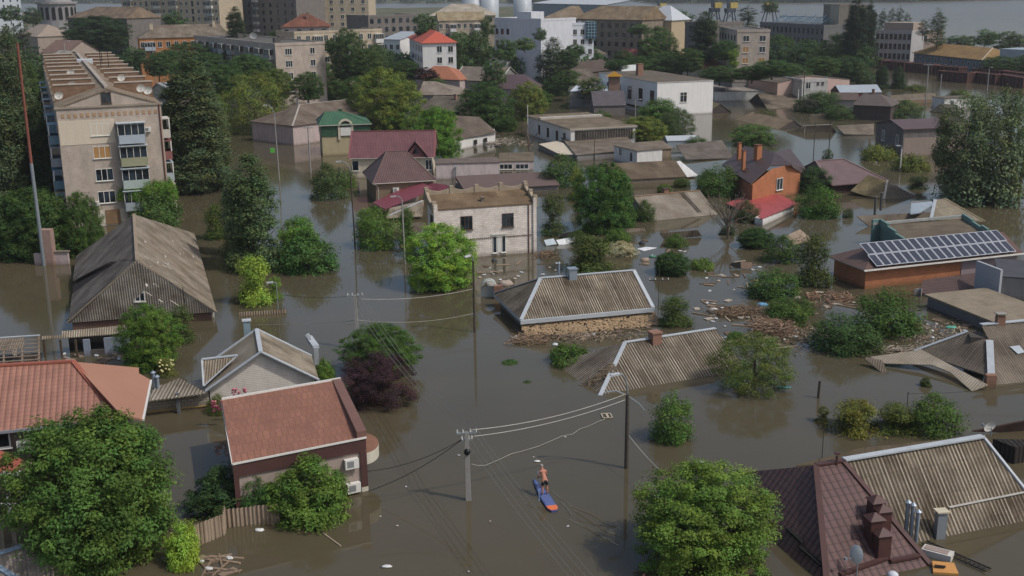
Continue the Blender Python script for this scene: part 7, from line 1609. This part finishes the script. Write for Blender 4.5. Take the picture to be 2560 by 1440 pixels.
tag(fr.build('window_frame',plain('#b0a48f'),None,loc=a_,rz=.1),'pale empty wooden frame floating at the end of the trailing cable','frame')
def bag(x,y,rx,ry,rz,col,label,name='bag',cat='bag',jit=.18,z=.05):
    p=P(x,y,z); return tag(MB().ball((0,0,0),rx,ry,rz,10,0,jit,int(x)).build(name,plain(col,.7,0,.12),None,loc=p,smooth=True),label,cat)
bag(1749,1158,.38,.2,.14,'#d2d3d3','white filled sack floating above the round maple, lower right')
bag(1225,712,.55,.5,.5,'#9a968f','heap of white grey plastic bags by the wooden pole','bag_heap','bags',.3); bag(1262,712,.75,.5,.45,'#96897f','crumpled brownish plastic bale right of the white grey bag heap','bag_heap','bags',.3)
bag(1605,609,.35,.35,.3,'#34363c','black ball floating beside the white blossom shrub','ball','ball',.03); bag(1783,778,.42,.35,.3,'#cfcdc8','left white round buoy like bag by the reed raft'); bag(1806,776,.33,.33,.3,'#c9d0d4','right bluish white ball by the reed raft','ball','ball',.03)
bag(1235,652,.3,.3,.25,'#3a3d40','dark bag in the water before the white brick building door'); bag(1560,808,.5,.2,.16,'#bfc0b9','long white bag at the debris belt below the central roof'); bag(1468,820,.22,.2,.18,'#8ea3b5','light blue bag in the debris belt below the central roof'); bag(1498,822,.22,.18,.14,'#2e3238','black bag in the debris belt below the central roof')
bag(1388,862,.26,.2,.15,'#c9cbcb','white bag below the debris belt left end'); bag(1632,641,.4,.3,.1,'#3f7a63','green plastic lid left of the dense dark bush','lid','lid',.05); bag(1612,650,.5,.35,.2,'#978574','torn beige cushion beside the green plastic lid','cushion','cushion',.35)
bag(2378,818,.5,.3,.1,'#4f9a86','turquoise bag in the water beside the slab garage'); bag(1960,968,.5,.18,.06,'#4fa5b5','bright turquoise plate floating right of the cherry tree','plate','plate',.05); bag(2305,733,.6,.5,.55,'#8f9ca3','pale tank at the left end of the slab garage','tank','tank',.02); bag(1905,762,.5,.3,.2,'#5a8fae','blue bag at the right end of the reed raft')
bag(1363,470,1.7,.6,.35,'#c03a2c','bright red heap of cloth by the roof edge behind the white brick building','cloth_heap','cloth',.4); bag(2232,1438,.28,.28,.2,'#b9bdc2','white round float at the bottom edge of the brown tile roof','round_buoy','buoy',.02,.3)
bag(648,1325,.26,.16,.08,'#c5c5c2','white torn bag below the asbestos fence'); bag(967,1416,.27,.14,.07,'#c2c2bf','white foam piece near the bottom edge, centre left'); bag(1343,1153,.2,.09,.06,'#cfd0ce','white scrap floating above the paddle boarder')
for (x,y,s_) in ((2030,745,1.0),(2105,748,1.7)):
    q=P(x,y,0); o=MB()
    for i in range(4): o.bar((-s_*.5,-s_*.25+i*s_*.17,.05+i*.12),(s_*.5,-s_*.25+i*s_*.17,.1+i*.1),.12,.04)
    o.bar((-s_*.5,-s_*.3,0),(-s_*.5,s_*.3,.5),.1,.1).bar((s_*.5,-s_*.3,0),(s_*.5,s_*.3,.55),.1,.1).bar((-s_*.3,-s_*.3,.0),(s_*.4,-s_*.5,.35),.2,.05)
    tag(o.build('wooden_crate',plain('#7f6450',.9,0,.3,4),None,loc=q,rz=.4),'broken dark wooden crate '+('near the wide green bush' if x<2050 else 'with tilted frame left of the solar panel house'),'crate')
# bare trees
def bare(x,yb,yt,w_,label,seed,n=26):
    p=P(x,yb); h=zat((p.x,p.y),yt); wd=w_/sc(p.y); rg=random.Random(seed); o=empty('bare_tree',(p.x,p.y,0),0,label,'tree'); b=MB().tube([(0,0,-1),(.1,0,h*.2),(0,.1,h*.45)],.18,7,0,.12)
    for i in range(n):
        a=rg.uniform(0,6.28); r=wd*.5*rg.uniform(.4,1); z0=h*rg.uniform(.1,.45); z1=h*rg.uniform(.5,1.0)*(1-.25*(r/wd)); m_=Vector((math.cos(a)*r*.45,math.sin(a)*r*.45,(z0+z1)/2+.1)); e=Vector((math.cos(a)*r,math.sin(a)*r,z1))
        b.tube([(0,0,z0),m_,e],.06,4,0,.015)
        for k in range(5):
            t=rg.uniform(.3,1); s_=m_.lerp(e,t); b.tube([s_,s_+Vector((rg.uniform(-.5,.5),rg.uniform(-.5,.5),rg.uniform(.1,.8)))*wd*.16],.025,3,0,.008)
    b.build('branches',plain('#6a6056',.95,0,.2),o)
bare(1818,598,478,150,'leafless tree with fan of bare branches standing in water, right of centre',2,34); bare(1322,395,290,55,'leafless grey tree left of the workshop, upper centre',5,20); bare(598,600,395,40,'bare stemmed dead tree beside the tall street poplar',8,14)
crownonly('bush',P(1820,595,-.3)+Vector((0,.6,0)),2.2,1.4,'#3f5230',name='shrub',label='small ivy clump around the foot of the leafless tree, right of centre',cat='shrub')
crownonly('mat',P(1275,908,-.05),1.5,.25,'#4f7038',name='water_weed',label='green branches barely above open water, left of the ivy mat',cat='branch'); crownonly('mat',P(1318,957,-.05),.7,.16,'#4f6a3a',name='water_weed',label='tiny green twig in open water below the other floating branches',cat='branch')
# ================================================================ SMALL DEBRIS
_dm={}
def dmesh(t,k):
    key=(t,k)
    if key in _dm: return _dm[key]
    rg=random.Random(k*7+len(t)); b=MB()
    if t=='plank': l=rg.uniform(.8,2.2); b.box(-l/2,l/2,-.07,.07,-.03,.04)
    if t=='board': l=rg.uniform(.5,1.1); w_=rg.uniform(.3,.6); b.box(-l/2,l/2,-w_/2,w_/2,-.02,.04)
    if t=='foam_piece': b.ball((0,0,.02),rg.uniform(.12,.3),rg.uniform(.1,.2),.08,7,0,.25,k)
    _dm[key]=b.mesh(t,{'plank':plain(['#84725f','#665648','#9a8976'][k%3],.9,0,.2,4),'board':plain(['#7c6b5b','#9a9184','#5f5043'][k%3],.9,0,.2,4),'foam_piece':plain(['#b9b9b4','#aeb1b3','#9c9082'][k%3],.8,0,.1)}[t]); return _dm[key]
ORD=['leftmost','second','third','fourth','fifth','sixth','seventh','eighth','ninth','tenth','eleventh','twelfth','thirteenth','fourteenth','fifteenth','sixteenth','seventeenth','eighteenth']
CN={'plank':['tan','dark brown','pale'],'board':['brown','light grey','dark'],'foam_piece':['white','grey white','beige']}; NN={'plank':'plank','board':'board scrap','foam_piece':'foam scrap'}
def scatter(where,x0,y0,x1,y1,npl,nbo,nfo,seed,slope=0,szz=1.0):
    rg=random.Random(seed)
    for t,n in (('plank',npl),('board',nbo),('foam_piece',nfo)):
        its=[]
        for i in range(n):
            u=rg.random(); x=x0+(x1-x0)*u; y=rg.uniform(y0,y1)+slope*(x-x0); its.append((x,y,rg.randrange(6),rg.uniform(0,3.14)))
        its.sort(); cnt=[0,0,0]; tot=[sum(1 for q in its if q[2]%3==c) for c in range(3)]
        for x,y,k,rz in its:
            c=k%3; o=inst(t,dmesh(t,k),None,P(x,y,.03),rz,(szz,)*3); nth=ORD[min(17,cnt[c])]; cnt[c]+=1
            pos='' if tot[c]==1 else (', leftmost,' if nth=='leftmost' else (', rightmost,' if cnt[c]==tot[c] else ', %s from left,'%nth))
            tag(o,'%s %s%s %s'%(CN[t][c],NN[t],pos,where),{'plank':'plank','board':'board','foam_piece':'foam scrap'}[t],t.replace('_',' ')+'s '+where)
scatter('in debris belt below central roof',1290,826,1620,858,16,14,16,1,-.09)
scatter('around ragged shrub by central roof',1740,730,1830,860,5,6,12,2)
scatter('in debris near the leafless tree',1760,640,1900,730,12,8,9,3)
scatter('around the driftwood heap at right',1850,790,1990,870,12,14,18,4)
scatter('between large bush and slab garage',2240,800,2420,880,12,16,16,5)
scatter('beside the broken wooden crates',1990,725,2150,775,9,6,6,6)
scatter('near the white brick building wall',1190,655,1400,700,3,3,14,7)
scatter('between blossom shrub and dark bush',1580,600,1720,660,3,5,9,8)
scatter('below the asbestos fence',500,1385,590,1435,7,2,3,9)
scatter('in rubble before the white cottage',1150,345,1330,368,16,12,16,10)
scatter('near the reeds, upper right',2180,380,2300,420,4,5,8,11)
scatter('on open water before the paddle boarder',950,1060,1530,1430,0,0,9,12,0,.4)
scatter('by the low open shed, left',130,880,300,905,6,3,5,13)
tag(MB().bar((0,0,0),P(852,1365,.03)-P(808,1333,.03),.05,.05).build('plank',plain('#a5947d'),None,loc=P(808,1333,.03)),'single thin pole floating below the sumac tree','plank')
for i,(x0,y0,x1,y1) in enumerate(((505,1440,530,1398),(530,1440,570,1405),(548,1385,556,1420),(560,1438,605,1425))):
    a_,b_=P(x0,y0,.03),P(x1,y1,.08); tag(MB().bar((0,0,0),b_-a_,.09,.06).build('beam',plain('#7f6c5a'),None,loc=a_),('leftmost','second from left','short upper','rightmost')[i]+' weathered beam in the bottom left debris below the fence','beam','beams in the bottom left debris')
def heap(label,x0,y0,x1,y1,n,l,hgt_,cols,seed,name='driftwood'):
    rg=random.Random(seed); a0=P((x0+x1)/2,(y0+y1)/2,0); b=MB()
    for i in range(n):
        x=rg.gauss((x0+x1)/2,(x1-x0)*.24); y=rg.gauss((y0+y1)/2,(y1-y0)*.22); p=P(x,y,0)-a0; p.z=rg.random()*hgt_; a=rg.gauss(.3,.9); ll=rg.uniform(.3,1)*l; d=Vector((math.cos(a)*ll/2,math.sin(a)*ll/2,rg.uniform(-.12,.12))); b.bar(p-d,p+d,.05,.05,i%2)
    tag(b.build(name,[plain(c,.95,0,.3,5) for c in cols],None,loc=a0),label,'driftwood',kind='stuff')
heap('raft of matted brown reeds and sticks below the wide green bush, right',1785,770,1900,796,420,1.1,.35,['#6a5746','#7d6a55'],1); heap('big heap of driftwood sticks left of the big dark green bush',1885,802,1985,848,520,1.8,.8,['#75604e','#8f7a64'],2)
heap('tangle of driftwood at the left end of the debris belt below the central roof',1280,838,1385,866,160,1.3,.3,['#6b5846','#8a755f'],3); heap('driftwood and rubble line before the white brick building corner',1340,628,1395,648,90,1.0,.3,['#6b5846','#7d6a55'],4)
heap('litter and sticks along the foot of the lower hedge, right',2120,868,2420,885,160,.9,.2,['#8f8474','#a59a8a'],5)
heap('collapsed boards in the ruin between round trees, upper centre',1110,262,1160,285,140,3.5,1.6,['#8a8178','#5f5044'],6)

heap('mat of brown litter and splinters in the debris belt below the central roof',1330,826,1600,856,420,.5,.12,['#6f5f4e','#8f806c'],11,'litter')
heap('mat of litter and reed bits between the driftwood heap and the large bush',1860,790,2080,880,380,.55,.12,['#6f604f','#938574'],12,'litter'); heap('mat of litter and splinters between the large bush and slab garage',2230,800,2420,875,320,.5,.12,['#75695b','#9b8f7f'],13,'litter')
heap('mat of splintered wood around the broken crates by the solar panel house',1990,728,2160,770,200,.7,.2,['#6b5443','#84705d'],14,'litter'); heap('mat of broken boards before the white cottage, upper centre',1170,345,1320,366,220,1.4,.3,['#8a8074','#a59b8f'],15,'litter')
# wake behind the board
def wake(pts,label):
    w_=[P(x,y,.0) for x,y in pts]; a0=w_[0]; b=MB(); pr=None
    for i,p in enumerate(w_):
        q=w_[min(i+1,len(w_)-1)]-w_[max(i-1,0)]; n=Vector((-q.y,q.x,0)).normalized()*.11; k=.035*math.sin(math.pi*(i+.5)/len(w_)); c=[p-a0-n,p-a0+Vector((0,0,k)),p-a0+n]
        c[0].z=c[2].z=-.005
        if pr:
            for j in range(2): b.face([pr[j],c[j],c[j+1],pr[j+1]][::-1])
        pr=c
    tag(b.build('ripple',WT,None,loc=a0,smooth=True),kind='structure')
for pts in ([(1378,1228),(1400,1246),(1430,1268),(1470,1283),(1510,1305),(1550,1322)],[(1402,1252),(1440,1280),(1478,1305),(1515,1330),(1560,1345)],[(1420,1298),(1460,1318),(1500,1340),(1545,1365)],[(1400,1255),(1420,1275),(1428,1290)],[(1330,1255),(1318,1262),(1330,1270),(1348,1266)],[(1440,1300),(1490,1312),(1540,1318)]): wake(pts,'')
# ================================================================ HAZE
hz=bpy.data.materials.new('haze'); hz.use_nodes=True; t=hz.node_tree; t.nodes.remove(t.nodes['Principled BSDF']); v=t.nodes.new('ShaderNodeVolumePrincipled'); v.inputs['Color'].default_value=(.85,.88,.9,1); v.inputs['Density'].default_value=HAZE; v.inputs['Anisotropy'].default_value=.2; t.links.new(v.outputs[0],t.nodes['Material Output'].inputs['Volume'])
tag(MB().box(-13000,13000,-400,6500,-5,62).build('haze',hz),kind='stuff')
print('\n'.join(LOG))
